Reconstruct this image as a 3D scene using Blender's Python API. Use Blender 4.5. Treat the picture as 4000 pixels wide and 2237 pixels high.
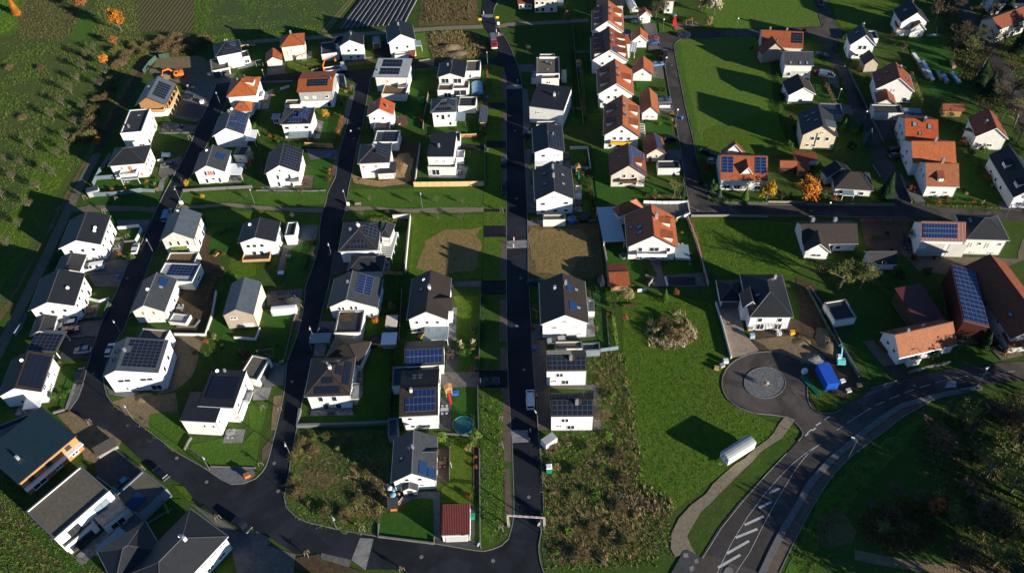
import bpy,math,random
import numpy as np
from mathutils import Vector,Matrix
for _o in list(bpy.data.objects):bpy.data.objects.remove(_o)
SC=bpy.context.scene
COL=SC.collection
rnd=random.Random(7)
R_=math.radians
CAM_H,FOC,PITCH,ROLL=155.0,3111.0,R_(47.0),R_(2.96)
_s,_c=math.sin(PITCH),math.cos(PITCH)
_up0=Vector((0,_s,_c));_fw=Vector((0,_c,-_s));_r0=Vector((1,0,0))
CR=_r0*math.cos(ROLL)-_up0*math.sin(ROLL)
CU=_up0*math.cos(ROLL)+_r0*math.sin(ROLL)
cam=bpy.data.cameras.new('camera');cam_o=bpy.data.objects.new('camera',cam);COL.objects.link(cam_o)
cam.sensor_width=36.0;cam.lens=36.0*FOC/4000.0;cam.clip_start=1.0;cam.clip_end=3000.0
cam_o.matrix_world=Matrix(((CR.x,CU.x,-_fw.x,0),(CR.y,CU.y,-_fw.y,0),(CR.z,CU.z,-_fw.z,CAM_H),(0,0,0,1)))
SC.camera=cam_o
SUN_EL,SUN_AZ=R_(13.5),R_(127.5)
w=bpy.data.worlds.new('World');SC.world=w;w.use_nodes=True
nt=w.node_tree;nt.nodes.clear()
sky=nt.nodes.new('ShaderNodeTexSky');sky.sky_type='NISHITA';sky.sun_disc=False
sky.sun_elevation=SUN_EL;sky.sun_rotation=SUN_AZ;sky.altitude=1500;sky.air_density=1.0;sky.dust_density=0.0;sky.ozone_density=5.0
bg=nt.nodes.new('ShaderNodeBackground');bg.inputs['Strength'].default_value=0.07
wo=nt.nodes.new('ShaderNodeOutputWorld');nt.links.new(sky.outputs[0],bg.inputs['Color']);nt.links.new(bg.outputs[0],wo.inputs['Surface'])
sun=bpy.data.lights.new('sun','SUN');sun.energy=5.0;sun.angle=R_(0.5);sun.color=(1.0,0.91,0.76)
sun_o=bpy.data.objects.new('sun',sun);COL.objects.link(sun_o)
_sd=Vector((math.sin(SUN_AZ)*math.cos(SUN_EL),math.cos(SUN_AZ)*math.cos(SUN_EL),math.sin(SUN_EL)))
sun_o.rotation_euler=_sd.to_track_quat('Z','Y').to_euler();sun_o.location=(150,-100,120)
vs=SC.view_settings;vs.view_transform='Standard';vs.look='None';vs.gamma=1.0;vs.use_curve_mapping=False
vs.exposure=0.98
SC.cycles.max_bounces=5;SC.cycles.diffuse_bounces=2;SC.cycles.glossy_bounces=2;SC.cycles.transmission_bounces=4;SC.cycles.transparent_max_bounces=6
OFF=[0.0,0.0,1.0]
_RY=(0,560,1120,1677)
def R(r,c=None):
 """choose which enlargement of the survey picture the following coordinates were read from"""
 if r=='F':OFF[:]=[0,0,2576/4000.0]
 elif r=='Z3':OFF[:]=[500,0,3.216]
 elif r=='Z5':OFF[:]=[200,540,5.146]
 elif r=='Z2':OFF[:]=[3500,800,5.146]
 else:OFF[:]=[1000*c,_RY[r],2.573]
def G(p,z=0.0):
 x=OFF[0]+p[0]/OFF[2];y=OFF[1]+p[1]/OFF[2]
 d=_fw+CR*((x-2000.0)/FOC)-CU*((y-1118.5)/FOC)
 t=(z-CAM_H)/d.z
 return Vector((d.x*t,d.y*t,z))
MAT={}
def _nt(name):
 m=bpy.data.materials.new(name);m.use_nodes=True;MAT[name]=m
 n=m.node_tree;n.nodes.clear()
 o=n.nodes.new('ShaderNodeOutputMaterial');b=n.nodes.new('ShaderNodeBsdfPrincipled')
 n.links.new(b.outputs[0],o.inputs[0]);return m,n,b
def c4(c):return (c[0],c[1],c[2],1.0)
def mix(n,fac,a,b,blend='MIX'):
 x=n.nodes.new('ShaderNodeMix');x.data_type='RGBA';x.blend_type=blend
 for sock,v in ((x.inputs[0],fac),(x.inputs[6],a),(x.inputs[7],b)):
  if hasattr(v,'links') or hasattr(v,'is_linked'):n.links.new(v,sock)
  elif isinstance(v,(int,float)):sock.default_value=v
  else:sock.default_value=c4(v)
 return x.outputs[2]
def noise(n,co,scale,detail=4,rough=.6,dist=0.0):
 t=n.nodes.new('ShaderNodeTexNoise');t.inputs['Scale'].default_value=scale;t.inputs['Detail'].default_value=detail
 t.inputs['Roughness'].default_value=rough;t.inputs['Distortion'].default_value=dist
 n.links.new(co,t.inputs['Vector']);return t.outputs[0]
def ramp(n,v,lo,hi):
 r=n.nodes.new('ShaderNodeMapRange');r.inputs[1].default_value=lo;r.inputs[2].default_value=hi
 n.links.new(v,r.inputs[0]);return r.outputs[0]
def coord(n,kind='Object',scale=None,rot=0.0):
 t=n.nodes.new('ShaderNodeTexCoord');o=t.outputs[kind]
 if scale or rot:
  m=n.nodes.new('ShaderNodeMapping');m.inputs['Scale'].default_value=scale or (1,1,1);m.inputs['Rotation'].default_value=(0,0,rot)
  n.links.new(o,m.inputs[0]);o=m.outputs[0]
 return o
def bump(n,b,h,strength,dist):
 x=n.nodes.new('ShaderNodeBump');x.inputs['Strength'].default_value=strength;x.inputs['Distance'].default_value=dist
 n.links.new(h,x.inputs['Height'])
 if b.inputs['Normal'].is_linked:n.links.new(b.inputs['Normal'].links[0].from_socket,x.inputs['Normal'])
 n.links.new(x.outputs[0],b.inputs['Normal'])
def plain(name,col,rough=.6,var=.25,scale=1.5,metal=0.0,bmp=0.0,spec=.4):
 m,n,b=_nt(name);co=coord(n)
 f=ramp(n,noise(n,co,scale,5),.3,.7)
 dark=tuple(x*(1-var) for x in col);lite=tuple(min(1,x*(1+var*.6)) for x in col)
 n.links.new(mix(n,f,dark,lite),b.inputs['Base Color'])
 b.inputs['Roughness'].default_value=rough;b.inputs['Metallic'].default_value=metal;b.inputs['Specular IOR Level'].default_value=spec
 if bmp:bump(n,b,noise(n,co,scale*6,3),.6,bmp)
 return m
def ground(name,c1,c2,c3,big=.05,mid=.6,fine=4.0,bmp=.25,rough=.95,furrow=None,wet=None):
 """three earth or plant colours mixed at three scales, with fine relief"""
 m,n,b=_nt(name);co=coord(n)
 nb=ramp(n,noise(n,co,big,5,.6,.4),.36,.64);nm=ramp(n,noise(n,co,mid,6,.65,.3),.35,.65);nf=noise(n,co,fine,3,.7)
 col=mix(n,nb,c1,c2);col=mix(n,nm,col,c3)
 nf2=ramp(n,nf,.25,.75)
 col=mix(n,nf2,mix(n,1.0,col,(.52,.52,.52),'MULTIPLY'),mix(n,1.0,col,(1.28,1.28,1.25),'MULTIPLY'))
 n.links.new(col,b.inputs['Base Color']);b.inputs['Roughness'].default_value=rough;b.inputs['Specular IOR Level'].default_value=.1
 bump(n,b,nf,.9,bmp*.5);bump(n,b,nm,.22,bmp*.6)
 if furrow:
  rot,per,dep=furrow
  wv=n.nodes.new('ShaderNodeTexWave');wv.inputs['Scale'].default_value=1.0/per*.314;wv.inputs['Distortion'].default_value=1.2;wv.inputs['Detail'].default_value=2;wv.inputs['Detail Scale'].default_value=.3
  n.links.new(coord(n,'Object',None,rot),wv.inputs[0]);bump(n,b,wv.outputs[0],.9,dep)
  ccol=mix(n,wv.outputs[0],mix(n,1.0,col,(.84,.83,.80),'MULTIPLY'),col);n.links.new(ccol,b.inputs['Base Color'])
 return m
def tiles(name,col,rough=.55,row=.34,colw=.30,var=.3):
 m,n,b=_nt(name);uv=coord(n,'UV');ob=coord(n)
 br=n.nodes.new('ShaderNodeTexBrick');n.links.new(uv,br.inputs[0]);br.inputs['Scale'].default_value=1.0
 br.inputs['Brick Width'].default_value=colw;br.inputs['Row Height'].default_value=row;br.inputs['Mortar Size'].default_value=.035;br.inputs['Mortar Smooth'].default_value=.6
 br.inputs['Color1'].default_value=c4(tuple(x*(1-var*.5) for x in col));br.inputs['Color2'].default_value=c4(tuple(min(1,x*(1+var*.5)) for x in col))
 br.inputs['Mortar'].default_value=c4(tuple(x*.38 for x in col));br.offset=0.0
 f=ramp(n,noise(n,ob,.9,6,.7),.3,.75)
 n.links.new(mix(n,f,mix(n,1.0,br.outputs[0],(.66,.68,.70),'MULTIPLY'),br.outputs[0]),b.inputs['Base Color'])
 b.inputs['Roughness'].default_value=rough;b.inputs['Specular IOR Level'].default_value=.35
 bump(n,b,br.outputs['Fac'],-.5,.05);bump(n,b,noise(n,ob,5,3),.3,.04)
 return m
def ribs(name,col,per=.4,rough=.4,metal=.0,var=.2):
 m,n,b=_nt(name);uv=coord(n,'UV');ob=coord(n)
 wv=n.nodes.new('ShaderNodeTexWave');wv.inputs['Scale'].default_value=.314/per;n.links.new(uv,wv.inputs[0])
 f=ramp(n,noise(n,ob,1.2,5),.3,.7)
 col2=mix(n,f,tuple(x*(1-var) for x in col),col)
 n.links.new(mix(n,ramp(n,wv.outputs[0],.0,.35),mix(n,1.0,col2,(.5,.5,.5),'MULTIPLY'),col2),b.inputs['Base Color'])
 b.inputs['Roughness'].default_value=rough;b.inputs['Metallic'].default_value=metal
 bump(n,b,wv.outputs[0],.6,.08);return m
def paving(name,col,w_=.6,h_=.3,rough=.85,var=.3):
 m,n,b=_nt(name);ob=coord(n)
 br=n.nodes.new('ShaderNodeTexBrick');n.links.new(ob,br.inputs[0]);br.inputs['Scale'].default_value=1.0
 br.inputs['Brick Width'].default_value=w_;br.inputs['Row Height'].default_value=h_;br.inputs['Mortar Size'].default_value=.02
 br.inputs['Color1'].default_value=c4(tuple(x*(1-var) for x in col));br.inputs['Color2'].default_value=c4(col);br.inputs['Mortar'].default_value=c4(tuple(x*.5 for x in col))
 f=ramp(n,noise(n,ob,.35,6,.7,.5),.3,.7)
 n.links.new(mix(n,f,mix(n,1.0,br.outputs[0],(.6,.6,.6),'MULTIPLY'),br.outputs[0]),b.inputs['Base Color'])
 b.inputs['Roughness'].default_value=rough;bump(n,b,noise(n,ob,9,3),.4,.03);return m
def asphalt(name,col,patch=.35):
 m,n,b=_nt(name);ob=coord(n)
 f=ramp(n,noise(n,ob,.12,6,.65,.6),.35,.68);g=ramp(n,noise(n,ob,7,3,.7),.2,.8)
 a=mix(n,f,tuple(x*(1-patch) for x in col),tuple(x*(1+patch) for x in col))
 a=mix(n,g,mix(n,1.0,a,(.75,.75,.75),'MULTIPLY'),a)
 cr=n.nodes.new('ShaderNodeTexVoronoi');cr.feature='DISTANCE_TO_EDGE';cr.inputs['Scale'].default_value=.11;n.links.new(ob,cr.inputs['Vector'])
 a=mix(n,ramp(n,cr.outputs['Distance'],.0,.006),mix(n,1.0,a,(.55,.55,.55),'MULTIPLY'),a)
 n.links.new(a,b.inputs['Base Color']);b.inputs['Roughness'].default_value=.82;b.inputs['Specular IOR Level'].default_value=.25
 pt=ramp(n,noise(n,ob,.05,3,.5,1.5),.50,.53);a2=mix(n,pt,a,mix(n,1.0,a,(1.5,1.45,1.4),'MULTIPLY'));n.links.new(a2,b.inputs['Base Color'])
 bump(n,b,noise(n,ob,14,3),.4,.02);return m
def leaf(name,col,var=.45):
 m,n,b=_nt(name)
 oi=n.nodes.new('ShaderNodeObjectInfo');g=noise(n,coord(n),1.1,3)
 f=ramp(n,g,.3,.7)
 a=mix(n,f,tuple(x*(1-var) for x in col),tuple(x*(1+var) for x in col))
 mp=n.nodes.new('ShaderNodeMapRange');mp.inputs[3].default_value=.75;mp.inputs[4].default_value=1.25;n.links.new(oi.outputs['Random'],mp.inputs[0])
 hv=n.nodes.new('ShaderNodeHueSaturation');n.links.new(a,hv.inputs['Color']);n.links.new(mp.outputs[0],hv.inputs['Value'])
 n.links.new(hv.outputs[0],b.inputs['Base Color']);b.inputs['Roughness'].default_value=.8;b.inputs['Specular IOR Level'].default_value=.15
 return m
def glassy(name,col,rough=.08,spec=.6):
 m,n,b=_nt(name);b.inputs['Base Color'].default_value=c4(col);b.inputs['Roughness'].default_value=rough;b.inputs['Specular IOR Level'].default_value=spec
 return m
def paint(name,col,rough=.3,coat=.5):
 m,n,b=_nt(name);f=ramp(n,noise(n,coord(n),3,4),.3,.7)
 n.links.new(mix(n,f,tuple(x*.82 for x in col),col),b.inputs['Base Color']);b.inputs['Roughness'].default_value=rough;b.inputs['Coat Weight'].default_value=coat;return m
def render_wall(name,col,var=.12):
 m,n,b=_nt(name);ob=coord(n)
 st=noise(n,coord(n,'Object',(1.6,1.6,.22)),1.1,4,.6);f=ramp(n,st,.3,.75)
 g=ramp(n,noise(n,ob,.5,5),.3,.7)
 a=mix(n,f,tuple(x*(1-var) for x in col),col);a=mix(n,g,mix(n,1.0,a,(.90,.90,.88),'MULTIPLY'),a);oi=n.nodes.new('ShaderNodeObjectInfo');a=mix(n,oi.outputs['Random'],mix(n,1.0,a,(.86,.84,.80),'MULTIPLY'),a)
 n.links.new(a,b.inputs['Base Color']);b.inputs['Roughness'].default_value=.9;b.inputs['Specular IOR Level'].default_value=.2
 bump(n,b,noise(n,ob,12,3),.3,.02);return m
for k,c in dict(white=(.80,.80,.79),cream=(.68,.64,.57),salmon=(.78,.64,.56),yellow=(.66,.57,.43),grey=(.36,.36,.36),beige=(.64,.59,.53),orange_plaster=(.52,.23,.09),stone=(.42,.36,.29),palegrey=(.58,.58,.56),bluegrey=(.20,.25,.30)).items():
 render_wall('wall_'+k,c)
plain('wood',(.36,.19,.075),.7,.35,2.5,bmp=.02);plain('wood_light',(.45,.29,.15),.7,.3,2.5);plain('wood_grey',(.26,.23,.20),.8,.3,2);plain('wood_dark',(.09,.05,.03),.7,.3,2)
tiles('tile_dark',(.024,.026,.032),.55);tiles('tile_black',(.014,.016,.020),.5);tiles('tile_grey',(.055,.06,.068),.55)
tiles('tile_brown',(.095,.062,.044),.6);tiles('tile_orange',(.50,.13,.036),.6);tiles('tile_redbrown',(.40,.105,.036),.6);tiles('tile_old',(.36,.115,.042),.7,var=.4)
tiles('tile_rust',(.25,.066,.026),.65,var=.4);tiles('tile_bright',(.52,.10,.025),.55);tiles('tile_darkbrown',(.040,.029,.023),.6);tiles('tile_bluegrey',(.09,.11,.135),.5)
ribs('metal_dark',(.04,.05,.06),.5,.4);ribs('metal_blue',(.016,.034,.046),.55,.35);ribs('metal_red',(.20,.045,.032),.35,.5);ribs('metal_darkred',(.13,.028,.025),.4,.5);ribs('metal_grey',(.10,.12,.14),.45,.4)
ribs('trapez_white',(.55,.60,.62),.8,.4)
ground('roof_gravel',(.1450,.1276,.0986),(.1740,.1508,.1160),(.1160,.1044,.0870),.2,1.5,6,.05);ground('roof_sedum',(.15,.10,.06),(.12,.13,.05),(.20,.12,.07),.3,1.2,5,.08)
plain('roof_felt',(.030,.032,.038),.8,.3,.8);plain('roof_light',(.34,.36,.37),.6,.15,.6);plain('roof_brownfelt',(.17,.12,.085),.9,.3,.8)
plain('coping',(.11,.12,.135),.5,.1);plain('coping_light',(.24,.24,.235),.5,.1);plain('gutter',(.10,.085,.075),.4,.1,metal=.5);plain('ridge_tile',(.05,.052,.06),.6)
plain('chimney_metal',(.55,.56,.58),.35,.15,metal=.7);plain('brick_chimney',(.30,.16,.10),.8,.3,3)
glassy('pane',(.022,.028,.036),.07,.7);plain('frame_white',(.78,.78,.78),.5,.05);plain('frame_dark',(.06,.06,.065),.5,.1);plain('shutter',(.46,.47,.48),.6,.1);plain('shutter_wood',(.40,.17,.06),.6,.2);plain('red_blind',(.70,.05,.03),.6,.1)
m_,n_,b_=_nt('pv_blue');b_.inputs['Base Color'].default_value=(.008,.020,.075,1);b_.inputs['Roughness'].default_value=.16;b_.inputs['Specular IOR Level'].default_value=.5
m_,n_,b_=_nt('pv_black');b_.inputs['Base Color'].default_value=(.010,.013,.024,1);b_.inputs['Roughness'].default_value=.16;b_.inputs['Specular IOR Level'].default_value=.5
plain('pv_frame',(.36,.38,.40),.35,.05,metal=.6);plain('pv_frame_dark',(.17,.19,.20),.4,.05,metal=.4)
glassy('thermal',(.012,.035,.10),.12)
ground('g_base',(.0535,.1029,.0171),(.0736,.0972,.0247),(.0424,.0839,.0133),.04,.5,3.5,.22)
ground('g_meadow',(.0841,.1541,.0152),(.1176,.1444,.0236),(.0588,.1252,.0109),.045,.6,3.2,.30)
ground('g_meadow_dry',(.1142,.1827,.0272),(.1333,.1632,.0336),(.0762,.1608,.0192),.06,.7,3.0,.30)
ground('g_lawn',(.0365,.1062,.0162),(.0469,.1173,.0181),(.0295,.0901,.0126),.08,.9,5,.12)
ground('g_bright',(.0597,.1514,.0162),(.0499,.1262,.0162),(.0846,.1413,.0235),.1,.9,3.5,.25)
ground('g_scrub',(.0643,.1072,.0238),(.0500,.1030,.0204),(.0892,.1010,.0323),.06,.5,2.2,.45)
ground('g_brown',(.1313,.0936,.0418),(.0938,.0864,.0330),(.1625,.1152,.0550),.08,.6,3,.30)
ground('g_dry',(.2250,.1566,.0607),(.1575,.1377,.0473),(.2700,.1856,.0810),.1,.8,3,.35)
ground('g_dirt',(.20,.145,.085),(.155,.118,.070),(.24,.18,.11),.12,.8,4,.30)
ground('g_soil',(.085,.058,.036),(.11,.078,.048),(.066,.048,.030),.15,.9,4,.25)
ground('g_clay',(.32,.20,.095),(.26,.17,.085),(.36,.24,.13),.15,.8,3,.40)
ground('g_field',(.0748,.1035,.0342),(.0561,.1150,.0228),(.0888,.1150,.0427),.035,.45,3,.22,furrow=(-.62,.9,.12))
ground('g_stubble',(.1127,.1025,.0440),(.0805,.0975,.0308),(.1323,.1063,.0550),.03,.4,3,.18,furrow=(.12,1.6,.10))
ground('g_gravelpath',(.2176,.1811,.1286),(.1773,.1496,.1059),(.2579,.2205,.1588),.15,1.2,6,.06);ground('g_stones',(.13,.135,.14),(.10,.105,.11),(.18,.185,.19),.2,1.5,5,.10)
ground('g_yard',(.15,.125,.095),(.125,.105,.08),(.18,.15,.11),.08,.6,5,.05)
asphalt('asphalt',(.0125,.0155,.022));asphalt('asphalt_old',(.058,.050,.046));asphalt('asphalt_black',(.010,.011,.014),.2)
paving('pavers',(.18,.165,.15));paving('pavers_grey',(.17,.175,.18));paving('pavers_brown',(.17,.125,.09),.4,.2);paving('pavers_dark',(.075,.078,.083));paving('slabs_light',(.30,.295,.285),1.0,.5);paving('slabs_stone',(.30,.30,.30),.9,.6,var=.5);paving('pavers_beige',(.44,.34,.25),.4,.2);paving('decking',(.13,.085,.06),3,.15);paving('pavers_red',(.20,.095,.06),.4,.2)
plain('kerb',(.17,.165,.155),.85,.2);plain('concrete',(.16,.155,.15),.9,.25,1,bmp=.02);plain('concrete_dark',(.13,.13,.13),.9,.25);plain('paint_white',(.46,.46,.45),.7,.25,2);plain('film_black',(.012,.013,.017),.6,.3,2);plain('film_edge',(.30,.30,.29),.6,.25,1)
for k,c in dict(white=(.78,.78,.78),silver=(.42,.44,.46),black=(.012,.013,.015),blue=(.03,.09,.32),darkblue=(.018,.03,.07),red=(.27,.012,.014),grey=(.10,.11,.12),green=(.02,.09,.05),lightblue=(.12,.26,.42)).items():paint('car_'+k,c)
glassy('car_glass',(.012,.016,.02),.06);plain('tyre',(.015,.015,.015),.9,.1);plain('rim',(.40,.40,.42),.35,.1,metal=.7);glassy('lamp_clear',(.8,.8,.78),.1);plain('lamp_red',(.5,.01,.01),.3,.1)
paint('machine_orange',(.75,.17,.015),.45,.1);paint('machine_yellow',(.75,.42,.02),.45,.1);paint('machine_teal',(.12,.55,.55),.45,.1);paint('container_blue',(.015,.10,.55),.5,.1);paint('plastic_red',(.50,.02,.015),.4,.1);paint('plastic_green',(.015,.22,.13),.5,.1);paint('plastic_blue',(.03,.13,.55),.5,.1);paint('plastic_yellow',(.80,.50,.02),.5,.1)
plain('steel',(.34,.36,.37),.4,.15,metal=.7);plain('steel_white',(.70,.71,.72),.45,.1);plain('steel_dark',(.05,.055,.06),.5,.1);plain('globe',(.85,.85,.83),.4,.03);plain('tarp_blue',(.25,.45,.62),.5,.15);plain('tarp_white',(.72,.74,.76),.5,.12);plain('gabion',(.16,.165,.165),.9,.5,5,bmp=.05);plain('fence_green',(.04,.09,.07),.6,.2);plain('glass_roof',(.18,.24,.28),.15,.1,spec=.7);plain('fence_wood',(.58,.33,.14),.75,.3,3);plain('reed',(.72,.48,.24),.8,.3,3);plain('fence_grey',(.13,.17,.20),.8,.2);plain('water_cover',(.02,.11,.12),.4,.2);plain('skin',(.55,.36,.27),.6,.1);plain('cloth_dark',(.03,.035,.05),.9,.2);plain('cloth_orange',(.80,.16,.02),.8,.2);plain('panel_white',(.75,.75,.75),.6,.08);plain('panel_grey',(.30,.31,.32),.6,.15);plain('log',(.36,.24,.14),.9,.4,3)
for k,c in dict(bark=(.13,.105,.08),bark_light=(.13,.112,.09),twig=(.085,.078,.05),twig_dark=(.10,.07,.045)).items():plain(k,c,.9,.3,2)
for k,c in dict(green=(.06,.125,.02),dark=(.020,.046,.018),bright=(.13,.21,.026),orange=(.40,.145,.02),yellow=(.50,.29,.03),copper=(.23,.085,.028),olive=(.135,.145,.044),straw=(.30,.225,.105),straw_dark=(.18,.138,.066),brown=(.16,.108,.058),weed=(.10,.185,.022),redtwig=(.11,.065,.045),pale=(.52,.44,.32),blue_spruce=(.05,.085,.075),lime=(.14,.19,.04)).items():leaf('leaf_'+k,c)
class MB:
 def __init__(s):s.v=[];s.f=[];s.m=[];s.uv=[]
 def quad(s,pts,mi=0,uv=None):
  k=len(s.v);s.v+=[tuple(p) for p in pts];s.f.append(tuple(range(k,k+len(pts))));s.m.append(mi);s.uv.append(uv);return s
 def hexa(s,p,mi=0):
  k=len(s.v);s.v+=[tuple(q) for q in p]
  for a in ((3,2,1,0),(4,5,6,7),(0,1,5,4),(1,2,6,5),(2,3,7,6),(3,0,4,7)):
   s.f.append(tuple(k+i for i in a));s.m.append(mi);s.uv.append(None)
  return s
 def box(s,x0,x1,y0,y1,z0,z1,mi=0,tx=0,ty=0):
  return s.hexa([(x0,y0,z0),(x1,y0,z0),(x1,y1,z0),(x0,y1,z0),(x0+tx,y0+ty,z1),(x1-tx,y0+ty,z1),(x1-tx,y1-ty,z1),(x0+tx,y1-ty,z1)],mi)
 def tube(s,a,b,r0,r1,n=6,mi=0,cap=True):
  a=Vector(a);b=Vector(b);d=b-a
  if d.length<1e-6:return s
  d.normalize();p=d.orthogonal().normalized();q=d.cross(p);k=len(s.v)
  for c,r in ((a,r0),(b,r1)):
   for i in range(n):
    t=2*math.pi*i/n;s.v.append(tuple(c+p*(r*math.cos(t))+q*(r*math.sin(t))))
  for i in range(n):
   j=(i+1)%n;s.f.append((k+i,k+j,k+n+j,k+n+i));s.m.append(mi);s.uv.append(None)
  if cap:
   s.f.append(tuple(k+n+i for i in range(n)));s.m.append(mi);s.uv.append(None)
   s.f.append(tuple(k+n-1-i for i in range(n)));s.m.append(mi);s.uv.append(None)
  return s
 def ball(s,c,r,n=8,mi=0,sz=1.0):
  rings=n//2;k=len(s.v)
  for i in range(rings+1):
   ph=math.pi*i/rings-math.pi/2
   for j in range(n):
    t=2*math.pi*j/n;s.v.append((c[0]+r*math.cos(ph)*math.cos(t),c[1]+r*math.cos(ph)*math.sin(t),c[2]+r*sz*math.sin(ph)))
  for i in range(rings):
   for j in range(n):
    a=k+i*n+j;b=k+i*n+(j+1)%n;s.f.append((a,b,b+n,a+n));s.m.append(mi);s.uv.append(None)
  return s
 def lathe(s,prof,n=12,mi=0,c=(0,0)):
  k=len(s.v)
  for r,z in prof:
   for j in range(n):
    t=2*math.pi*j/n;s.v.append((c[0]+r*math.cos(t),c[1]+r*math.sin(t),z))
  for i in range(len(prof)-1):
   for j in range(n):
    a=k+i*n+j;b=k+i*n+(j+1)%n;s.f.append((a,b,b+n,a+n));s.m.append(mi);s.uv.append(None)
  s.f.append(tuple(k+(len(prof)-1)*n+j for j in range(n)));s.m.append(mi);s.uv.append(None)
  return s
 def mesh(s,name,mats,smooth=False):
  me=bpy.data.meshes.new(name);me.from_pydata(s.v,[],s.f)
  for m in mats:me.materials.append(MAT[m])
  if len(mats)>1:me.polygons.foreach_set('material_index',s.m)
  if any(u is not None for u in s.uv):
   ul=me.uv_layers.new(name='UVMap');i=0
   for f,u in zip(s.f,s.uv):
    for j in range(len(f)):
     if u:ul.data[i+j].uv=u[j]
    i+=len(f)
  if smooth:me.polygons.foreach_set('use_smooth',[True]*len(s.f))
  me.update();return me
def link(name,me,parent=None,M=None):
 o=bpy.data.objects.new(name,me);COL.objects.link(o)
 if parent is not None:o.parent=parent
 if M is not None:o.matrix_basis=M
 return o
def tag(o,label,cat,group=None,kind=None):
 if label:o['label']=label
 if cat:o['category']=cat
 if group:o['group']=group
 if kind:o['kind']=kind
 return o
def thing(name,label,cat,loc,rz=0.0,group=None,sc=1.0):
 o=bpy.data.objects.new(name,None);COL.objects.link(o);o.empty_display_size=.3
 o.matrix_basis=Matrix.LocRotScale(Vector(loc),Matrix.Rotation(rz,3,'Z').to_quaternion(),(sc,sc,sc))
 return tag(o,label,cat,group)
def frameM(o,x,y,z):return Matrix(((x.x,y.x,z.x,o.x),(x.y,y.y,z.y,o.y),(x.z,y.z,z.z,o.z),(0,0,0,1)))
def copy_tree(o,parent=None):
 c=o.copy();COL.objects.link(c);c.parent=parent
 for ch in o.children:copy_tree(ch,c)
 return c
LEV={}
def lev(L):
 LEV[L]=LEV.get(L,0)+1
 return .022*L+.0003*LEV[L]
PLOTS=[]
def inside(px,py,P):
 c=np.zeros(len(px),bool);n=len(P);j=n-1
 for i in range(n):
  xi,yi,xj,yj=P[i].x,P[i].y,P[j].x,P[j].y
  with np.errstate(divide='ignore',invalid='ignore'):t=((yi>py)!=(yj>py))&(px<(xj-xi)*(py-yi)/(yj-yi)+xi)
  c^=t;j=i
 return c
def smooth_poly(P,it=1):
 for _ in range(it):
  Q=[]
  for i in range(len(P)):
   a,b=P[i],P[(i+1)%len(P)];Q+=[a*.75+b*.25,a*.25+b*.75]
  P=Q
 return P
def sheet(name,pts,mat,L,smooth=0,kind='structure',label=None,jag=0.0):
 P=[G(p) for p in pts]
 if L<=3 and OFF[2]<1:
  mx,my=np.array([sum(q[0] for q in pts)/len(pts)]),np.array([sum(q[1] for q in pts)/len(pts)])
  if any(inside(mx,my,[Vector((*q,0)) for q in B])[0] for B in PLOTS):L+=6
 z=lev(L)
 if smooth:P=smooth_poly(P,smooth)
 if jag:
  Q=[]
  for i in range(len(P)):
   a,b=P[i],P[(i+1)%len(P)];k=max(1,int((b-a).length/2.5))
   for j in range(k):
    Q.append(a.lerp(b,j/k)+Vector((rnd.uniform(-jag,jag),rnd.uniform(-jag,jag),0)))
  P=Q
 A=sum(P[i].x*P[(i+1)%len(P)].y-P[(i+1)%len(P)].x*P[i].y for i in range(len(P)))
 if A<0:P=P[::-1]
 me=bpy.data.meshes.new(name);me.from_pydata([(p.x,p.y,z) for p in P],[],[tuple(range(len(P)))]);me.materials.append(MAT[mat]);me.update()
 o=link(name,me);o['kind']=kind
 if label:o['label']=label
 return o
def ribbon_mesh(name,P,width,z0,z1,mat,closed=False):
 """a strip of given width along a ground polyline; z1>z0 gives it height"""
 n=len(P);mb=MB();L_=[];Rr=[]
 for i in range(n):
  a=P[(i-1)%n] if (closed or i>0) else P[i];b=P[(i+1)%n] if (closed or i<n-1) else P[i]
  d=(b-a);d.z=0;d.normalize();nn=Vector((-d.y,d.x,0))*(width/2)
  L_.append(P[i]+nn);Rr.append(P[i]-nn)
 top=[(p.x,p.y,z1) for p in L_]+[(p.x,p.y,z1) for p in Rr];bot=[(p.x,p.y,z0) for p in L_]+[(p.x,p.y,z0) for p in Rr]
 solid=z1-z0>.002
 mb.v=top+(bot if solid else []);m=2*n;R0=range(n if closed else n-1)
 for i in R0:
  j=(i+1)%n;mb.f.append((i,n+i,n+j,j))
  if solid:mb.f+=[(m+i,i,j,m+j),(n+i,m+n+i,m+n+j,n+j)]
 if solid and not closed:mb.f+=[(0,m,m+n,n),(n-1,2*n-1,m+2*n-1,m+n-1)]
 mb.m=[0]*len(mb.f);mb.uv=[None]*len(mb.f)
 return mb.mesh(name,[mat])
def ribbon(name,pts,width,mat,L,kind='structure',label=None,sm=0):
 P=[G(p) for p in pts]
 for _ in range(sm):
  Q=[P[0]]
  for i in range(len(P)-1):Q+=[P[i].lerp(P[i+1],.25),P[i].lerp(P[i+1],.75)]
  P=Q+[P[-1]]
 z=lev(L);o=link(name,ribbon_mesh(name,P,width,z,z,mat));o['kind']=kind
 if label:o['label']=label
 return o
def kerb(pts,closed=False,sm=1):
 P=[G(p) for p in pts]
 for _ in range(sm):
  Q=[] if closed else [P[0]]
  for i in range(len(P) if closed else len(P)-1):
   a,b=P[i],P[(i+1)%len(P)];Q+=[a.lerp(b,.25),a.lerp(b,.75)]
  P=Q if closed else Q+[P[-1]]
 o=link('kerb',ribbon_mesh('kerb',P,.18,0,.20,"kerb",closed));o['kind']='structure';return o
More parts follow.
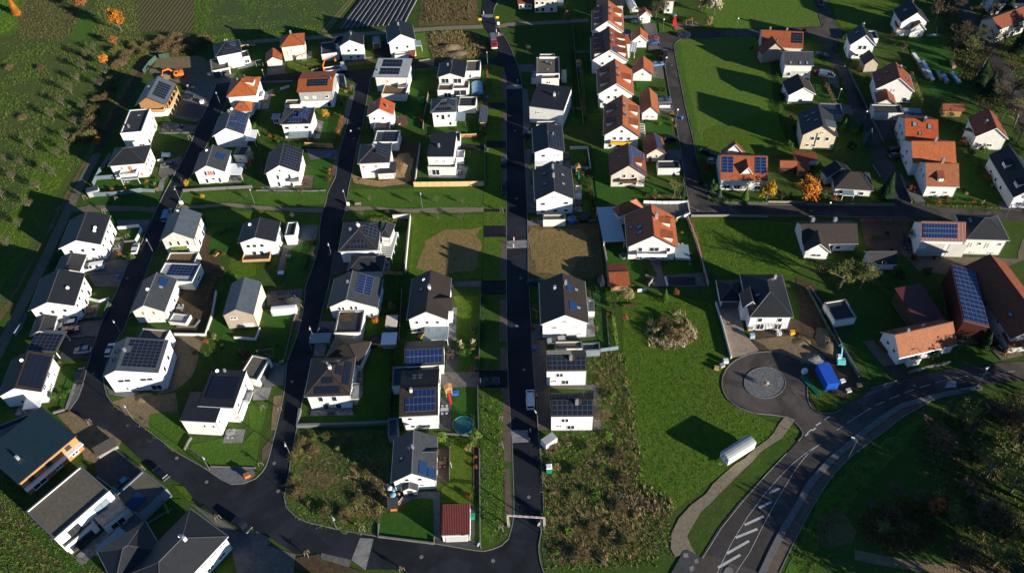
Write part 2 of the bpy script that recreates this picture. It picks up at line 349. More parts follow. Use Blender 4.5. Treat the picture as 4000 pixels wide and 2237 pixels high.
def wall(name,pts,h,wid,mat,label,cat='wall',cap=None,z0=-.2):
 P=[G(p) for p in pts];o=link(name,ribbon_mesh(name,P,wid,z0,h,mat));tag(o,label,cat)
 if cap:link('coping',ribbon_mesh('coping',P,wid+.08,h,h+.06,cap),o)
 return o
PANEL={}
def fence(pts,h,mat,label,step=2.0,post='steel',slats=0,thick=.05,name='fence'):
 """posts and one panel (or separate boards) per bay, each its own object"""
 P=[G(p) for p in pts];root=thing(name,label,'fence',P[0])
 Rin=root.matrix_basis.inverted()
 pm=PANEL.get(('post',h,post))
 if not pm:pm=PANEL[('post',h,post)]=MB().box(-.05,.05,-.05,.05,-.1,h+.06).mesh('post',[post])
 for a,b in zip(P[:-1],P[1:]):
  d=b-a;n=max(1,int(round(d.length/step)));s=d/n;ang=math.atan2(d.y,d.x);w_=round(s.length,3)
  for i in range(n):
   q=a+s*i;link('post',pm,root,Rin@Matrix.LocRotScale(q,Matrix.Rotation(ang,3,'Z').to_quaternion(),(1,1,1)))
   if slats:
    k=('board',h,mat,slats)
    if k not in PANEL:PANEL[k]=MB().box(-.5,.5,-thick/2,thick/2,.04,h).mesh('board',[mat])
    for j in range(slats):
     c=q+s*((j+.5)/slats)
     link('board',PANEL[k],root,Rin@Matrix.LocRotScale(c+Vector((rnd.uniform(-.01,.01),rnd.uniform(-.02,.02),rnd.uniform(-.02,.03))),Matrix.Rotation(ang,3,'Z').to_quaternion(),(w_/slats*.93,1,1)))
   else:
    k=('panel',h,mat)
    if k not in PANEL:PANEL[k]=MB().box(-.5,.5,-thick/2,thick/2,.04,h).mesh('panel',[mat])
    c=q+s*.5;link('panel',PANEL[k],root,Rin@Matrix.LocRotScale(c,Matrix.Rotation(ang,3,'Z').to_quaternion(),(w_-.1,1,1)))
 return root
def slab(mb,polys,t):
 """closed plate: sloped top faces, soffit t below, fascia round the edge"""
 idx={}
 def vi(p,low):
  k=(round(p[0],3),round(p[1],3),round(p[2],3),low)
  if k not in idx:idx[k]=len(mb.v);mb.v.append((p[0],p[1],p[2]-(t if low else 0)))
  return idx[k]
 edges={}
 for P in polys:
  P=[Vector(p) for p in P];n=(P[1]-P[0]).cross(P[2]-P[0]).normalized()
  if n.z<0:P=P[::-1];n=-n
  U=Vector((0,0,1)).cross(n);U=U.normalized() if U.length>1e-4 else Vector((1,0,0));V=n.cross(U)
  mb.f.append(tuple(vi(p,0) for p in P));mb.m.append(0);mb.uv.append([(p.dot(U),p.dot(V)) for p in P])
  mb.f.append(tuple(vi(p,1) for p in reversed(P)));mb.m.append(1);mb.uv.append(None)
  for i in range(len(P)):
   a,b=P[i],P[(i+1)%len(P)];ka=vi(a,0);kb=vi(b,0)
   if (kb,ka) in edges:del edges[(kb,ka)]
   else:edges[(ka,kb)]=(a,b)
 for (ka,kb),(a,b) in edges.items():
  mb.f.append((kb,ka,vi(a,1),vi(b,1)));mb.m.append(1);mb.uv.append(None)
 return mb
WM={}
def win_mesh(w_,h_,fr):
 k=(w_,h_,fr)
 if k not in WM:
  mb=MB();t=.09;a,b=w_/2,h_/2
  for x0,x1,y0,y1 in ((-a,a,b-t,b),(-a,a,-b,-b+t),(-a,-a+t,-b+t,b-t),(a-t,a,-b+t,b-t))+(((-t/2,t/2,-b+t,b-t),) if w_>1.5 else ()):
   mb.box(x0,x1,y0,y1,-.03,.10)
  mb.box(-a-.06,a+.06,-b-.07,-b-.01,-.03,.20)
  f=mb.mesh('window',[fr]);p=MB().box(-a+.04,a-.04,-b+.04,b-.04,-.03,.02)
  WM[k]=(f,p)
 return WM[k]
PANES={}
def pane_mesh(w_,h_,m):
 k=(w_,h_,m)
 if k not in PANES:PANES[k]=MB().box(-w_/2+.04,w_/2-.04,-h_/2+.04,h_/2-.04,-.03,.02).mesh('pane',[m])
 return PANES[k]
_pv={}
def pv_mesh(blue):
 if blue not in _pv:
  mb=MB();mb.box(-.5,.5,-.5,.5,-.03,.02,0);e=.475
  k=len(mb.v);mb.v+=[(-e,-e,.026),(e,-e,.026),(e,e,.026),(-e,e,.026)];mb.f.append((k,k+1,k+2,k+3));mb.m.append(1);mb.uv.append(None)
  _pv[blue]=mb.mesh('solar_panel',['pv_black' if blue is None else 'pv_frame' if blue else 'pv_frame_dark','pv_blue' if blue else 'pv_black'])
 return _pv[blue]
_share={}
def shared(key,fn):
 if key not in _share:_share[key]=fn()
 return _share[key]
def dish_mesh():
 mb=MB();mb.lathe([(.02,0),(.25,.03),(.42,.12)],12);mb.tube((0,0,.0),(0,0,.35),.015,.015,4)
 return mb.mesh('satellite_dish',['steel_white'])
def chimney_mesh(m):
 mb=MB().box(-.32,.32,-.32,.32,-1.2,1.15,0);mb.box(-.38,.38,-.38,.38,1.15,1.25,1);mb.tube((0,0,1.2),(0,0,1.55),.12,.12,8,1)
 return mb.mesh('chimney',[m,'chimney_metal'])
def antenna_mesh():
 mb=MB().tube((0,0,-.3),(0,0,1.9),.025,.02,5)
 for z,l in ((1.8,.5),(1.5,.6),(1.2,.4)):mb.tube((-l,0,z),(l,0,z),.015,.015,4)
 mb.tube((0,-.5,1.65),(0,.6,1.65),.015,.015,4);return mb.mesh('antenna',['steel'])
class House:
 """one building (root empty + parts); wings share the root of their house"""
 def __init__(s,label,FL,FR,D,he,hr=None,roof='gable',ax='d',rm='tile_dark',wm='white',ov=.45,cat='house',name=None,of=None,ro=.5,group=None,low=None,win=False,gut=True,t=.22,open_=False,z0=0.0):
  a=G(FL,he);b=G(FR,he);ux=(b-a);W=ux.length;ux.normalize();uy=Vector((-ux.y,ux.x,0));hr=he if hr is None else hr
  if isinstance(D,tuple):
   k,px,py=D;q=G((px,py),he if k=='e' else hr);d=(q-a).dot(uy)
   D=2*d if (k=='r' and ax=='w' and roof=='gable') else d
  D=max(2.0,abs(D));s.W,s.D,s.he,s.hr,s.roof,s.ax,s.ov=W,D,he,hr,roof,ax,ov
  c=(a+b)/2+uy*(D/2);c.z=z0
  s.M=frameM(c,ux,uy,Vector((0,0,1)));rz=math.atan2(ux.y,ux.x)
  pre=''
  if of:s.root=of.root;pre='wing_' if cat=='house' else cat+'_'
  else:s.root=thing(name or cat.replace(' ','_'),label,cat,c,rz,group)
  s.Rin=s.root.matrix_basis.inverted()@s.M;s.pre=pre
  s.rm,s.wm=rm,'wall_'+wm if 'wall_'+wm in MAT else wm
  s.low='wall_'+low if low else None;s.open=open_
  s.xr=-W/2+W*ro;s.yr=-D/2+D*ro;s.t=t
  print('%-6s W%.1f D%.1f  %s'%(roof,W,D,(label or '')[:50])) if VERB else None
  s.build(gut)
  if win is True and not open_:s.auto_windows()
 def add(s,name,me,M=None,parent=None):
  if parent is not None:return link(name,me,parent,M)
  return link(name,me,s.root,s.Rin@(M or Matrix.Identity(4)))
 def zt(s,x,y):
  W,D,he,hr=s.W,s.D,s.he,s.hr
  if s.roof=='gable':
   if s.ax=='d':return he+(hr-he)*((x+W/2)/(s.xr+W/2) if x<=s.xr else (W/2-x)/(W/2-s.xr))
   return he+(hr-he)*((y+D/2)/(s.yr+D/2) if y<=s.yr else (D/2-y)/(D/2-s.yr))
  if s.roof=='hip':
   m=min(W,D)/2*s.hipk;return he+(hr-he)*min(1,min(x+W/2,W/2-x,y+D/2,D/2-y)/m)
  if s.roof=='shed':
   k={'d':(y+D/2)/D,'u':(D/2-y)/D,'l':(x+W/2)/W,'r':(W/2-x)/W}[s.ax]
   return he+(hr-he)*k
  return he-.30
 hipk=.999
 def build(s,gut):
  W,D,he,hr,t=s.W,s.D,s.he,s.hr,s.t;x,y=W/2,D/2;mb=MB()
  c=[(-x,-y),(x,-y),(x,y),(-x,y)]
  if s.roof=='gable':
   if s.ax=='d':
    r0,r1=(s.xr,-y,hr),(s.xr,y,hr);polys=[[(-x,-y,he),r0,r1,(-x,y,he)],[r0,(x,-y,he),(x,y,he),r1]]
   else:
    r0,r1=(-x,s.yr,hr),(x,s.yr,hr);polys=[[(-x,-y,he),(x,-y,he),r1,r0],[r0,r1,(x,y,he),(-x,y,he)]]
   ridge=(r0,r1)
  elif s.roof=='hip':
   m=min(x,y)*s.hipk
   if W>=D:r0,r1=(-x+m,0,hr),(x-m,0,hr);polys=[[(-x,-y,he),(x,-y,he),r1,r0],[(x,-y,he),(x,y,he),r1],[(x,y,he),(-x,y,he),r0,r1],[(-x,y,he),(-x,-y,he),r0]]
   else:r0,r1=(0,-y+m,hr),(0,y-m,hr);polys=[[(-x,-y,he),(x,-y,he),r0],[(x,-y,he),(x,y,he),r1,r0],[(x,y,he),(-x,y,he),r1],[(-x,y,he),(-x,-y,he),r0,r1]]
   ridge=(r0,r1)
  else:
   polys=[[(px,py,s.zt(px,py)) for px,py in c]];ridge=None
  if s.roof=='flat':
   i=.28;polys=[[(px-math.copysign(i,px),py-math.copysign(i,py),he-.30) for px,py in c]]
  slab(mb,polys,t);trim='coping' if s.roof=='flat' else ('frame_white' if s.wm in ('wall_white',) and rnd.random()<.35 else 'gutter')
  s.roofo=s.add(s.pre+'roof',mb.mesh('roof',[s.rm,trim]))
  s.roofM=Matrix.Identity(4)
  if s.roof=='flat':
   mb=MB();o_=.0
   for q in ((-x,x,-y,-y+.28),(-x,x,y-.28,y),(-x,-x+.28,-y+.28,y-.28),(x-.28,x,-y+.28,y-.28)):mb.box(*q,he-.6,he)
   s.add(s.pre+'parapet',mb.mesh('parapet',[s.wm]));mb=MB()
   for q in ((-x-.04,x+.04,-y-.04,-y+.3),(-x-.04,x+.04,y-.3,y+.04),(-x-.04,-x+.3,-y+.3,y-.3),(x-.3,x+.04,-y+.3,y-.3)):mb.box(*q,he,he+.06)
   s.add(s.pre+'coping',mb.mesh('coping',['coping']))
  if ridge and hr-he>.8:
   mb=MB();a,b=Vector(ridge[0]),Vector(ridge[1])
   if (b-a).length>.5:mb.tube(a,b,.13,.13,6)
   if s.roof=='hip':
    for px,py in c:
     e=Vector((px,py,he));mb.tube(e,a if (e-a).length<(e-b).length else b,.10,.10,5)
   s.add(s.pre+'ridge',mb.mesh('ridge',[{'tile_dark':'ridge_tile','tile_black':'ridge_tile','tile_grey':'coping'}.get(s.rm,s.rm)]))
  ov=s.ov if s.roof!='flat' else 0.0
  X,Y=x-ov,y-ov;s.X,s.Y=X,Y
  def top(px,py):return s.zt(px,py)-t+.06
  def side(p,q,mids):
   prof=[(p[0],p[1],top(*p))]+[(m[0],m[1],top(*m)) for m in mids]+[(q[0],q[1],top(*q))]
   return [(q[0],q[1],-.3),(p[0],p[1],-.3)][::-1]+prof[::-1]
  if s.roof=='flat':top=lambda px,py:he-.5
  mb=MB()
  xm=[(s.xr,-Y)] if (s.roof=='gable' and s.ax=='d') else [];ym=[(X,s.yr)] if (s.roof=='gable' and s.ax=='w') else []
  if s.open:
   for px,py in ((-X,-Y),(X,-Y),(X,Y),(-X,Y)):s.add('post',shared(('hpost',round(he,1)),lambda:MB().box(-.09,.09,-.09,.09,-.2,he-.25).mesh('post',['frame_white'])),Matrix.Translation((px,py,0)))
   return
  mb.quad(side((-X,-Y),(X,-Y),xm));mb.quad(side((X,-Y),(X,Y),ym))
  mb.quad(side((X,Y),(-X,Y),[(s.xr,Y)] if xm else []));mb.quad(side((-X,Y),(-X,-Y),[(-X,s.yr)] if ym else []))
  s.add(s.pre+'wall',mb.mesh('wall',[s.wm]))
  if s.low:
   e=.03;s.add('ground_floor',MB().box(-X-e,X+e,-Y-e,Y+e,-.3,2.7).mesh('ground_floor',[s.low]))
  else:
   e=.025;s.add(s.pre+'plinth',MB().box(-X-e,X+e,-Y-e,Y+e,-.3,.32).mesh('plinth',['concrete_dark']))
  if gut and s.roof in ('gable','hip','shed'):
   mb=MB()
   if s.roof=='hip' or (s.roof=='gable' and s.ax=='w') or s.roof=='shed':mb.tube((-x,-y-.06,s.zt(-x,-y)-.1),(x,-y-.06,s.zt(x,-y)-.1),.075,.075,6)
   if s.roof=='hip' or (s.roof=='gable' and s.ax=='d'):
    mb.tube((x+.06,-y,he-.1),(x+.06,y,he-.1),.075,.075,6);mb.tube((-x-.06,-y,he-.1),(-x-.06,y,he-.1),.075,.075,6)
   mb.tube((X+.07,-Y-.02,he-.2),(X+.07,-Y-.02,.1),.05,.05,6)
   s.add(s.pre+'gutter',mb.mesh('gutter',['gutter' if s.wm!='wall_white' else 'chimney_metal']))
 def face(s,f):
  X,Y=s.X,s.Y;Z=Vector((0,0,1))
  return {'f':(Vector((-X,-Y,0)),Vector((1,0,0)),Vector((0,-1,0)),2*X),'r':(Vector((X,-Y,0)),Vector((0,1,0)),Vector((1,0,0)),2*Y),
    'l':(Vector((-X,Y,0)),Vector((0,-1,0)),Vector((-1,0,0)),2*Y),'b':(Vector((X,Y,0)),Vector((-1,0,0)),Vector((0,1,0)),2*X)}[f]
 def win(s,f,u,z,w_=1.1,h_=1.25,glass='pane',fr='frame_white',name='window'):
  o,U,N,L=s.face(f);w_=round(w_,2);h_=round(h_,2)
  p=o+U*(u*L)+Vector((0,0,z))+N*(.03 if s.low and z-h_/2<2.6 else 0)
  M=frameM(p,U,Vector((0,0,1)),N);a=s.add(name,win_mesh(w_,h_,fr)[0],M);link('pane',pane_mesh(w_,h_,glass),a);return s
 def wins(s,f,us,z,w_=1.1,h_=1.25,glass='pane',fr='frame_white'):
  for u in us:s.win(f,u,z,w_,h_,glass,fr)
  return s
 def door(s,f,u,w_=1.1,h_=2.1,m='frame_dark',name='door'):
  o,U,N,L=s.face(f);p=o+U*(u*L)+Vector((0,0,h_/2+.1))+N*.02
  a=s.add(name,shared(('door',w_,h_,m),lambda:MB().box(-w_/2,w_/2,-h_/2,h_/2,-.05,.07).mesh('door',[m])),frameM(p,U,Vector((0,0,1)),N))
  if name=='garage_door':
   n=4
   for i in range(n):link('door_panel',shared(('gdp',w_,h_,m),lambda:MB().box(-w_/2+.06,w_/2-.06,-h_/n/2+.03,h_/n/2-.03,0,.03).mesh('door_panel',[m])),a,Matrix.Translation((0,-h_/2+(i+.5)*h_/n,.07)))
  return s
 def auto_windows(s):
  if s.roof=='flat' and s.he<4.5 or s.he<3.3:return
  fl=[(1.55,1.25)]+([(4.25,1.25)] if s.he>5.2 else [])
  for f in 'frl':
   L=s.face(f)[3];n=max(1,int(L/3.3))
   for z,h in fl:
    for i in range(n):
     if rnd.random()<.12:continue
     g=rnd.random();u=(i+.5+rnd.uniform(-.13,.13))/n
     big=z<2 and g>.72
     s.win(f,u,1.25 if big else z,rnd.choice((.9,1.1,1.1,1.7)) if not big else 1.8,2.1 if big else h,'shutter' if rnd.random()<.16 else 'pane','frame_white' if rnd.random()<.8 else 'frame_dark')
  if s.roof=='gable' and s.ax=='d' and s.hr-s.he>2.2:s.win('f',(s.xr+s.X)/(2*s.X),s.he+.55,.9,.9)
 def slope(s,f):
  W,D,he,hr=s.W,s.D,s.he,s.hr;x,y=W/2,D/2;m=min(x,y)
  if s.roof=='flat':return Vector((-x,-y,he-.3)),Vector((W,0,0)),Vector((0,D,0))
  if s.roof=='shed':
   if s.ax=='u':return Vector((-x,-y,hr)),Vector((W,0,0)),Vector((0,D,he-hr))
   if s.ax in 'd':return Vector((-x,-y,he)),Vector((W,0,0)),Vector((0,D,hr-he))
   if s.ax=='r':return Vector((x,-y,he)),Vector((0,D,0)),Vector((-W,0,hr-he))
   return Vector((-x,y,he)),Vector((0,-D,0)),Vector((W,0,hr-he))
  if s.roof=='hip':yr0=yr1=m;xr0=xr1=m
  else:yr0,yr1,xr0,xr1=s.yr+y,y-s.yr,s.xr+x,x-s.xr
  return {'f':(Vector((-x,-y,he)),Vector((W,0,0)),Vector((0,yr0,hr-he))),'b':(Vector((x,y,he)),Vector((-W,0,0)),Vector((0,-yr1,hr-he))),
    'r':(Vector((x,-y,he)),Vector((0,D,0)),Vector((-xr1,0,hr-he))),'l':(Vector((-x,y,he)),Vector((0,-D,0)),Vector((xr0,0,hr-he)))}[f]
 def sfr(s,f,u,v,lift=0.0):
  o,U,V=s.slope(f);a,b=U.normalized(),V.normalized();n=a.cross(b);return frameM(o+U*u+V*v+n*lift,a,b,n),U.length,V.length
 def pv(s,f,u0,v0,u1,v1,nx,ny,blue=True,skip=()):
  o,U,V=s.slope(f);du=(u1-u0)/nx;dv=(v1-v0)/ny
  for i in range(nx):
   for j in range(ny):
    if (i,j) in skip:continue
    M,lu,lv=s.sfr(f,u0+du*(i+.5),v0+dv*(j+.5),.10)
    s.add('solar_panel',pv_mesh(blue),M@Matrix.Diagonal((du*lu*.97,dv*lv*.97,1,1)))
  return s
 def sky(s,f,u,v,w_=.9,h_=1.2):
  M,a,b=s.sfr(f,u,v,.06);fo=s.add('roof_window',win_mesh(w_,h_,'frame_dark')[0],M);link('pane',pane_mesh(w_,h_,'glass_roof'),fo);return s
 def flatbox(s,name,f,u,v,w_,h_,mat,lift=.08):
  M,a,b=s.sfr(f,u,v,lift);s.add(name,shared((name,w_,h_,mat),lambda:MB().box(-w_/2,w_/2,-h_/2,h_/2,-.06,.05).mesh(name,[mat])),M);return s
 def chim(s,x=0.0,y=0.0,m='wall_white',k=1.0,zz=None):
  px,py=x*s.W/2,y*s.D/2
  s.add('chimney',shared(('chim',m),lambda:chimney_mesh(m)),Matrix.Translation((px,py,s.zt(px,py)))@Matrix.Diagonal((k,k,k,1)));return s
 def dish(s,x,y):
  px,py=x*s.W/2,y*s.D/2
  M=Matrix.Translation((px,py,s.zt(px,py)+.55))@(s.M.to_3x3().inverted()@Vector((.5,-.75,.45))).to_track_quat('Z','Y').to_matrix().to_4x4()
  s.add('satellite_dish',shared('dish',dish_mesh),M)
  s.add('dish_mast',shared('mast',lambda:MB().tube((0,0,-.2),(0,0,.6),.03,.03,5).mesh('dish_mast',['steel'])),Matrix.Translation((px,py,s.zt(px,py))));return s
 def ant(s,x,y):
  px,py=x*s.W/2,y*s.D/2;s.add('antenna',shared('ant',antenna_mesh),Matrix.Translation((px,py,s.zt(px,py))));return s
 def dormer(s,f,u,v,w_=2.0,h_=1.3,rm=None,glass='pane'):
  o,U,V=s.slope(f);a=U.normalized();hd=Vector((V.x,V.y,0));e=hd.normalized();tan=V.z/hd.length
  p=o+U*u+V*v;L=h_/max(.25,tan-.18);rise=L*.18
  M=frameM(p,a,e,Vector((0,0,1)))
  mb=MB();x=w_/2
  mb.quad([(-x,0,-.1),(x,0,-.1),(x,0,h_),(-x,0,h_)]);mb.quad([(x,0,-.1),(x,L,h_+rise),(x,0,h_)]);mb.quad([(-x,0,-.1),(-x,0,h_),(-x,L,h_+rise)])
  d=s.add('dormer',mb.mesh('dormer',[s.wm]),M)
  mb=MB();slab(mb,[[(-x-.2,-.3,h_+.12-.05),(x+.2,-.3,h_+.12-.05),(x+.2,L+.2,h_+rise+.16),(-x-.2,L+.2,h_+rise+.16)]],.12)
  link('dormer_roof',mb.mesh('dormer_roof',[rm or s.rm,'gutter']),d)
  wm_=link('window',win_mesh(round(w_*.6,1),round(h_*.6,1),'frame_white')[0],d,frameM(Vector((0,-.02,h_*.5)),Vector((1,0,0)),Vector((0,0,1)),Vector((0,-1,0))))
  return s
 def balcony(s,f,u,z,w_=3.0,d_=1.3,mat='frame_white',rail='steel'):
  o,U,N,L=s.face(f);M=frameM(o+U*(u*L)+Vector((0,0,z)),U,-N,Vector((0,0,1)))
  b=s.add('balcony',MB().box(-w_/2,w_/2,-d_,0,-.15,.05).mesh('balcony',[mat]),M)
  mb=MB()
  for q in ((-w_/2,w_/2,-d_,-d_+.06),(-w_/2,-w_/2+.06,-d_+.06,0),(w_/2-.06,w_/2,-d_+.06,0)):mb.box(*q,.05,1.0)
  link('railing',mb.mesh('railing',[rail]),b);return s
 def canopy(s,f,u,z,w_=4.0,d_=3.0,mat='glass_roof',n=5,frame='frame_white',drop=.3):
  """patio roof on posts: rafters and one pane per bay"""
  o,U,N,L=s.face(f);M=frameM(o+U*(u*L)+Vector((0,0,z)),U,-N,Vector((0,0,1)))
  mb=MB()
  for i in range(n+1):
   x=-w_/2+w_*i/n;mb.hexa([(x-.04,-d_,-drop-.08),(x+.04,-d_,-drop-.08),(x+.04,0,-.08),(x-.04,0,-.08),(x-.04,-d_,-drop),(x+.04,-d_,-drop),(x+.04,0,0),(x-.04,0,0)])
  mb.box(-w_/2,w_/2,-d_-.06,-d_+.06,-drop-.2,-drop-.08)
  for x in (-w_/2+.08,w_/2-.08):mb.box(x-.06,x+.06,-d_-.05,-d_+.05,-z,-drop-.2)
  b=s.add('patio_roof',mb.mesh('patio_roof',[frame]),M)
  if mat:
   pw=w_/n
   me=MB().hexa([(-pw/2+.03,-d_,-drop+.01),(pw/2-.03,-d_,-drop+.01),(pw/2-.03,0,.01),(-pw/2+.03,0,.01),(-pw/2+.03,-d_,-drop+.04),(pw/2-.03,-d_,-drop+.04),(pw/2-.03,0,.04),(-pw/2+.03,0,.04)]).mesh('pane',[mat])
   for i in range(n):link('pane',me,b,Matrix.Translation((-w_/2+pw*(i+.5),0,0)))
  return s
VERB=False
def garage(label,FL,FR,D,he=3.0,hr=None,roof='flat',ax='d',rm='roof_gravel',wm='white',door='f',n=1,dm='shutter',**k):
 k.setdefault('cat','garage');h=House(label,FL,FR,D,he,hr,roof,ax,rm,wm,**k)
 if door:
  L=h.face(door)[3]
  for i in range(n):h.door(door,(i+.5)/n,min(2.6 if n>1 else 4.8,L/n*.82),2.2,dm,'garage_door')
 return h
R('F')
B1=[(575,240),(590,215),(670,212),(735,206),(816,200),(860,197),(884,200),(892,213),(889,238),(884,270),(877,295),(869,333),(859,361),(852,391),(849,411),(844,446),(829,476),(824,486),(819,511),(810,541),(804,573),(804,608),(797,638),(784,681),(769,721),(764,776),(752,834),(734,881),(722,914),(717,976),(707,1029),(694,1081),(677,1150),(669,1173),(659,1188),(644,1203),(613,1216),(583,1218),(555,1205),(508,1173),(445,1138),(363,1076),(325,1046),(288,1021),(270,996),(263,971),(260,946),(263,934),(278,884),(300,846),(313,829),(333,771),(350,721),(365,698),(383,648),(400,621),(430,551),(445,521),(460,486),(470,461),(485,436),(498,411),(515,376),(523,361),(538,325),(555,290),(568,262)]
B2=[(938,182),(1027,179),(1089,172),(1219,166),(1250,169),(1267,180),(1273,195),(1274,360),(1274,721),(1275,846),(1278,946),(1285,1081),(1288,1100),(1290,1155),(1293,1255),(1293,1292),(1289,1320),(1279,1355),(1261,1372),(1239,1381),(1217,1386),(1194,1384),(1094,1367),(951,1349),(855,1333),(769,1312),(742,1298),(720,1275),(715,1250),(723,1215),(733,1150),(748,1071),(764,996),(769,974),(787,906),(799,834),(809,791),(823,736),(829,711),(839,648),(852,598),(859,561),(869,531),(877,473),(889,423),(900,361),(912,320),(919,275),(925,240),(932,200)]
PLOTS+=[B1,B2]
me=bpy.data.meshes.new('ground');me.from_pydata([(-900,-700,0),(900,-700,0),(900,1500,0),(-900,1500,0)],[],[(0,1,2,3)]);me.materials.append(MAT['g_base']);me.update()
link('ground',me)['kind']='structure'
sheet('field',[(330,-60),(500,-60),(490,45),(500,85),(345,78),(330,30)],'g_stubble',1,jag=.5)
sheet('field',[(505,-60),(905,-60),(880,6),(815,78),(700,92),(600,98),(520,92),(497,82),(500,30)],'g_field',1,jag=.5)
sheet('field_margin',[(496,-60),(509,-60),(502,40),(497,85),(488,85),(492,40)],'g_bright',2,jag=.5)
sheet('field_margin',[(800,83),(600,108),(512,92),(560,92),(690,85),(815,72)],'g_bright',2,jag=.6)
sheet('meadow',[(60,-60),(330,-60),(345,80),(400,110),(380,130),(230,118),(0,112),(-60,100),(-60,-60)],'g_scrub',1,jag=.8)
sheet('meadow',[(-40,-60),(66,-60),(50,60),(30,88),(-40,96)],'g_bright',2,jag=.8)
sheet('meadow',[(195,30),(250,30),(240,90),(200,105),(175,100)],'g_bright',2,jag=.8)
sheet('meadow',[(-80,100),(200,104),(380,112),(390,135),(330,190),(280,290),(200,420),(120,560),(40,720),(-80,900)],'g_scrub',1,jag=.8)
sheet('meadow',[(130,330),(215,350),(180,420),(110,540),(30,700),(-80,850),(-80,660),(40,520)],'g_meadow',2,jag=1.0)
sheet('dirt_track',[(345,145),(400,140),(370,180),(310,260),(245,385),(180,490),(120,620),(60,760),(0,880),(-60,960),(-60,860),(0,790),(60,690),(140,540),(200,420),(260,310),(310,220)],'g_brown',2,1,jag=.4)
sheet('verge',[(330,200),(345,215),(270,370),(195,510),(130,640),(60,790),(-40,960),(-60,930),(40,740),(110,610),(180,480),(250,350)],'g_base',3,1,jag=.4)
ribbon('dirt_track',[(385,115),(397,128),(385,145),(370,165),(350,190),(310,260),(245,385)],2.6,'g_soil',4,sm=2)
ribbon('dirt_track',[(243,388),(175,520),(120,640),(60,760),(-10,900)],3.0,'g_yard',4,sm=2)
sheet('meadow',[(1697,104),(1920,92),(1935,140),(1945,260),(1990,390),(1758,390),(1730,260),(1700,150)],'g_meadow_dry',1,jag=.4)
sheet('verge',[(1697,104),(1708,104),(1712,150),(1728,220),(1748,300),(1772,385),(1752,385),(1728,270),(1702,150)],'g_meadow',2,jag=.4)
sheet('meadow',[(1735,390),(1992,388),(2000,350),(1975,330),(1760,360)],'g_meadow',2,jag=.5)
sheet('meadow',[(1790,-40),(2050,-40),(2058,40),(2066,66),(1930,72),(1800,72),(1770,30)],'g_meadow_dry',1,jag=.4)
sheet('meadow',[(2080,-40),(2300,-40),(2240,40),(2200,60),(2115,72),(2095,20)],'g_meadow',1,jag=.4)
sheet('meadow',[(1742,548),(1890,552),(2005,560),(2030,660),(1990,690),(1785,690),(1760,620)],'g_meadow',1,jag=.4)
sheet('meadow',[(1560,740),(1680,735),(1790,765),(1820,860),(1822,1000),(1900,1042),(2015,1085),(1900,1130),(1700,1280),(1605,1250),(1600,1100),(1575,950)],'g_meadow',1,jag=.3)
sheet('meadow',[(2040,560),(2300,560),(2300,800),(2210,830),(2280,940),(2210,960),(2060,720)],'g_base',1,jag=.5)
sheet('garden_lawn',[(2200,870),(2160,800),(2120,790),(2190,950),(2245,940)],'g_lawn',2)
sheet('garden_lawn',[(2280,60),(2400,130),(2410,200),(2390,260),(2330,230),(2290,130)],'g_lawn',1,1)
sheet('garden_lawn',[(2330,485),(2520,520),(2500,440),(2440,410),(2420,480)],'g_lawn',1)
sheet('garden_lawn',[(2030,515),(2245,515),(2235,480),(2100,490)],'g_lawn',1)
sheet('meadow',[(2240,1090),(2400,990),(2620,960),(2620,1500),(1960,1500),(2050,1280),(2120,1180)],'g_base',1,jag=.4)
sheet('verge',[(2060,1260),(2140,1170),(2250,1090),(2330,1040),(2280,1120),(2180,1220),(2090,1330),(2010,1441),(1972,1441)],'g_bright',2,jag=.6)
sheet('bare_soil',[(2060,1300),(2110,1280),(2160,1330),(2130,1380),(2060,1370)],'g_brown',3,jag=1.0)
ribbon('dirt_track',[(2150,1395),(2280,1420),(2420,1432),(2560,1441)],2.2,'g_dirt',3,sm=1)
sheet('garden_lawn',[(1228,160),(1270,172),(1274,720),(1215,720),(1219,300),(1230,190)],'g_meadow',1)
sheet('verge',[(1213,720),(1274,720),(1278,930),(1286,1080),(1292,1290),(1278,1350),(1240,1380),(1208,1372),(1205,1000)],'g_base',1)
sheet('ditch',[(1215,1000),(1262,985),(1268,1150),(1262,1330),(1235,1365),(1212,1350)],'g_bright',2,jag=.4)
sheet('verge',[(455,482),(640,478),(830,480),(820,512),(720,520),(575,508),(450,514)],'g_bright',1,jag=.3)
sheet('verge',[(880,478),(1216,472),(1216,522),(1019,524),(870,519)],'g_bright',1,jag=.3)
sheet('verge',[(425,540),(560,528),(812,540),(800,575),(600,560),(530,610),(520,545)],'g_meadow',1,jag=.3)
sheet('verge',[(868,535),(1216,540),(1216,560),(1040,572),(1030,550),(862,560)],'g_meadow',1,jag=.3)
sheet('verge',[(215,485),(400,495),(395,520),(225,515)],'g_lawn',2,jag=.3);sheet('verge',[(190,530),(390,534),(370,565),(290,560),(180,560)],'g_lawn',2,jag=.3)
sheet('vacant_plot',[(1040,565),(1216,562),(1212,700),(1130,706),(1028,690)],'g_meadow',2)
sheet('mown_stubble',[(1075,600),(1120,578),(1205,572),(1212,640),(1190,690),(1100,690),(1045,670),(1050,640)],'g_dry',3,jag=1.3)
sheet('vacant_plot',[(1329,566),(1505,560),(1520,695),(1400,705),(1330,690)],'g_brown',2)
sheet('mown_stubble',[(1335,575),(1430,570),(1480,600),(1490,640),(1430,690),(1340,680)],'g_dry',3,jag=1.3)
sheet('vacant_plot',[(1065,80),(1200,84),(1222,120),(1225,145),(1090,148)],'g_brown',2,jag=.4)
sheet('vacant_plot',[(1060,0),(1200,0),(1208,60),(1050,66)],'g_brown',2,jag=.4)
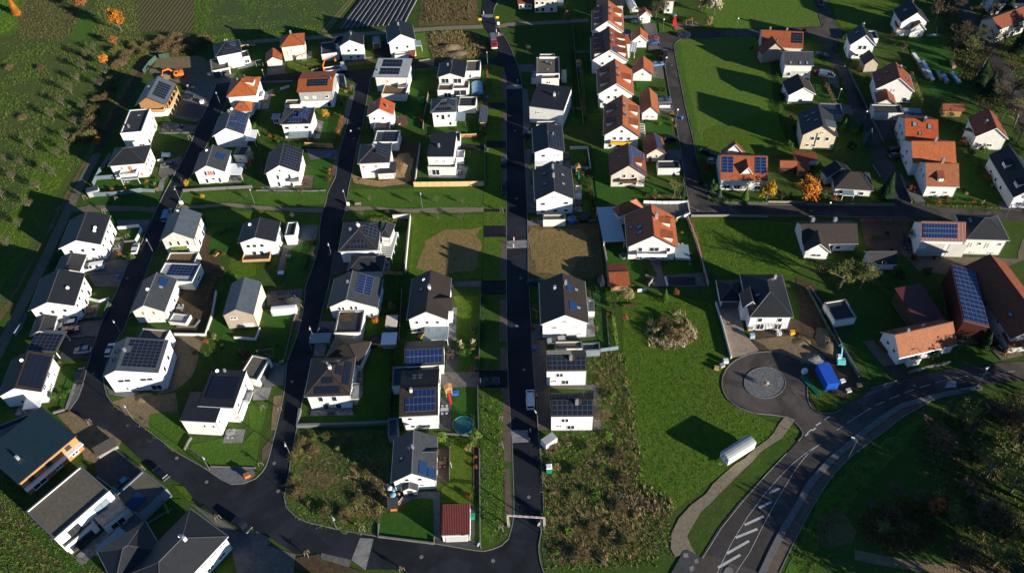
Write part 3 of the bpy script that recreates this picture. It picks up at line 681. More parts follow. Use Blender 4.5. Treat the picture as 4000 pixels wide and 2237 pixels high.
sheet('vacant_plot',[(1280,70),(1475,60),(1480,120),(1440,140),(1330,145),(1295,120)],'g_base',2,jag=.4)
sheet('vacant_plot',[(748,1082),(975,1080),(985,1240),(960,1300),(950,1348),(850,1330),(770,1308),(724,1275),(720,1210),(735,1150)],'g_scrub',2,jag=.2)
sheet('bare_soil',[(745,1195),(790,1180),(850,1195),(860,1225),(800,1235)],'g_brown',3,1,jag=.9)
sheet('vacant_plot',[(1480,890),(1560,880),(1580,990),(1600,1100),(1605,1245),(1680,1290),(1660,1400),(1560,1430),(1370,1420),(1360,1370),(1370,1290),(1366,1110),(1490,1090)],'g_scrub',2,jag=.3)
sheet('bare_soil',[(320,1000),(440,990),(460,1080),(440,1130),(360,1070),(280,1010)],'g_dirt',2,jag=.5)
sheet('vacant_plot',[(380,1040),(450,1040),(475,1120),(440,1135),(380,1085)],'g_bright',3,jag=.5)
sheet('bare_soil',[(440,640),(560,640),(540,740),(505,830),(445,870),(420,960),(390,985),(440,830)],'g_soil',2,jag=.5)
sheet('bare_soil',[(445,850),(520,845),(480,950),(440,985),(400,990)],'g_dirt',3,jag=.4)
sheet('bare_soil',[(990,400),(1040,395),(1048,440),(1020,465),(960,470),(890,462),(885,440),(930,455),(985,455)],'g_clay',2,jag=.4)
sheet('bare_soil',[(992,360),(1060,360),(1050,462),(1030,465),(1040,400),(990,395)],'g_soil',2,jag=.3)
sheet('construction_ground',[(395,145),(500,140),(530,160),(545,205),(500,230),(420,200),(375,185)],'g_dirt',2,jag=.4)
sheet('construction_ground',[(1885,830),(2030,800),(2075,800),(2170,970),(2095,1030),(2040,1015),(2030,930),(1960,885),(1900,880)],'g_soil',2,jag=.4)
sheet('construction_ground',[(1900,850),(2010,845),(2070,890),(2010,915),(1940,885)],'g_dirt',3,jag=.5)
sheet('construction_ground',[(2000,700),(2050,715),(2110,830),(2080,870),(2020,830)],'g_soil',3,jag=.4)
sheet('garden_lawn',[(2035,940),(2110,1000),(2105,1030),(2060,1030),(2035,985)],'g_meadow',3,jag=.3)
sheet('farmyard',[(2260,560),(2300,640),(2560,650),(2570,600),(2610,640),(2460,700),(2400,690),(2310,680),(2230,600),(2215,580)],'g_yard',2,jag=.3)
sheet('farmyard',[(2160,548),(2290,548),(2260,650),(2180,620)],'pavers_red',2)
sheet('bare_soil',[(-30,1180),(130,1230),(330,1441),(-30,1480)],'g_scrub',1,jag=.4)
AS='asphalt'
sheet('road',[(1220,-40),(1212,25),(1210,45),(1217,65),(1229,85),(1239,100),(1250,120),(1255,135),(1244,146),(1207,152),(1089,155),(1027,164),(884,178),(816,185),(719,190),(666,193),(598,202),(544,212),(531,250),(520,275),(500,308),(485,360),(470,386),(458,396),(445,426),(438,456),(410,493),(393,523),(375,568),(365,591),(350,626),(325,656),(300,721),(283,771),(260,801),(243,846),(228,894),(220,929),(200,996),(175,1031),(220,1066),(306,1110),(363,1163),(463,1223),(485,1253),(550,1303),(635,1330),(672,1348),(744,1393),(804,1390),(882,1408),(916,1432),(1014,1432),(1040,1480),(1390,1480),(1370,1441),(1360,1418),(1354,1380),(1358,1355),(1366,1318),(1368,1280),(1365,1205),(1360,1142),(1354,1095),(1348,1021),(1347,971),(1339,896),(1333,796),(1331,721),(1328,610),(1326,510),(1321,410),(1318,360),(1316,250),(1314,215),(1310,187),(1300,155),(1288,127),(1274,100),(1264,85),(1250,65),(1241,37),(1243,20),(1257,-40)],AS,4)
def plot(pts,mat='g_base',sm=0):
 sheet('plot',pts,mat,6,sm);kerb(pts,True,0)
plot(B1)
plot(B2)
kerb([(1329,721),(1328,610),(1326,510),(1321,410),(1318,360),(1316,250),(1310,187),(1288,127),(1264,85),(1250,65),(1241,37),(1243,20),(1257,0)])
kerb([(1331,721),(1339,896),(1347,971),(1354,1095),(1360,1142),(1365,1205),(1368,1280),(1366,1318),(1358,1355),(1354,1380),(1360,1418),(1370,1445)])
kerb([(544,212),(531,250),(500,308),(470,386),(445,426),(410,493),(375,568),(350,626),(325,656),(300,721),(260,801),(228,894),(200,996),(175,1031)])
sheet('road',[(1650,86),(1663,118),(1668,140),(1678,190),(1688,255),(1701,325),(1710,361),(1715,423),(1724,461),(1733,511),(1738,541),(1932,543),(2157,547),(2282,548),(2432,551),(2640,556),(2640,536),(2576,533),(2432,527),(2294,515),(2279,481),(2264,443),(2247,413),(2232,386),(2219,360),(2194,300),(2167,245),(2132,183),(2117,150),(2102,120),(2124,77),(2102,68),(2072,-20),(2042,-20),(2067,67),(1931,73),(1863,75),(1738,81)],'asphalt_old',4)
sheet('plot',[(1713,99),(1775,96),(1908,91),(2052,86),(2074,118),(2082,145),(2104,175),(2127,225),(2147,295),(2187,361),(2194,403),(2210,441),(2240,473),(2247,516),(2027,517),(1932,516),(1820,512),(1800,501),(1778,473),(1758,426),(1746,361),(1738,325),(1725,275),(1713,213),(1698,140),(1694,112)],'g_base',5)
sheet('meadow',[(1713,100),(1900,93),(1935,140),(1945,260),(1990,388),(1757,398),(1747,350),(1726,270),(1714,210),(1700,140),(1696,112)],'g_meadow_dry',6,jag=.3)
sheet('verge',[(1699,108),(1712,104),(1716,150),(1732,225),(1752,310),(1772,392),(1756,392),(1740,320),(1714,205),(1700,140)],'g_bright',7,jag=.3)
sheet('meadow',[(1768,330),(1945,275),(1990,388),(1775,398)],'g_meadow',7,jag=.5)
kerb([(1713,99),(1694,112),(1698,140),(1713,213),(1725,275),(1746,361),(1758,426),(1778,473),(1800,501),(1820,512),(1932,516),(2247,517)]);kerb([(1650,86),(1668,140),(1688,255),(1710,361),(1724,461),(1738,541),(1932,543),(2280,548)])
sheet('road',[(2392,-30),(2407,37),(2420,55),(2455,90),(2482,132),(2500,180),(2530,230),(2576,330),(2620,330),(2560,200),(2520,150),(2490,110),(2475,85),(2447,32),(2432,-30)],'asphalt_old',4)
sheet('road',[(2640,905),(2576,909),(2520,911),(2433,921),(2383,929),(2338,939),(2295,949),(2252,961),(2182,989),(2152,1006),(2132,1019),(2117,1029),(2102,1039),(2082,1041),(2065,1039),(2047,1031),(2035,1016),(2030,991),(2032,965),(2028,935),(2010,905),(1975,889),(1940,884),(1895,887),(1855,902),(1828,924),(1815,955),(1818,985),(1835,1010),(1865,1030),(1900,1040),(1932,1042),(1965,1046),(1995,1058),(2017,1081),(2020,1095),(2007,1110),(1979,1140),(1928,1190),(1858,1265),(1808,1328),(1760,1406),(1730,1460),(1890,1470),(1905,1441),(1932,1383),(1957,1335),(1982,1293),(2007,1250),(2027,1215),(2052,1185),(2082,1153),(2132,1110),(2167,1081),(2182,1071),(2217,1044),(2257,1019),(2307,1004),(2382,986),(2457,971),(2507,961),(2576,956),(2640,952)],'asphalt_old',4)
kerb([(2117,1029),(2102,1039),(2082,1041),(2065,1039),(2047,1031),(2035,1016),(2030,991),(2032,965),(2028,935)]);kerb([(2010,905),(1975,889),(1940,884),(1895,887),(1855,902),(1828,924),(1815,955),(1818,985),(1835,1010),(1865,1030),(1900,1040),(1932,1042),(1965,1046),(1995,1058),(2017,1081),(2020,1095),(2007,1110)])
isl=[(1924+52*math.cos(i*math.pi/12),963+39*math.sin(i*math.pi/12)) for i in range(24)]
sheet('roundabout_island',isl,'g_stones',6);kerb(isl,True,0)
edgeA=[(1905,1441),(1932,1383),(1957,1335),(1982,1293),(2007,1250),(2027,1215),(2052,1185),(2082,1153),(2132,1110),(2167,1081),(2217,1044),(2257,1019),(2307,1004),(2382,986),(2457,971)]
edgeC=[(1960,1441),(2002,1353),(2044,1273),(2077,1220),(2107,1180),(2157,1133),(2232,1080),(2262,1054),(2302,1031),(2347,1004),(2400,990),(2457,978)]
sheet('footway',edgeA+edgeC[::-1],'pavers_brown',5)
P_=[G(p) for p in edgeA];link('kerb_strip',ribbon_mesh('kerb_strip',[p+Vector((.75,-.35,0)) for p in P_],1.3,.0,.26,'concrete_dark'))['kind']='structure'
kerb(edgeC)
sheet('footway',[(2245,1441-470),(2252,958),(2182,986),(2170,1000)],'pavers_grey',5)
def dash(a,b,wd=.12):
 P=[G(a),G(b)];z=lev(5);link('road_marking',ribbon_mesh('road_marking',P,wd,z,z,'paint_white'))['kind']='structure'
def mark(pts,wd=.12):
 P=[G(p) for p in pts];z=lev(5);link('road_marking',ribbon_mesh('road_marking',P,wd,z,z,'paint_white'))['kind']='structure'
R(2,3)
for a,b in (((2360,858),(2480,850)),((2125,880),(2240,868)),((1895,915),(2010,895)),((1680,965),(1785,940)),((1525,1013),(1628,982)),((1370,1067),(1468,1033)),((1223,1127),(1320,1088)),((1075,1195),(1168,1152)),((790,1372),(1028,1220)),((690,1441),(755,1400))):dash(a,b)
for a,b in (((480,1395),(528,1363)),((568,1335),(616,1302)),((395,1467),(440,1432))):dash(a,b,.3)
for y in (958,975,992,1008):dash((1800-(y-958)*.4,y),(1890,y-6),.3)
R('F')
for a,b in (((2402,15),(2404,20)),((2406,27),(2409,33)),((2412,40),(2415,46)),((2418,52),(2422,58))):dash(a,b)
mark([(2064,1116),(2038,1135),(2016,1160),(1998,1185),(1978,1218),(1950,1265),(1920,1320),(1885,1390),(1850,1441)],.10)
mark([(2064,1116),(2030,1137),(1995,1165),(1960,1200),(1925,1240),(1880,1300),(1840,1365),(1803,1441)],.10)
mark([(1979,1140),(1930,1191),(1863,1267),(1813,1330),(1767,1404)],.10)
for a,b in (((1961,1228),(1935,1240)),((1940,1262),(1910,1277)),((1921,1298),(1873,1320)),((1905,1330),(1850,1352)),((1884,1360),(1828,1392)),((1862,1395),(1806,1427))):dash(a,b,.5)
for a,b in (((2033,1090),(2025,1096)),((2052,1076),(2043,1083))):dash(a,b,.3)
sheet('traffic_island',[(1818,1441),(1825,1428),(1835,1424),(1843,1430),(1845,1445)],'concrete',8)
sheet('footway',[(1686,1445),(1720,1386),(1732,1383),(1762,1402),(1742,1445)],'pavers_dark',8)
for q in ([(1718,1392),(1730,1392),(1732,1402),(1720,1402)],[(1745,1408),(1755,1404),(1757,1415),(1748,1418)],[(1733,1426),(1744,1422),(1746,1434),(1736,1438)]):sheet('tactile_slab',q,'slabs_light',9)
sheet('gravel_path',[(1975,1048),(1931,1105),(1893,1135),(1850,1168),(1813,1198),(1775,1240),(1738,1270),(1705,1305),(1692,1343),(1690,1380),(1700,1402),(1730,1385),(1752,1398),(1738,1376),(1730,1350),(1738,1325),(1763,1288),(1813,1240),(1850,1203),(1895,1160),(1931,1123),(1965,1100),(1999,1058)],'g_gravelpath',5,jag=.25)
sheet('dirt_path',[(180,526),(225,517),(322,519),(398,521),(390,534),(322,531),(180,536)],'g_yard',5,jag=.2)
sheet('gravel_path',[(450,517),(500,517),(575,512),(612,515),(644,518),(719,522),(816,524),(811,537),(719,532),(644,527),(575,520),(512,524),(445,527)],'g_gravelpath',8,jag=.15)
sheet('gravel_path',[(869,521),(931,521),(1019,527),(1119,523),(1216,523),(1216,534),(1144,537),(1044,536),(944,529),(866,532)],'g_gravelpath',8,jag=.15)
ribbon('farm_track',[(560,112),(600,109),(660,104),(705,101),(780,96),(870,89),(960,83),(1040,77),(1130,71),(1215,68)],2.8,'g_gravelpath',4,sm=1);ribbon('farm_track',[(1248,68),(1290,61),(1363,59),(1480,52)],2.6,'g_gravelpath',4,sm=1)
ribbon('farm_track',[(815,82),(850,40),(884,0),(910,-30)],2.6,'g_dirt',4,sm=1);ribbon('farm_track_grass_strip',[(817,80),(852,39),(886,-2)],.7,'g_bright',5,sm=1)
for q in ([(1211,38),(1241,37),(1241,45),(1211,46)],[(1232,88),(1262,84),(1266,90),(1239,96)],[(1275,215),(1314,214),(1315,224),(1275,225)],[(1275,607),(1329,604),(1330,624),(1275,626)],[(1286,1082),(1328,1082),(1330,1112),(1290,1114)]):sheet('speed_table',q,'slabs_light',5)
sheet('speed_table',[(906,1352),(940,1355),(920,1434),(884,1408)],'slabs_light',5)
for p in ((720,1262),(700,1235),(445,1152),(520,1212),(235,940),(690,1165),(1310,700),(1296,330),(1300,500),(1330,1250),(1755,530),(2040,531),(1705,280),(1690,165),(2120,210),(2040,1140),(2150,1050),(1318,930),(830,640),(735,960),(890,350),(440,470),(320,700),(1240,1410),(1060,1400),(2300,970),(1300,820)):
 c_=G(p);z=lev(5);link('manhole_cover',MB().lathe([(.42,z),(.40,z+.012)],12,0,(c_.x,c_.y)).mesh('manhole_cover',['concrete']))['kind']='structure'
def Y(name,mat,*pts,L=7,**k):return sheet(name,list(pts),mat,L,**k)
R(0,0)
Y('forecourt','pavers',(1870,905),(2150,905),(2120,1000),(2040,1180),(1980,1230),(1740,1170),(1800,1050),(1840,960),L=5)
Y('forecourt','pavers_dark',(1800,1060),(2100,1040),(2010,1200),(1760,1165),L=6)
Y('driveway','pavers',(2160,850),(2320,830),(2370,740),(2140,770),L=5);Y('forecourt','pavers',(1960,820),(2170,850),(2150,905),(1890,905),L=5)
Y('driveway','pavers',(1640,1230),(1980,1260),(1950,1330),(1620,1340),L=5);Y('garden_lawn','g_lawn',(1640,1165),(1980,1225),(1965,1255),(1650,1215),L=5);Y('garden_lawn','g_lawn',(1620,1355),(1860,1360),(1820,1441),(1600,1441),L=5)
R('Z3')
Y('garden_lawn','g_lawn',(1380,930),(1600,860),(1720,840),(1735,950),(1380,985),L=5);Y('driveway','pavers',(1745,850),(1960,800),(1990,930),(1745,955),L=5)
Y('patio','slabs_stone',(1430,800),(1570,760),(1600,790),(1570,840),(1370,880),L=5);Y('vacant_plot','g_meadow',(2000,780),(2420,740),(2440,900),(2000,930),L=5)
Y('garden_lawn','g_lawn',(1440,600),(1720,560),(1725,780),(1600,790),(1520,700),L=5);Y('patio','slabs_stone',(1680,1180),(1830,1120),(1760,1370),(1640,1380),L=7);Y('garden_lawn','g_lawn',(1830,1130),(2060,1060),(1960,1360),(1800,1380),L=7)
R(0,1)
Y('driveway','pavers_dark',(655,545),(835,520),(860,600),(670,640),L=5);Y('garden_bed','g_brown',(900,600),(1180,590),(1180,650),(890,670),L=5)
Y('driveway','asphalt_black',(1180,480),(1310,390),(1360,560),(1330,600),(1200,600),L=5);Y('garden_lawn','g_meadow_dry',(1590,340),(1700,330),(1745,580),(1600,600),L=5)
Y('patio','slabs_stone',(560,520),(570,580),(480,620),(440,600),(500,520),L=5)
Y('garden_lawn','g_lawn',(1540,710),(1780,700),(1750,800),(1740,930),(1670,960),(1520,970),(1545,850));Y('garden_lawn','g_lawn',(1400,1040),(1720,1000),(1710,1200),(1640,1310),(1400,1290));Y('patio','pavers_red',(1400,1165),(1515,1165),(1530,1270),(1395,1275),L=8)
Y('garden_lawn','g_lawn',(1720,1250),(2300,1260),(2320,1370),(1700,1350));Y('driveway','pavers_brown',(2200,1020),(2335,1030),(2320,1090),(2200,1120));Y('driveway','asphalt_black',(2335,1035),(2517,1035),(2517,1105),(2335,1100),L=8)
Y('parking_bay','pavers_brown',(2465,750),(2512,760),(2514,1000),(2470,1000),L=8);Y('parking_bay','pavers_brown',(2470,1130),(2515,1130),(2517,1441),(2470,1441),L=8)
Y('garden_lawn','g_lawn',(2110,800),(2330,800),(2335,960),(2120,960));Y('driveway','slabs_stone',(780,770),(890,760),(910,880),(790,830));Y('garden_lawn','g_lawn',(690,1220),(830,1210),(800,1380),(680,1340));Y('patio','slabs_stone',(600,1200),(680,1230),(640,1400),(550,1400),L=8);Y('footway','pavers',(920,1000),(1000,920),(950,1120),(890,1260),(830,1360),(880,1180))
R(1,0)
Y('driveway','pavers',(1620,190),(1830,130),(1800,260),(1650,380),(1590,320),L=5);Y('garden_lawn','g_lawn',(970,370),(1600,340),(1570,480),(900,530),(960,420),L=5);Y('patio','slabs_stone',(1210,360),(1370,350),(1400,400),(1230,420),L=6);Y('gravel_bed','slabs_light',(1610,370),(1660,350),(1640,480),(1570,490),L=5)
Y('driveway','pavers_grey',(1170,775),(1510,770),(1460,890),(1390,840),(1190,860),L=5);Y('garden_lawn','g_lawn',(1290,870),(1390,850),(1350,960),(1250,975),L=5);Y('patio','pavers',(1100,1020),(1260,980),(1210,1150),(1080,1170),L=5);Y('driveway','pavers',(860,1180),(1300,1160),(1250,1290),(880,1320),L=5);Y('driveway','pavers',(890,1320),(1250,1300),(1200,1441),(950,1441),L=6)
Y('garden_lawn','g_lawn',(1960,415),(2320,410),(2300,460),(1930,470));Y('garden_lawn','g_lawn',(2520,230),(2573,200),(2573,430),(2460,420));Y('patio','slabs_stone',(2280,340),(2440,320),(2420,400),(2300,400),L=8)
Y('garden_lawn','g_lawn',(2080,790),(2400,800),(2330,1050),(2200,1240),(2040,1200),(2100,1000));Y('garden_path','g_soil',(2060,880),(2140,900),(2060,1200),(2000,1180),L=8);Y('garden_lawn','g_meadow',(2350,1100),(2573,1150),(2573,1330),(2400,1370),(2290,1250))
R(1,1)
Y('driveway','pavers_grey',(500,55),(830,65),(815,170),(700,150),(550,170));Y('garden_lawn','g_lawn',(540,190),(690,150),(740,200),(690,460),(570,460),(590,330),(520,330));Y('patio','pavers_brown',(480,320),(580,330),(560,450),(400,450));Y('footway','pavers_brown',(780,200),(830,180),(800,330),(750,330));Y('patio','slabs_stone',(60,440),(400,430),(390,455),(50,470))
Y('driveway','pavers_grey',(440,830),(630,825),(600,970),(400,1000));Y('garden_path','pavers',(280,1030),(460,1000),(330,1080),(280,1280),(210,1290));Y('garden_lawn','g_lawn',(360,1050),(550,1020),(480,1280),(440,1430),(290,1430),(320,1150));Y('footway','pavers_brown',(590,1010),(640,1030),(600,1180),(545,1160))
Y('garden_lawn','g_lawn',(1640,240),(1990,220),(2300,90),(2290,405),(1630,400));Y('patio','slabs_light',(1740,280),(2000,260),(2040,215),(2135,245),(2095,360),(1735,350),L=8);Y('driveway','asphalt_black',(2050,0),(2310,30),(2300,70),(2060,65));Y('driveway','asphalt_black',(2318,-20),(2517,-20),(2517,50),(2318,50),L=8)
Y('parking_bay','pavers_brown',(2470,85),(2515,85),(2515,540),(2470,540));Y('footway','asphalt_black',(2295,662),(2515,665),(2515,692),(2295,692));Y('driveway','asphalt_black',(2290,830),(2515,830),(2515,945),(2288,945));Y('parking_bay','pavers_brown',(2460,985),(2515,985),(2515,1350),(2455,1350))
Y('garden_lawn','g_lawn',(1370,830),(1540,880),(1500,1250),(1340,1240));Y('driveway','pavers_dark',(800,1090),(930,1090),(940,1270),(760,1330));Y('driveway','pavers',(1930,1385),(2265,1385),(2260,1441),(1930,1441));Y('driveway','asphalt_black',(2268,1390),(2517,1390),(2517,1520),(2268,1520));Y('patio','slabs_stone',(1280,1140),(1350,1200),(1340,1280),(1280,1280))
R(2,0)
Y('forecourt','pavers',(590,380),(1040,330),(970,500),(620,490),L=5);Y('forecourt','pavers_dark',(650,530),(975,505),(930,620),(890,720),(590,740),L=5);Y('patio','pavers',(830,210),(1010,170),(960,320),(830,330),L=5);Y('garden_lawn','g_lawn',(1010,170),(1090,160),(1040,320),(960,320),L=5);Y('garden_lawn','g_lawn',(700,830),(780,820),(740,960),(640,1200),(590,1190),L=5);Y('gravel_strip','slabs_light',(740,970),(775,970),(700,1230),(650,1240),L=5)
Y('paved_verge','pavers',(780,985),(850,970),(800,1110),(700,1250),(680,1230),L=5);Y('yard','g_dirt',(570,1290),(700,1250),(1060,1441),(1090,1500),(800,1560),(700,1420),L=5);Y('patio','slabs_stone',(200,1190),(420,1150),(380,1290),(150,1290),L=5)
Y('terrace','slabs_stone',(1760,150),(1920,140),(1860,300),(1730,300));Y('garden_soil','g_soil',(1950,120),(2060,60),(2000,330),(1890,390));Y('garden_lawn','g_lawn',(2140,330),(2250,350),(2330,560),(2200,600),(2130,480));Y('gravel_strip','g_stones',(1050,960),(1110,1040),(1450,1040),(1300,1120),(1100,1080));Y('garden_lawn','g_lawn',(2310,580),(2573,560),(2573,690),(2360,690))
R(2,1)
Y('driveway','pavers',(120,50),(470,20),(440,190),(110,190));Y('garden_lawn','g_lawn',(100,280),(400,260),(320,540),(270,750),(120,740));Y('footway','pavers_brown',(400,270),(480,260),(430,450),(370,440));Y('verge','g_meadow',(370,450),(425,460),(310,770),(290,750));Y('driveway','pavers_grey',(80,760),(310,770),(270,990),(80,1010));Y('terrace','slabs_light',(-20,1010),(160,1010),(120,1140),(-30,1140))
Y('garden_lawn','g_bright',(-80,1160),(130,1160),(60,1441),(-60,1441));Y('gravel_strip','g_dirt',(180,1100),(270,1090),(200,1441),(150,1441));Y('driveway','pavers_grey',(640,350),(800,350),(790,480),(620,480));Y('driveway','slabs_stone',(600,570),(710,580),(690,700),(585,700));Y('garden_lawn','g_lawn',(1090,810),(1370,640),(1350,1370),(1000,1370),(430,1390),(540,1300),(990,1290),(1060,1100));Y('terrace','slabs_stone',(560,1230),(950,1210),(990,1290),(540,1300),L=8);Y('terrace','slabs_stone',(1010,810),(1080,810),(1070,1090),(1000,1200),(960,1100),L=8)
Y('garden_lawn','g_lawn',(1100,330),(1290,330),(1290,570),(1090,570));Y('garden_lawn','g_meadow',(1980,95),(2250,95),(2240,560),(2010,540),(2020,210));Y('garden_path','slabs_stone',(1985,210),(2020,210),(2010,540),(1930,560),(1930,400),L=8);Y('garden_lawn','g_lawn',(1450,330),(1540,340),(1550,490),(1700,500),(1690,550),(1440,540));Y('terrace','decking',(1700,490),(1920,480),(1925,550),(1700,555),L=8)
Y('terrace','pavers_dark',(1910,600),(2030,600),(2025,855),(1910,855));Y('driveway','pavers',(1860,860),(2240,860),(2240,1010),(1860,1010));Y('driveway','asphalt_black',(2245,842),(2530,842),(2532,1015),(2245,1015));Y('garden_lawn','g_lawn',(1980,1060),(2210,1050),(2200,1400),(1970,1400));Y('terrace','pavers_dark',(1850,1120),(1970,1110),(1960,1441),(1850,1441));Y('driveway','asphalt_black',(2265,-60),(2517,-60),(2517,82),(2265,82),L=8)
Y('parking_bay','pavers_brown',(2450,135),(2518,135),(2520,550),(2445,550));Y('parking_bay','pavers_brown',(2455,615),(2525,615),(2530,840),(2450,835));Y('parking_bay','pavers_brown',(2465,1020),(2540,1020),(2570,1441),(2480,1441));Y('garden_lawn','g_lawn',(2040,620),(2230,610),(2220,820),(2040,810))
R(3,1)
Y('driveway','pavers_grey',(1500,630),(1850,625),(1855,1115),(1790,1090),(1785,720),(1740,690),(1560,700),(1430,790));Y('garden_lawn','g_lawn',(1560,705),(1780,700),(1785,1130),(1235,1075),(1240,860),(1440,810));Y('terrace','decking',(1825,195),(1945,195),(1940,530),(1815,530));Y('garden_lawn','g_meadow',(1950,90),(2170,80),(2160,740),(1860,740),(1860,600),(1945,530));Y('driveway','pavers_dark',(1790,1120),(2210,1110),(2260,1200),(1790,1150));Y('garden_bed','g_soil',(2175,100),(2240,100),(2240,600),(2180,600));Y('parking_bay','pavers_brown',(2495,395),(2550,395),(2575,880),(2500,870));Y('driveway','pavers_dark',(2150,780),(2215,780),(2200,1080),(2155,1080));Y('footway','pavers_brown',(60,200),(180,60),(130,280),(60,330));Y('parking_bay','pavers_brown',(2480,20),(2560,20),(2570,330),(2490,320))
Y('footway','pavers',(660,1240),(960,1310),(930,1400),(640,1300),L=5);Y('driveway','pavers',(0,1020),(110,1075),(150,1130),(120,1165),(400,1255),(380,1441),(-60,1441),L=5);Y('garden_bed','g_soil',(400,1290),(640,1250),(660,1300),(1090,1430),(600,1441),(400,1400),L=5)
R(3,0)
Y('driveway','pavers_dark',(950,340),(1190,190),(1400,400),(1430,415),(1190,640),(990,490),L=5);Y('yard','g_dirt',(760,60),(1060,0),(1225,120),(1190,190),(950,340),(850,300),L=5);Y('terrace','slabs_stone',(740,1290),(1300,800),(1480,960),(1080,1340),(960,1260),(830,1370),L=5);Y('garden_lawn','g_lawn',(240,950),(330,930),(760,1300),(830,1380),(980,1260),(1080,1350),(700,1441),L=5);Y('footway','pavers',(1900,730),(2210,900),(2380,1010),(2560,1030),(2560,1441),(2380,1441),(2300,1080),L=5);Y('garden_lawn','g_lawn',(1680,700),(1830,700),(1740,800),(1500,920),(1620,740),L=5);Y('verge','g_meadow',(1740,560),(1850,570),(1940,690),(1900,720),L=6)
Y('garden_lawn','g_bright',(1930,150),(2250,90),(2440,140),(2573,0),(2620,60),(2573,370),(2140,370),(1900,200));Y('gravel_bed','g_stones',(2040,380),(2573,385),(2560,470),(2450,545),(2330,550),(2220,500));Y('terrace','slabs_light',(2240,140),(2440,135),(2470,0),(2280,0),L=8)
R(0,2)
Y('driveway','pavers',(60,655),(230,650),(230,720),(90,750),L=5);Y('garden_lawn','g_lawn',(90,730),(200,725),(200,860),(100,870),L=5);Y('garden_lawn','g_lawn',(510,620),(640,620),(700,1250),(560,1240),(540,900),L=5);Y('driveway','pavers',(110,900),(160,900),(190,1250),(120,1441),L=5);Y('garden_lawn','g_lawn',(660,770),(860,770),(900,1130),(700,1130),L=5);Y('garden_lawn','g_lawn',(560,60),(740,0),(750,150),(560,150),L=5)
Y('driveway','pavers',(1300,240),(1440,240),(1470,350),(1390,360),(1500,500),(1370,520),(1370,380),L=5);Y('driveway','pavers',(1420,650),(1510,650),(1530,800),(1410,790),L=5);Y('driveway','pavers',(1470,1000),(1590,1000),(1620,1150),(1490,1140),L=5);Y('garden_lawn','g_lawn',(1240,820),(1400,820),(1420,900),(1260,920),L=5);Y('garden_lawn','g_lawn',(1340,1200),(1560,1170),(1600,1360),(1350,1320),L=5);Y('playground','g_dirt',(1580,230),(1850,220),(1900,270),(1640,310),L=5);Y('garden_lawn','g_bright',(1470,220),(1600,230),(1620,320),(1480,335),L=5)
R(1,2)
Y('driveway','pavers',(130,60),(200,60),(230,560),(240,705),(155,700),(140,300),L=5);Y('patio','pavers',(515,90),(570,90),(590,240),(520,240),L=5);Y('garden_lawn','g_lawn',(585,80),(730,80),(740,210),(590,215),L=5);Y('garden_lawn','g_lawn',(630,270),(740,290),(800,770),(580,780),(700,690),(700,420),L=5);Y('terrace','slabs_stone',(630,550),(700,555),(710,690),(620,690),L=6);Y('driveway','concrete',(155,780),(310,780),(310,830),(160,825),L=5);Y('garden_lawn','g_lawn',(790,60),(980,60),(1000,400),(1330,400),(1740,480),(1700,560),(860,600),L=5);Y('driveway','pavers',(1560,70),(1690,70),(1700,170),(1545,165),L=5)
Y('garden_lawn','g_lawn',(935,1060),(1150,1060),(1170,1190),(1330,1190),(1330,1370),(1190,1370),(960,1250),L=5);Y('garden_path','pavers',(1350,1120),(1480,1120),(1520,1330),(1930,1300),(1950,1441),(1370,1441),(1350,1340),(1460,1330),L=5);Y('garden_lawn','g_lawn',(1490,1180),(1800,1170),(1820,1310),(1530,1320),L=6);Y('forecourt','pavers',(1310,600),(1760,600),(1780,760),(1640,770),L=5);Y('garden_lawn','g_lawn',(1650,780),(1740,770),(1780,990),(1680,980),L=5);Y('pool','film_black',(1565,1345),(1835,1345),(1850,1430),(1580,1430),L=7);Y('garden_lawn','g_base',(1900,330),(2060,600),(2573,600),(2573,460),(2000,440),L=7)
R(2,2)
Y('driveway','pavers_brown',(195,530),(340,530),(345,1000),(380,1020),(390,1441),(260,1441),(215,900),L=5);Y('driveway','pavers',(185,370),(290,380),(300,520),(360,540),(700,520),(840,505),(830,380),(770,370),(750,500),(300,520),(195,530),L=6);Y('terrace','slabs_stone',(750,105),(800,105),(835,500),(745,500),L=6);Y('garden_lawn','g_lawn',(810,50),(940,30),(970,630),(850,500),L=5);Y('driveway','pavers',(340,990),(850,985),(870,1110),(900,1441),(820,1441),(820,1040),(360,1020),L=6);Y('driveway','pavers_beige',(2040,160),(2270,170),(2300,300),(2340,480),(2480,640),(2400,680),(2200,720),(2170,600),(2100,350),L=5)
R(0,3)
Y('garden','g_lawn',(480,800),(640,900),(780,980),(700,1020),(480,1020));Y('driveway','pavers',(730,1040),(830,1070),(860,1160),(740,1160));Y('driveway','pavers',(600,780),(700,760),(720,900),(600,850));Y('garden_lawn','g_lawn',(1380,380),(1680,360),(1800,620),(1950,700),(1900,760),(1600,720),(1450,560),L=5);Y('forecourt','pavers_dark',(1030,1190),(1290,1190),(1340,1400),(1120,1400),L=5)
R(1,3)
Y('driveway','pavers',(1330,340),(1400,470),(1480,600),(1590,640),(1550,510),(1450,400),L=5);Y('driveway','pavers',(2320,590),(2573,680),(2573,690),(2330,665),L=5)
R(2,3)
Y('driveway','g_yard',(940,545),(1060,540),(1280,775),(1160,805),L=5);Y('driveway','asphalt_old',(1160,805),(1300,780),(1450,905),(1260,930),L=5);Y('farmyard','g_yard',(2230,420),(2400,560),(2573,690),(2350,740),(2200,600),L=5)
R(0,0)
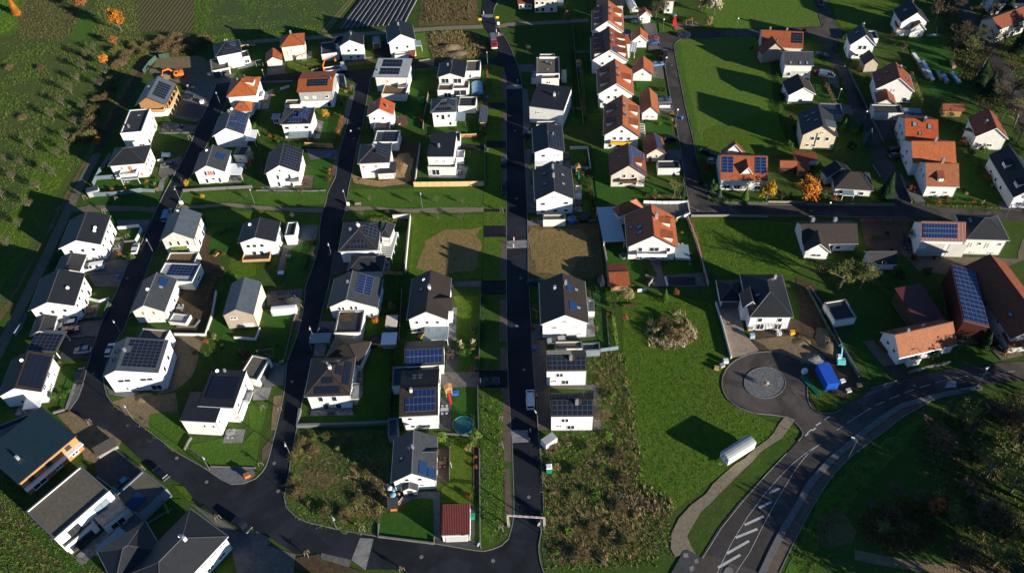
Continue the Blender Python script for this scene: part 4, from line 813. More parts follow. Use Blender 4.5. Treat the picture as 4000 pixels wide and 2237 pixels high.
h=House('white house with dark hipped roof and roof panels above a bare excavated plot',(2165,572),(2428,520),('e',2400,400),6.2,8.6,'hip',rm='tile_black');h.chim(-.05,.5,'chimney_metal',.8).chim(.1,.7,'chimney_metal',.8);h.pv('f',.25,.12,.85,.40,8,2,False).pv('f',.36,.42,.7,.66,5,2,False).pv('r',.35,.35,.65,.75,4,1)
a=House(None,(2432,578),(2505,562),4.5,3.2,roof='flat',rm='roof_felt',of=h);a.win('f',.5,1.3,1.6,1.4)
garage('white double carport with gravel roof below the hipped house by the excavated plot',(2122,715),(2300,680),('e',2105,600),3.0,dm='frame_dark',n=2)
h=House('timber chalet with wide grey roof, solar field and wooden balcony beside the excavator',(1355,1062),(1665,1052),('e',1772,842),5.4,8.6,'gable','d','metal_grey','wood',ov=1.1,low='white');h.pv('r',.17,.16,.82,.82,6,6,False);h.chim(-.25,.0,'chimney_metal',.8);h.balcony('f',.55,2.8,7.0,1.4,'wood','wood_light');h.balcony('r',.5,2.8,9.0,1.5,'wood','wood_light')
for i in range(5):h.add('balcony_post',shared('bpost',lambda:MB().box(-.1,.1,-.1,.1,-.1,5.2).mesh('balcony_post',['wood_light'])),Matrix.Translation((h.X+1.35,-h.Y+2*h.Y*i/4,0)))
House('tall white cube house with black parapet roof on the track side',(1205,1338),(1420,1320),('e',1595,1080),7.0,roof='flat',rm='roof_felt',win=True).chim(-.4,-.5,'chimney_metal',.8).flatbox('roof_hatch','f',.55,.75,1.0,.8,'glass_roof')
h=House('white gable house with grey roof, solar blocks and slatted patio roof',(2135,1372),(2450,1352),('e',2512,1150),5.2,8.0,rm='tile_grey');h.pv('r',.48,.12,.92,.68,4,6).pv('r',.05,.10,.42,.5,4,4).pv('r',.42,.7,.62,.9,2,2);h.flatbox('solar_collector','r',.28,.72,2.2,1.6,'thermal');h.chim(-.1,.6,'chimney_metal',.9).dish(.05,.8)
h.canopy('r',.25,2.8,6,3.2,'tarp_white',8)
R('Z3')
h=House('large white house with bright orange hipped roof at the street fork',(1235,1220),(1605,1195),('e',1680,965),6.3,9.2,'hip',rm='tile_orange',wm='white');h.chim(-.3,.1,'chimney_metal',.8).chim(-.05,.8,'chimney_metal',.8).dormer('r',.55,.25,3.2,1.2)
h.balcony('r',.4,2.9,4,1.6,'frame_white','frame_white')
g=House('square white garage with small orange pyramid roof at the fork house',(1300,1402),(1545,1400),('e',1585,1285),3.0,5.0,'hip',rm='tile_orange',cat='garage');g.sky('f',.55,.5,.7,.7)
R('Z5')
h=House('white villa with dark hipped roof, front balcony and walled corner garden',(1135,557),(1875,497),('e',2040,130),6.0,8.7,'hip',rm='tile_dark');h.dish(.35,.55);h.wins('f',(.3,),4.3,.9,1.2,'shutter_wood').wins('f',(.5,.57),4.1,.8,2.0,'shutter_wood').win('f',.8,1.5,.9,1.1,'shutter_wood').wins('r',(.15,.42,.7),4.3).wins('r',(.2,.45,.72),1.6);h.balcony('f',.5,2.9,5.0,2.4,'frame_white','palegrey' if 'palegrey' in MAT else 'wall_palegrey');h.canopy('f',.52,2.6,5.2,3.0,'glass_roof',3)
R(1,0)
WL='white rendered house with dark gable roof and two roof dishes beside the field track, '
h=House('long white house, black gable roof and two dishes, above the parked white minibus',(588,1060),(1010,1018),('e',1130,725),6.2,8.6,rm='tile_dark');h.wins('f',(.2,.5,.78),4.4).win('f',.85,1.5,1.6,1.1).wins('f',(.68,.97),1.7,.5,.5).wins('r',(.12,.35,.6,.85),4.4).wins('r',(.2,.5,.8),1.3,1.3,2.0).dish(.62,-.25).dish(.6,-.05)
garage('small white garage with dark gable roof behind the white minibus',(545,1300),(800,1283),('e',862,1117),2.7,4.0,'gable','d','tile_dark',door='r',dm='frame_white')
R(2,0)
h=House('long white house with black gable roof above the parked red car',(285,240),(745,187),('e',868,-140),6.2,8.6,rm='tile_dark');h.wins('f',(.17,.45,.74),4.4).wins('f',(.78,.88),1.5,1.1,1.1).wins('f',(.66,.97),1.7,.5,.5).wins('r',(.12,.35,.6,.85),4.4).wins('r',(.2,.5,.8),1.3,1.3,2.0).dish(.6,-.1)
garage('small white garage with dark gable roof behind the red car',(300,492),(525,463),('e',593,290),2.7,4.0,'gable','d','tile_dark',door='r',dm='frame_white')
h=House('carport under a tilted panel roof at the left edge above the solar house',(262,645),(562,662),('e',648,458),2.9,3.6,'shed','d','metal_grey',open_=True,cat='carport');h.pv('f',.04,.05,.96,.82,6,5,False)
h=House('white gable house with black solar roof slope at the left picture edge',(-25,1112),(415,1058),('e',558,678),4.8,7.4,rm='tile_darkbrown');h.pv('r',.08,.06,.92,.90,7,4,None);h.wins('r',(.15,.22,.5,.57),4.0,.8,1.8).wins('r',(.3,.36,.42,.7),1.4,.7,1.1).win('f',.45,1.6,1.6,1.2).dish(-.1,.45);h.canopy('f',.75,2.7,4.0,3.0,'tarp_white',4)
R(1,0)
h=House('grey clad house with blue-grey ribbed gable roof beside the street van',(1605,977),(1945,957),('e',2020,705),5.8,8.8,rm='tile_bluegrey',wm='palegrey',low='white');h.wins('f',(.22,.48,.78),4.1,.9,1.7).win('f',.5,1.4,3.0,1.6).wins('r',(.15,.7),4.1,.9,1.7).wins('r',(.3,.7),1.3,1.4,2.0).chim(-.1,.5,'frame_dark',.6).dish(-.15,.6)
h.add('awning',MB().box(-2.2,2.2,-1.3,0,-.05,.05).mesh('awning',['leaf_lime']),Matrix.Translation((-.4,-h.Y,2.75))@Matrix.Rotation(.25,4,'X'))
House('low carport with brown planted roof in front of the grey clad house',(1655,1203),(1950,1200),('e',1985,1090),3.0,roof='flat',rm='roof_sedum',wm='white',cat='carport')
h=House('white flat annex carrying a full solar field beside the street',(1560,1372),(1928,1388),('e',1992,1208),3.6,roof='flat',rm='roof_light',cat='annex',name='garage_annex');h.pv('f',.22,.32,.92,.95,7,4,True);h.win('r',.5,1.5,1.6,1.0)
R(2,0)
h=House('white gable house with grey-brown roof and one blue collector next to bare soil',(1308,257),(1652,247),('e',1765,-80),4.9,7.6,rm='tile_grey');h.sky('r',.62,.55).flatbox('solar_collector','r',.8,.55,2.6,2.2,'thermal').dish(-.1,-.1);h.wins('f',(.3,.65),4.0,.9,1.5,'shutter_wood').wins('f',(.38,.72),1.4,1.0,1.6,'shutter').wins('r',(.2,.6),1.6)
House(None,(1690,345),(1865,365),3.0,1.6,roof='flat',rm='roof_light',of=h)
R(1,1)
h=House('white two storey house with dark roof and rear black terrace box',(-183,1002),(195,985),('e',255,785),5.9,7.9,rm='tile_dark');h.wins('f',(.2,.38,.6),4.2,1.2,1.2).wins('f',(.3,.52),1.5,1.3,1.4).wins('r',(.25,.7),4.2,.9,1.7).wins('r',(.3,.7),1.3,1.2,2.0).dish(-.5,.4);h.balcony('f',.4,.9,7.5,3.0,'decking','wood_light')
House(None,(285,925),(385,920),('e',405,785),4.0,roof='flat',rm='roof_felt',of=h)
h=House('white gable house with full solar slope above the green verge',(82,307),(430,285),('e',487,65),5.8,8.8,rm='tile_dark');h.pv('r',.1,.08,.93,.9,7,6,False);h.win('f',.45,6.3,.8,.9).wins('f',(.33,.7),3.9,.9,1.7).wins('f',(.3,.7),1.2,.9,2.0).wins('r',(.3,.7),4.0).balcony('f',.85,2.7,2.6,1.4)
R(1,0)
h=House('white gable house with a red window blind facing the green verge',(1940,299),(2258,280),('e',2315,75),4.9,7.6,rm='tile_grey');h.flatbox('solar_collector','r',.6,.45,2.6,2.4,'thermal');h.win('f',.36,4.2,1.1,1.7).win('f',.5,4.2,2.0,1.7,'red_blind').win('f',.63,4.2,1.1,1.7).wins('f',(.3,.75),1.3,.9,1.9).win('f',.55,1.9,.8,.8).wins('r',(.3,.7),1.4).dish(-.3,.5);h.canopy('r',.35,2.8,5.5,4.5,'tarp_white',8)
h=House('low white annex with dark roof panels behind the red blind house',(2345,118),(2462,120),('e',2505,25),3.2,roof='flat',rm='roof_felt',cat='annex',name='garden_annex');h.pv('f',.04,.1,.34,.9,2,3,False);h.win('f',.5,1.5,.9,.8,'shutter_wood')
R(0,1)
h=House('pale salmon house with orange-brown hipped roof facing the crop field',(240,477),(487,447),('e',475,335),6.2,8.6,'hip',rm='tile_redbrown',wm='salmon');h.chim(-.0,.1,'chimney_metal',1.0);h.wins('f',(.2,),3.0,.5,3.0,'shutter_wood').win('f',.4,4.3,.8,.8,'shutter_wood').wins('f',(.62,.83),4.4,1.1,1.3,'shutter').win('f',.83,1.5,.9,.9,'shutter_wood').door('f',.45).wins('r',(.4,),4.3)
garage('salmon gable garage with light door beside the salmon house',(95,627),(262,604),('r',170,480),2.8,4.6,'gable','d','tile_redbrown','salmon',dm='shutter')
h=House('white gable house, black roof and side wing, next to the double garage',(828,472),(1080,447),('r',930,305),6.4,8.8,rm='tile_black');h.chim(.1,.2,'chimney_metal',.7);h.wins('f',(.35,.67),4.2,1.2,1.1).wins('f',(.4,.72),1.5,1.2,1.1).wins('r',(.3,.7),4.2)
House(None,(782,440),(882,428),('e',880,375),6.0,7.4,'gable','w','tile_black',of=h)
garage('black double garage with white doors at the cross street',(655,548),(828,526),('e',640,432),3.1,n=2,rm='roof_felt',dm='shutter')
h=House('tall plain white house with black gable roof below the black film field',(1325,437),(1602,402),('e',1288,285),7.0,9.8,rm='tile_black');h.chim(-.05,.2,'chimney_metal',.9);h.wins('f',(.28,.7),4.5,1.0,1.2).wins('f',(.25,.52,.82),1.6,.9,1.0,'shutter').wins('r',(.5,),4.4);h.canopy('r',.5,2.6,4,2.5,'glass_roof',4)
garage('narrow dark carport left of the tall plain white house',(1170,432),(1243,425),('e',1160,368),2.8,rm='roof_light',wm='grey',dm='frame_dark')
garage('white flat garage in front of the tall plain white house',(1393,558),(1530,545),('e',1388,540),2.8,rm='roof_light',door=None)
House('bright red shed beside the white garage of the tall house',(1535,552),(1600,548),3.0,2.6,3.0,'shed','d','metal_red','plastic_red',cat='shed')
h=House('white house with grey monopitch roof carrying two solar blocks by the cross street',(1172,772),(1525,777),('e',1190,605),6.6,7.4,'shed','d','roof_light',ov=.7);h.pv('f',.17,.12,.73,.46,6,2,False).pv('f',.19,.53,.74,.92,6,2,False).chim(-.75,-.35,'chimney_metal',.8);h.win('f',.37,4.4,.8,.9,'shutter_wood').wins('r',(.3,.7),4.2,1.3,1.6);h.balcony('f',.85,3.0,3.0,1.6)
House('white flat garage with reddish planted roof below the monopitch solar house',(1258,942),(1502,947),('e',1262,840),3.1,roof='flat',rm='roof_sedum',cat='garage')
h=House('white house with black gable roof and glazed roof terrace near the main road',(1820,777),(2095,777),('r',1960,588),6.3,8.0,rm='tile_black');h.win('f',.25,4.6,2.6,1.9).win('f',.75,4.6,2.8,1.9).chim(-.3,.1,'chimney_metal',.8).ant(.0,.1);
a=House(None,(1822,905),(1975,905),3.6,3.4,roof='flat',rm='decking',of=h);a.win('f',.65,1.4,2.4,2.0);a=House(None,(1960,890),(2135,885),5.0,3.1,roof='flat',rm='decking',of=h);a.win('f',.5,1.3,4.4,2.2)
garage('white flat garage with gravel roof beside the terrace house near the main road',(2105,715),(2248,712),('e',2250,605),3.6,door=None).win('f',.3,1.5,.8,1.6)
h=House('small white house with bright red-orange gable roof beside the street',(1115,1167),(1378,1157),('r',1258,975),5.6,8.2,rm='tile_bright');h.chim(.55,-.2,'steel',.9).ant(-.4,-.1);h.wins('f',(.22,.6),4.2,.7,1.0).wins('r',(.3,.7),4.0).wins('r',(.35,.75),1.4,1.1,2.0)
House('dark flat carport in front of the red-orange roofed house',(1180,1320),(1345,1310),('e',1185,1228),2.7,roof='flat',rm='roof_felt',wm='bluegrey',cat='carport')
h=House('white cube house with dark hipped solar roof next to the pale pergola shed',(1755,1132),(2012,1122),('e',2030,985),6.2,8.2,'hip',rm='tile_grey');h.pv('f',.22,.10,.80,.38,7,1,False).pv('f',.38,.55,.62,.8,3,1,False).pv('r',.30,.15,.72,.8,3,3,False);h.wins('f',(.22,.72),4.4,.9,1.2).win('f',.45,4.0,1.2,2.0).win('f',.75,1.4,.9,1.4);h.canopy('r',.3,2.7,5,3,'glass_roof',6,'steel')
House('white flat carport with dark double roof behind the hipped cube house',(2028,1065),(2205,1065),('e',2205,970),3.2,roof='flat',rm='roof_felt',cat='carport')
House('light wooden garden shed with pale blue roof by the main road verge',(2235,1225),(2320,1225),('e',2318,1092),2.6,2.9,'shed','d','metal_grey','wood_light',cat='shed')
h=House('house with orange roof slope, solar strip and grey upper storey',(408,927),(764,912),('r',415,795),6.8,8.0,'gable','w','tile_orange','grey',low='white');h.pv('f',.27,.38,.85,.92,8,3,False).chim(.85,-.1,'brick_chimney',.6);h.wins('f',(.2,.45),4.3,1.2,.9,'shutter').win('f',.83,4.4,1.3,.9).wins('f',(.12,.45),1.6,1.4,1.0,'shutter').win('f',.85,1.3,1.3,2.0).wins('r',(.4,),4.2)
House('brown flat annex at the corner of the orange solar slope house',(285,1052),(445,1048),('e',450,998),3.0,roof='flat',rm='roof_sedum',cat='annex',name='house_annex')
h=House('white house with dark hipped roof, blue panels and terrace roof near the yellow tree',(240,1252),(548,1242),('e',585,1080),6.1,8.5,'hip',rm='tile_black');h.pv('f',.25,.14,.70,.42,5,1,True).pv('f',.40,.46,.68,.76,3,1,True).pv('r',.15,.25,.5,.85,3,3,True).pv('r',.55,.2,.8,.7,2,2,True);h.wins('f',(.15,.85),4.4,1.5,1.1).win('f',.5,4.4,.7,.8,'shutter_wood').wins('r',(.3,.7),4.2);h.canopy('f',.55,2.9,6.5,3.0,'glass_roof',4,'frame_dark')
House('small white glazed garden house left of the yellow tree house',(150,1195),(232,1192),('e',240,1148),2.5,2.8,'shed','d','roof_light','white',cat='garden house').win('f',.5,1.2,1.6,1.6)
R(1,1)
h=House('white house with dark hipped roof and hipped front porch beside ochre soil',(1020,207),(1342,192),('e',1358,-5),6.2,8.7,'hip',rm='tile_dark');h.pv('r',.25,.2,.8,.85,4,5,False).chim(-.0,.0,'chimney_metal',.9);h.wins('f',(.12,.55),4.6,.9,1.0,'shutter_wood').wins('f',(.15,.5),1.6,1.0,.9,'shutter').wins('r',(.4,),4.2)
House(None,(1205,302),(1398,292),('e',1400,180),3.0,4.6,'hip',rm='tile_dark',wm='palegrey',of=h).win('f',.6,1.4,2.6,1.4,'shutter')
R(0,1)
h=House('low house part with dark panel roof behind the ochre soil house',(1180,1425),(1422,1425),('e',1440,1310),3.8,roof='flat',rm='metal_dark',wm='white',cat='annex',name='house_annex');h.pv('f',.35,.12,.98,.95,5,4,False)
R(1,1)
h=House('white house with dark flat roof and angled terrace beside the light board fence',(1718,132),(1985,132),('e',1745,-95),6.5,6.9,'shed','d','tile_dark',ov=.15);h.wins('f',(.35,.62),4.6,.9,1.3,'shutter').chim(-.2,-.2,'chimney_metal',.9)
a=House(None,(1725,235),(1998,238),4.2,3.5,roof='flat',rm='roof_felt',of=h);a.win('f',.28,1.4,2.4,2.2).door('f',.05,.9,2.1,'shutter')
House(None,(2005,140),(2085,140),3.8,3.0,roof='flat',rm='roof_light',of=h)
R(0,1)
House('dark roofed garage with grey gable behind the angled terrace house',(2000,1420),(2050,1418),('e',2055,1320),3.0,roof='flat',rm='tile_dark',cat='garage')
R(1,1)
h=House('white house with large dark hipped solar roof and white timber pergola',(828,1087),(1222,1072),('e',1265,780),5.0,8.0,'hip',rm='tile_dark');h.pv('f',.22,.08,.75,.28,6,1,False).pv('f',.36,.34,.66,.54,3,1,False).pv('r',.33,.15,.75,.72,4,3,False).chim(-.1,.3,'wall_white',.9).chim(-.45,.05,'chimney_metal',.9).dish(.0,.1);h.wins('r',(.3,.7),1.4,1.4,2.0)
a=House(None,(1240,935),(1345,945),('e',1350,805),4.2,6.0,'hip',rm='tile_dark',of=h)
g=House('white garage with dark hipped roof in front of the pergola house',(922,1287),(1272,1285),('e',1290,1120),3.0,5.2,'hip',rm='tile_dark',cat='garage')
R(2,1)
h=House('white gable house with grey roof and upright blue solar block',(718,207),(1222,205),('r',958,-166),4.9,8.0,rm='tile_grey',ro=.42);h.pv('r',.3,.28,.92,.78,7,2,True).chim(-.25,.15,'chimney_metal',.8);h.wins('f',(.2,.28),4.0,.8,1.3).wins('f',(.46,.56),4.2,.8,1.5).win('f',.86,1.5,.9,1.3).wins('r',(.3,.6),1.4)
garage('white garage with black flat roof holding stacked boards',(785,460),(1050,456),('e',820,240),3.4,rm='roof_felt',door=None)
h=House('white house with dark gable roof, side gable and glazed patio by the lawn',(1515,332),(1925,327),('r',1748,-171),5.9,9.0,rm='tile_darkbrown');h.chim(.05,.1,'wall_white',1).dish(-.3,.55).sky('l',.4,.6);h.wins('f',(.2,.48,.76),4.4,.9,1.1).wins('f',(.22,.77),1.5,1.0,1.2).door('f',.5).wins('r',(.25,.75),4.2);h.canopy('f',.72,2.7,6.0,4.0,'glass_roof',6)
House(None,(1800,245),(1978,238),('e',1970,105),5.9,8.2,'gable','w','tile_darkbrown',of=h,ro=.5)
h=House('white house with dark hipped roof, black panels and stone terrace by the street',(485,1102),(942,1087),('e',998,700),6.0,8.9,'hip',rm='tile_darkbrown');h.chim(.08,.05,'wall_white',.9).chim(-.1,.3,'chimney_metal',.7);h.pv('f',.22,.08,.78,.36,7,2,None).pv('f',.38,.48,.62,.72,3,2,None).pv('r',.22,.10,.82,.38,8,2,None).pv('r',.42,.42,.66,.70,3,2,None).pv('b',.3,.3,.7,.6,5,2,None);h.wins('f',(.3,.63),4.2,1.3,1.9).wins('f',(.36,.68),1.2,1.4,2.1).wins('r',(.3,.7),4.2);h.balcony('r',.25,2.9,4,1.8,'wall_white','steel')
g=House('white garage with dark hipped roof behind the stone terrace house',(690,730),(1045,795),('e',1078,535),3.2,5.6,'hip',rm='tile_darkbrown',cat='garage')
h=House('white building with steep ridge roof and fourteen blue panels near the asphalt driveway',(1492,797),(1892,777),('r',1490,620),4.6,6.6,'gable','w','tile_darkbrown');h.pv('f',.04,.10,.96,.92,9,2,True)
House('low link roof of dark ribbed metal between the two blue panel roofs',(1365,997),(1842,965),('e',1375,802),3.6,roof='flat',rm='metal_blue',cat='annex',name='link_building')
h=House('white house with brown ridge roof and stepped blue solar block',(1438,1307),(1832,1287),('r',1445,1022),6.2,8.0,'gable','w','tile_darkbrown');h.pv('f',.15,.16,.92,.40,7,1,True).pv('f',.15,.41,.92,.66,7,1,True).pv('f',.37,.67,.92,.93,5,1,True);h.chim(-.4,-.12,'wall_white',.9).sky('b',.5,.4).sky('b',.65,.4);h.win('f',.22,4.6,1.1,1.0).win('f',.26,1.6,1.1,1.0).win('f',.64,1.6,2.0,1.0,'pane').wins('r',(.3,.7),4.2)
R(3,1)
h=House('white gable house with grey roof, side dormer and gabled porch at the bottom',(1358,532),(1810,507),('r',1590,0),4.6,8.0,rm='tile_grey');h.flatbox('solar_collector','r',.18,.55,3.2,2.0,'thermal').flatbox('solar_collector','r',.12,.2,2.0,1.8,'thermal').sky('l',.55,.45).chim(.0,.15,'chimney_metal',.8).ant(-.15,.05);h.wins('f',(.33,.65),4.6,1.0,1.1).win('f',.67,2.2,1.1,.7).wins('r',(.4,.6),1.3,1.1,2.0)
House(None,(1660,368),(1812,368),('e',1815,180),4.6,6.6,'gable','w','tile_grey',of=h)
House(None,(1462,618),(1625,610),3.2,2.6,3.9,'gable','d','tile_grey',of=h,ov=.25).door('f',.5)
garage('white garage with rust red ribbed roof at the bottom street',(1865,1064),(2150,1052),('e',2145,745),3.2,3.5,'shed','d','metal_red',ov=.1,dm='shutter')
House('small orange kiosk shed with dark roof and pink bunting in the garden',(1318,795),(1428,785),('e',1310,700),2.3,2.9,'shed','d','roof_felt','machine_orange',cat='shed')
House('dark tool shed squeezed between the bottom house and the stepped solar house',(1325,70),(1425,60),('e',1330,-110),2.8,roof='flat',rm='metal_dark',wm='bluegrey',cat='shed')
h=House('orange tiled house with solar strip cut off by the bottom edge',(40,1900),(640,1980),('e',740,1500),5.0,7.6,'hip',rm='tile_orange');h.pv('b',.15,.1,.85,.4,7,2,False)
R(2,0)
h=House('big white house with asymmetric grey roof and dark solar field at the street bend',(1040,894),(1588,860),('e',1705,530),7.0,8.9,rm='tile_bluegrey',ro=.27,ov=.1);h.pv('r',.12,.08,.93,.88,8,7,False,{(4,6),(5,6)}).chim(-.35,.15,'chimney_metal',.8).sky('l',.35,.5,.8,.8).sky('l',.6,.5,.8,.8);h.wins('f',(.3,.72),4.6,3.2,1.1).win('f',.27,1.5,.8,.9).win('f',.5,1.6,1.8,.7).win('f',.82,1.3,2.6,2.0).wins('r',(.3,.65),4.4,1.2,1.7)
House('orange-brown flat roofed annex with parapet behind the big bend house',(1375,520),(1650,540),('e',1722,432),5.2,roof='flat',rm='roof_brownfelt',cat='annex',name='rear_annex')
h=House('white house with dark tiled roof and black solar square above the lawn',(1985,1197),(2347,1217),('e',2450,857),6.3,6.9,'shed','d','tile_dark',ov=.12);h.pv('f',.12,.22,.90,.80,6,5,None).dish(-.6,.85).chim(-.2,.9,'chimney_metal',.7);h.wins('r',(.2,.75),4.5,.8,1.4).wins('r',(.2,.5),1.4,1.2,2.0).balcony('r',.55,2.8,3,1.5)
a=House(None,(1805,1338),(2165,1358),7.5,6.0,6.45,'shed','d','tile_dark',ov=.12,of=h);a.wins('f',(.62,.88),4.0,.8,1.0).wins('r',(.15,),4.4,.8,.9)
a=House(None,(2190,1262),(2400,1272),4.0,3.3,roof='flat',rm='slabs_stone',of=h);a.wins('f',(.3,),1.3,2.2,2.0)
garage('white garage with brown gravel roof beside the black solar square house',(2400,892),(2582,932),('e',2655,705),3.3,door='r',dm='frame_dark')
h=House('beige and brick clad house with blue-grey metal gable roof beside its white terrace',(2235,287),(2542,274),('e',2645,-50),5.6,7.8,rm='tile_bluegrey',wm='stone',ov=.15);h.win('f',.3,4.3,1.8,.8).win('f',.72,1.6,2.6,1.0,'shutter').wins('r',(.25,.55,.8),4.2,.9,1.6,'shutter').wins('r',(.3,.7),1.4,1.2,2.0,'shutter')
h.add('side_render',MB().box(0,.06,-h.Y+.05,h.Y-.05,-.2,5.3).mesh('side_render',['wall_salmon']),Matrix.Translation((h.X,0,0)))
R(3,0)
h=House('new house with orange brick upper storey and dark blue metal roof',(180,547),(768,57),('e',435,-213),5.6,6.6,'shed','d','metal_blue','orange_plaster',low='orange_plaster',ov=.35);h.wins('f',(.16,.47,.82),4.0,1.3,1.2,'pane','frame_dark').win('f',.2,1.3,3.2,2.0).wins('f',(.55,.85),1.4,1.6,1.4).chim(-.5,-.2,'chimney_metal',.9)
h.add('balcony_slab',MB().box(-h.X-.2,h.X+.2,-1.2,0,-.1,.15).mesh('balcony_slab',['frame_white']),Matrix.Translation((0,-h.Y,2.75)))
h=House('modern white flat roof villa with gravel roof and roof terrace',(545,1097),(1100,614),('e',785,385),6.4,roof='flat',rm='roof_gravel');h.win('f',.28,4.4,2.6,1.9,'pane','frame_dark').win('f',.78,4.4,3.2,1.9,'glass_roof','frame_dark')
a=House(None,(650,1182),(950,935),3.0,3.4,roof='flat',rm='pavers_dark',of=h);a.win('f',.45,1.4,5.0,2.0,'pane','frame_dark')
a=House(None,(1035,985),(1290,785),5.2,3.4,roof='flat',rm='slabs_stone',of=h);a.win('f',.45,1.4,3.0,2.0)
g=House('flat garage with gravel roof and solar parasol beside the modern villa',(1390,862),(1677,592),('e',1430,415),3.3,roof='flat',rm='roof_gravel',wm='bluegrey',cat='garage');g.flatbox('folded_solar_sail','f',.22,.35,3.6,2.8,'pv_blue',.9)
h=House('patio roof of blue-grey glass panes beside the modern villa',(1085,1320),(1330,1075),4.2,2.5,2.6,'shed','d','glass_roof',open_=True,cat='patio roof',name='patio_roof')
h=House('large dark hipped roof house cut off by the bottom left edge',(1610,1800),(2292,1072),('e',1892,810),5.6,8.6,'hip',rm='tile_dark');h.dish(.35,.1).chim(.35,-.1,'wall_white',1.0);h.wins('f',(.62,.78,.92),4.2,1.6,.6).wins('f',(.66,.85),1.5,1.8,1.0)
House(None,(1150,1560),(1640,1230),9.0,5.2,7.6,'hip',rm='tile_dark',of=h)
R(2,0)
House('dark flat shed roof at the left edge above the blue metal roof',(-60,1480),(300,1335),('e',295,1270),3.0,roof='flat',rm='roof_felt',wm='bluegrey',cat='shed')
R(0,2)
h=House('white stacked flat roof house with brown gravel roofs by the main road',(243,742),(478,738),('e',235,575),6.4,roof='flat',rm='roof_gravel');h.flatbox('roof_hatch','f',.45,.75,1.0,.8,'glass_roof').flatbox('roof_hatch','f',.5,.3,1.0,.8,'glass_roof').chim(.3,.1,'frame_dark',.7)
a=House(None,(297,790),(472,786),3.2,5.9,roof='flat',rm='roof_gravel',of=h);a.wins('f',(.35,.45),4.3,.8,.8).door('f',.75,1.2,2.2)
House(None,(275,572),(430,572),('e',275,545),6.9,roof='flat',rm='roof_gravel',of=h)
House(None,(195,778),(262,778),4.0,3.0,roof='flat',rm='roof_light',of=h);House(None,(495,765),(550,765),4.0,3.0,roof='flat',rm='roof_light',of=h)
h=House('white house with sloping dark tiled roof and one orange window blind',(170,1067),(520,1112),('e',158,850),6.6,7.6,'shed','d','tile_dark',ov=.12);h.chim(.2,.1,'wall_white',1).ant(.45,.05);h.win('f',.25,4.5,1.1,.6,'shutter_wood').win('f',.38,4.5,1.1,.6,'shutter')
House(None,(245,1255),(450,1250),2.0,2.9,roof='flat',rm='roof_felt',of=h)
R(1,2)
h=House('white house with dark gable roof and pale slatted lean-to on the main road',(215,92),(527,80),('r',345,-213),5.8,7.6,rm='tile_dark');h.pv('r',.05,.1,.6,.9,6,4,False).chim(.35,.1,'chimney_metal',.6).ant(.0,-.1);h.wins('f',(.3,),4.1,1.2,1.0).win('f',.8,4.1,1.4,1.0,'shutter').wins('f',(.35,.8),1.5);h.canopy('f',.28,2.7,5,2.4,'tarp_white',10)
h=House('large white gable house with dark roof and four roof windows on the main road',(230,570),(627,555),('r',413,175),6.2,9.4,rm='tile_dark');h.chim(.0,.5,'chimney_metal',1.0).chim(.0,-.1,'chimney_metal',1.0).sky('l',.3,.55).sky('l',.65,.55).sky('r',.35,.5).sky('r',.65,.5);h.win('f',.5,6.6,1.1,.9,'shutter').wins('f',(.18,.82),4.3,1.3,1.0).win('f',.43,4.3,.5,.8,'shutter').wins('f',(.18,.52,.82),1.5,1.3,1.0)
House(None,(637,500),(702,500),3.6,3.0,roof='flat',rm='slabs_stone',of=h)
garage('white garage with brown felt roof below the four roof window house',(312,767),(537,764),('e',537,710),2.9,rm='roof_brownfelt',door=None)
R(2,2)
h=House('large white gable house with grey-brown roof and blue collectors on the main road',(290,380),(772,367),('r',502,-141),5.9,9.2,rm='tile_darkbrown');h.flatbox('solar_collector','r',.28,.62,3.0,2.2,'thermal').flatbox('solar_collector','r',.7,.72,2.4,1.6,'thermal').sky('r',.28,.38).sky('r',.7,.42).chim(-.35,.35,'wall_white',1).chim(.12,.5,'chimney_metal',1);h.win('f',.5,6.4,1.1,.6).win('f',.27,4.2,1.2,.7).win('f',.73,4.2,1.2,.7,'shutter').wins('f',(.15,.85),1.6,1.1,.5).win('f',.5,1.4,1.3,.9)
House(None,(765,246),(832,246),4.0,3.0,roof='flat',rm='slabs_stone',of=h)
garage('white framed garage with brown gravel roof above the upper twin solar house',(432,622),(708,618),('e',700,542),3.1,rm='roof_gravel',door=None)
House('low dark blue shed roof right of the upper twin solar house',(707,640),(888,632),('e',885,556),2.6,roof='flat',rm='metal_blue',wm='bluegrey',cat='shed')
for lab,FL,FR,rd in (('upper of two identical small white houses with all-solar roofs, above the other',(342,845),(753,840),(340,692)),('lower of two identical small white houses with all-solar roofs, nearest the box trailer',(388,1300),(823,1297),(380,1133))):
 h=House(lab,FL,FR,('r',*rd),6.1,7.9,'gable','w','tile_darkbrown',ov=.15,group='twin solar houses')
 h.pv('f',.04,.06,.97,.36,8,1,False).pv('f',.04,.37,.97,.66,8,1,False).pv('f',.04,.67,.50,.96,4,1,False).pv('f',.75,.67,.97,.96,2,1,False).pv('b',.36,.1,.98,.9,6,3,False).chim(.22,-.25,'chimney_metal',1.1).ant(.55,.5)
 h.wins('f',(.29,.37),4.3,.9,1.4).wins('f',(.16,.22),2.0,.6,.7).wins('f',(.43,.52),1.5,.9,1.6)
R(0,2)
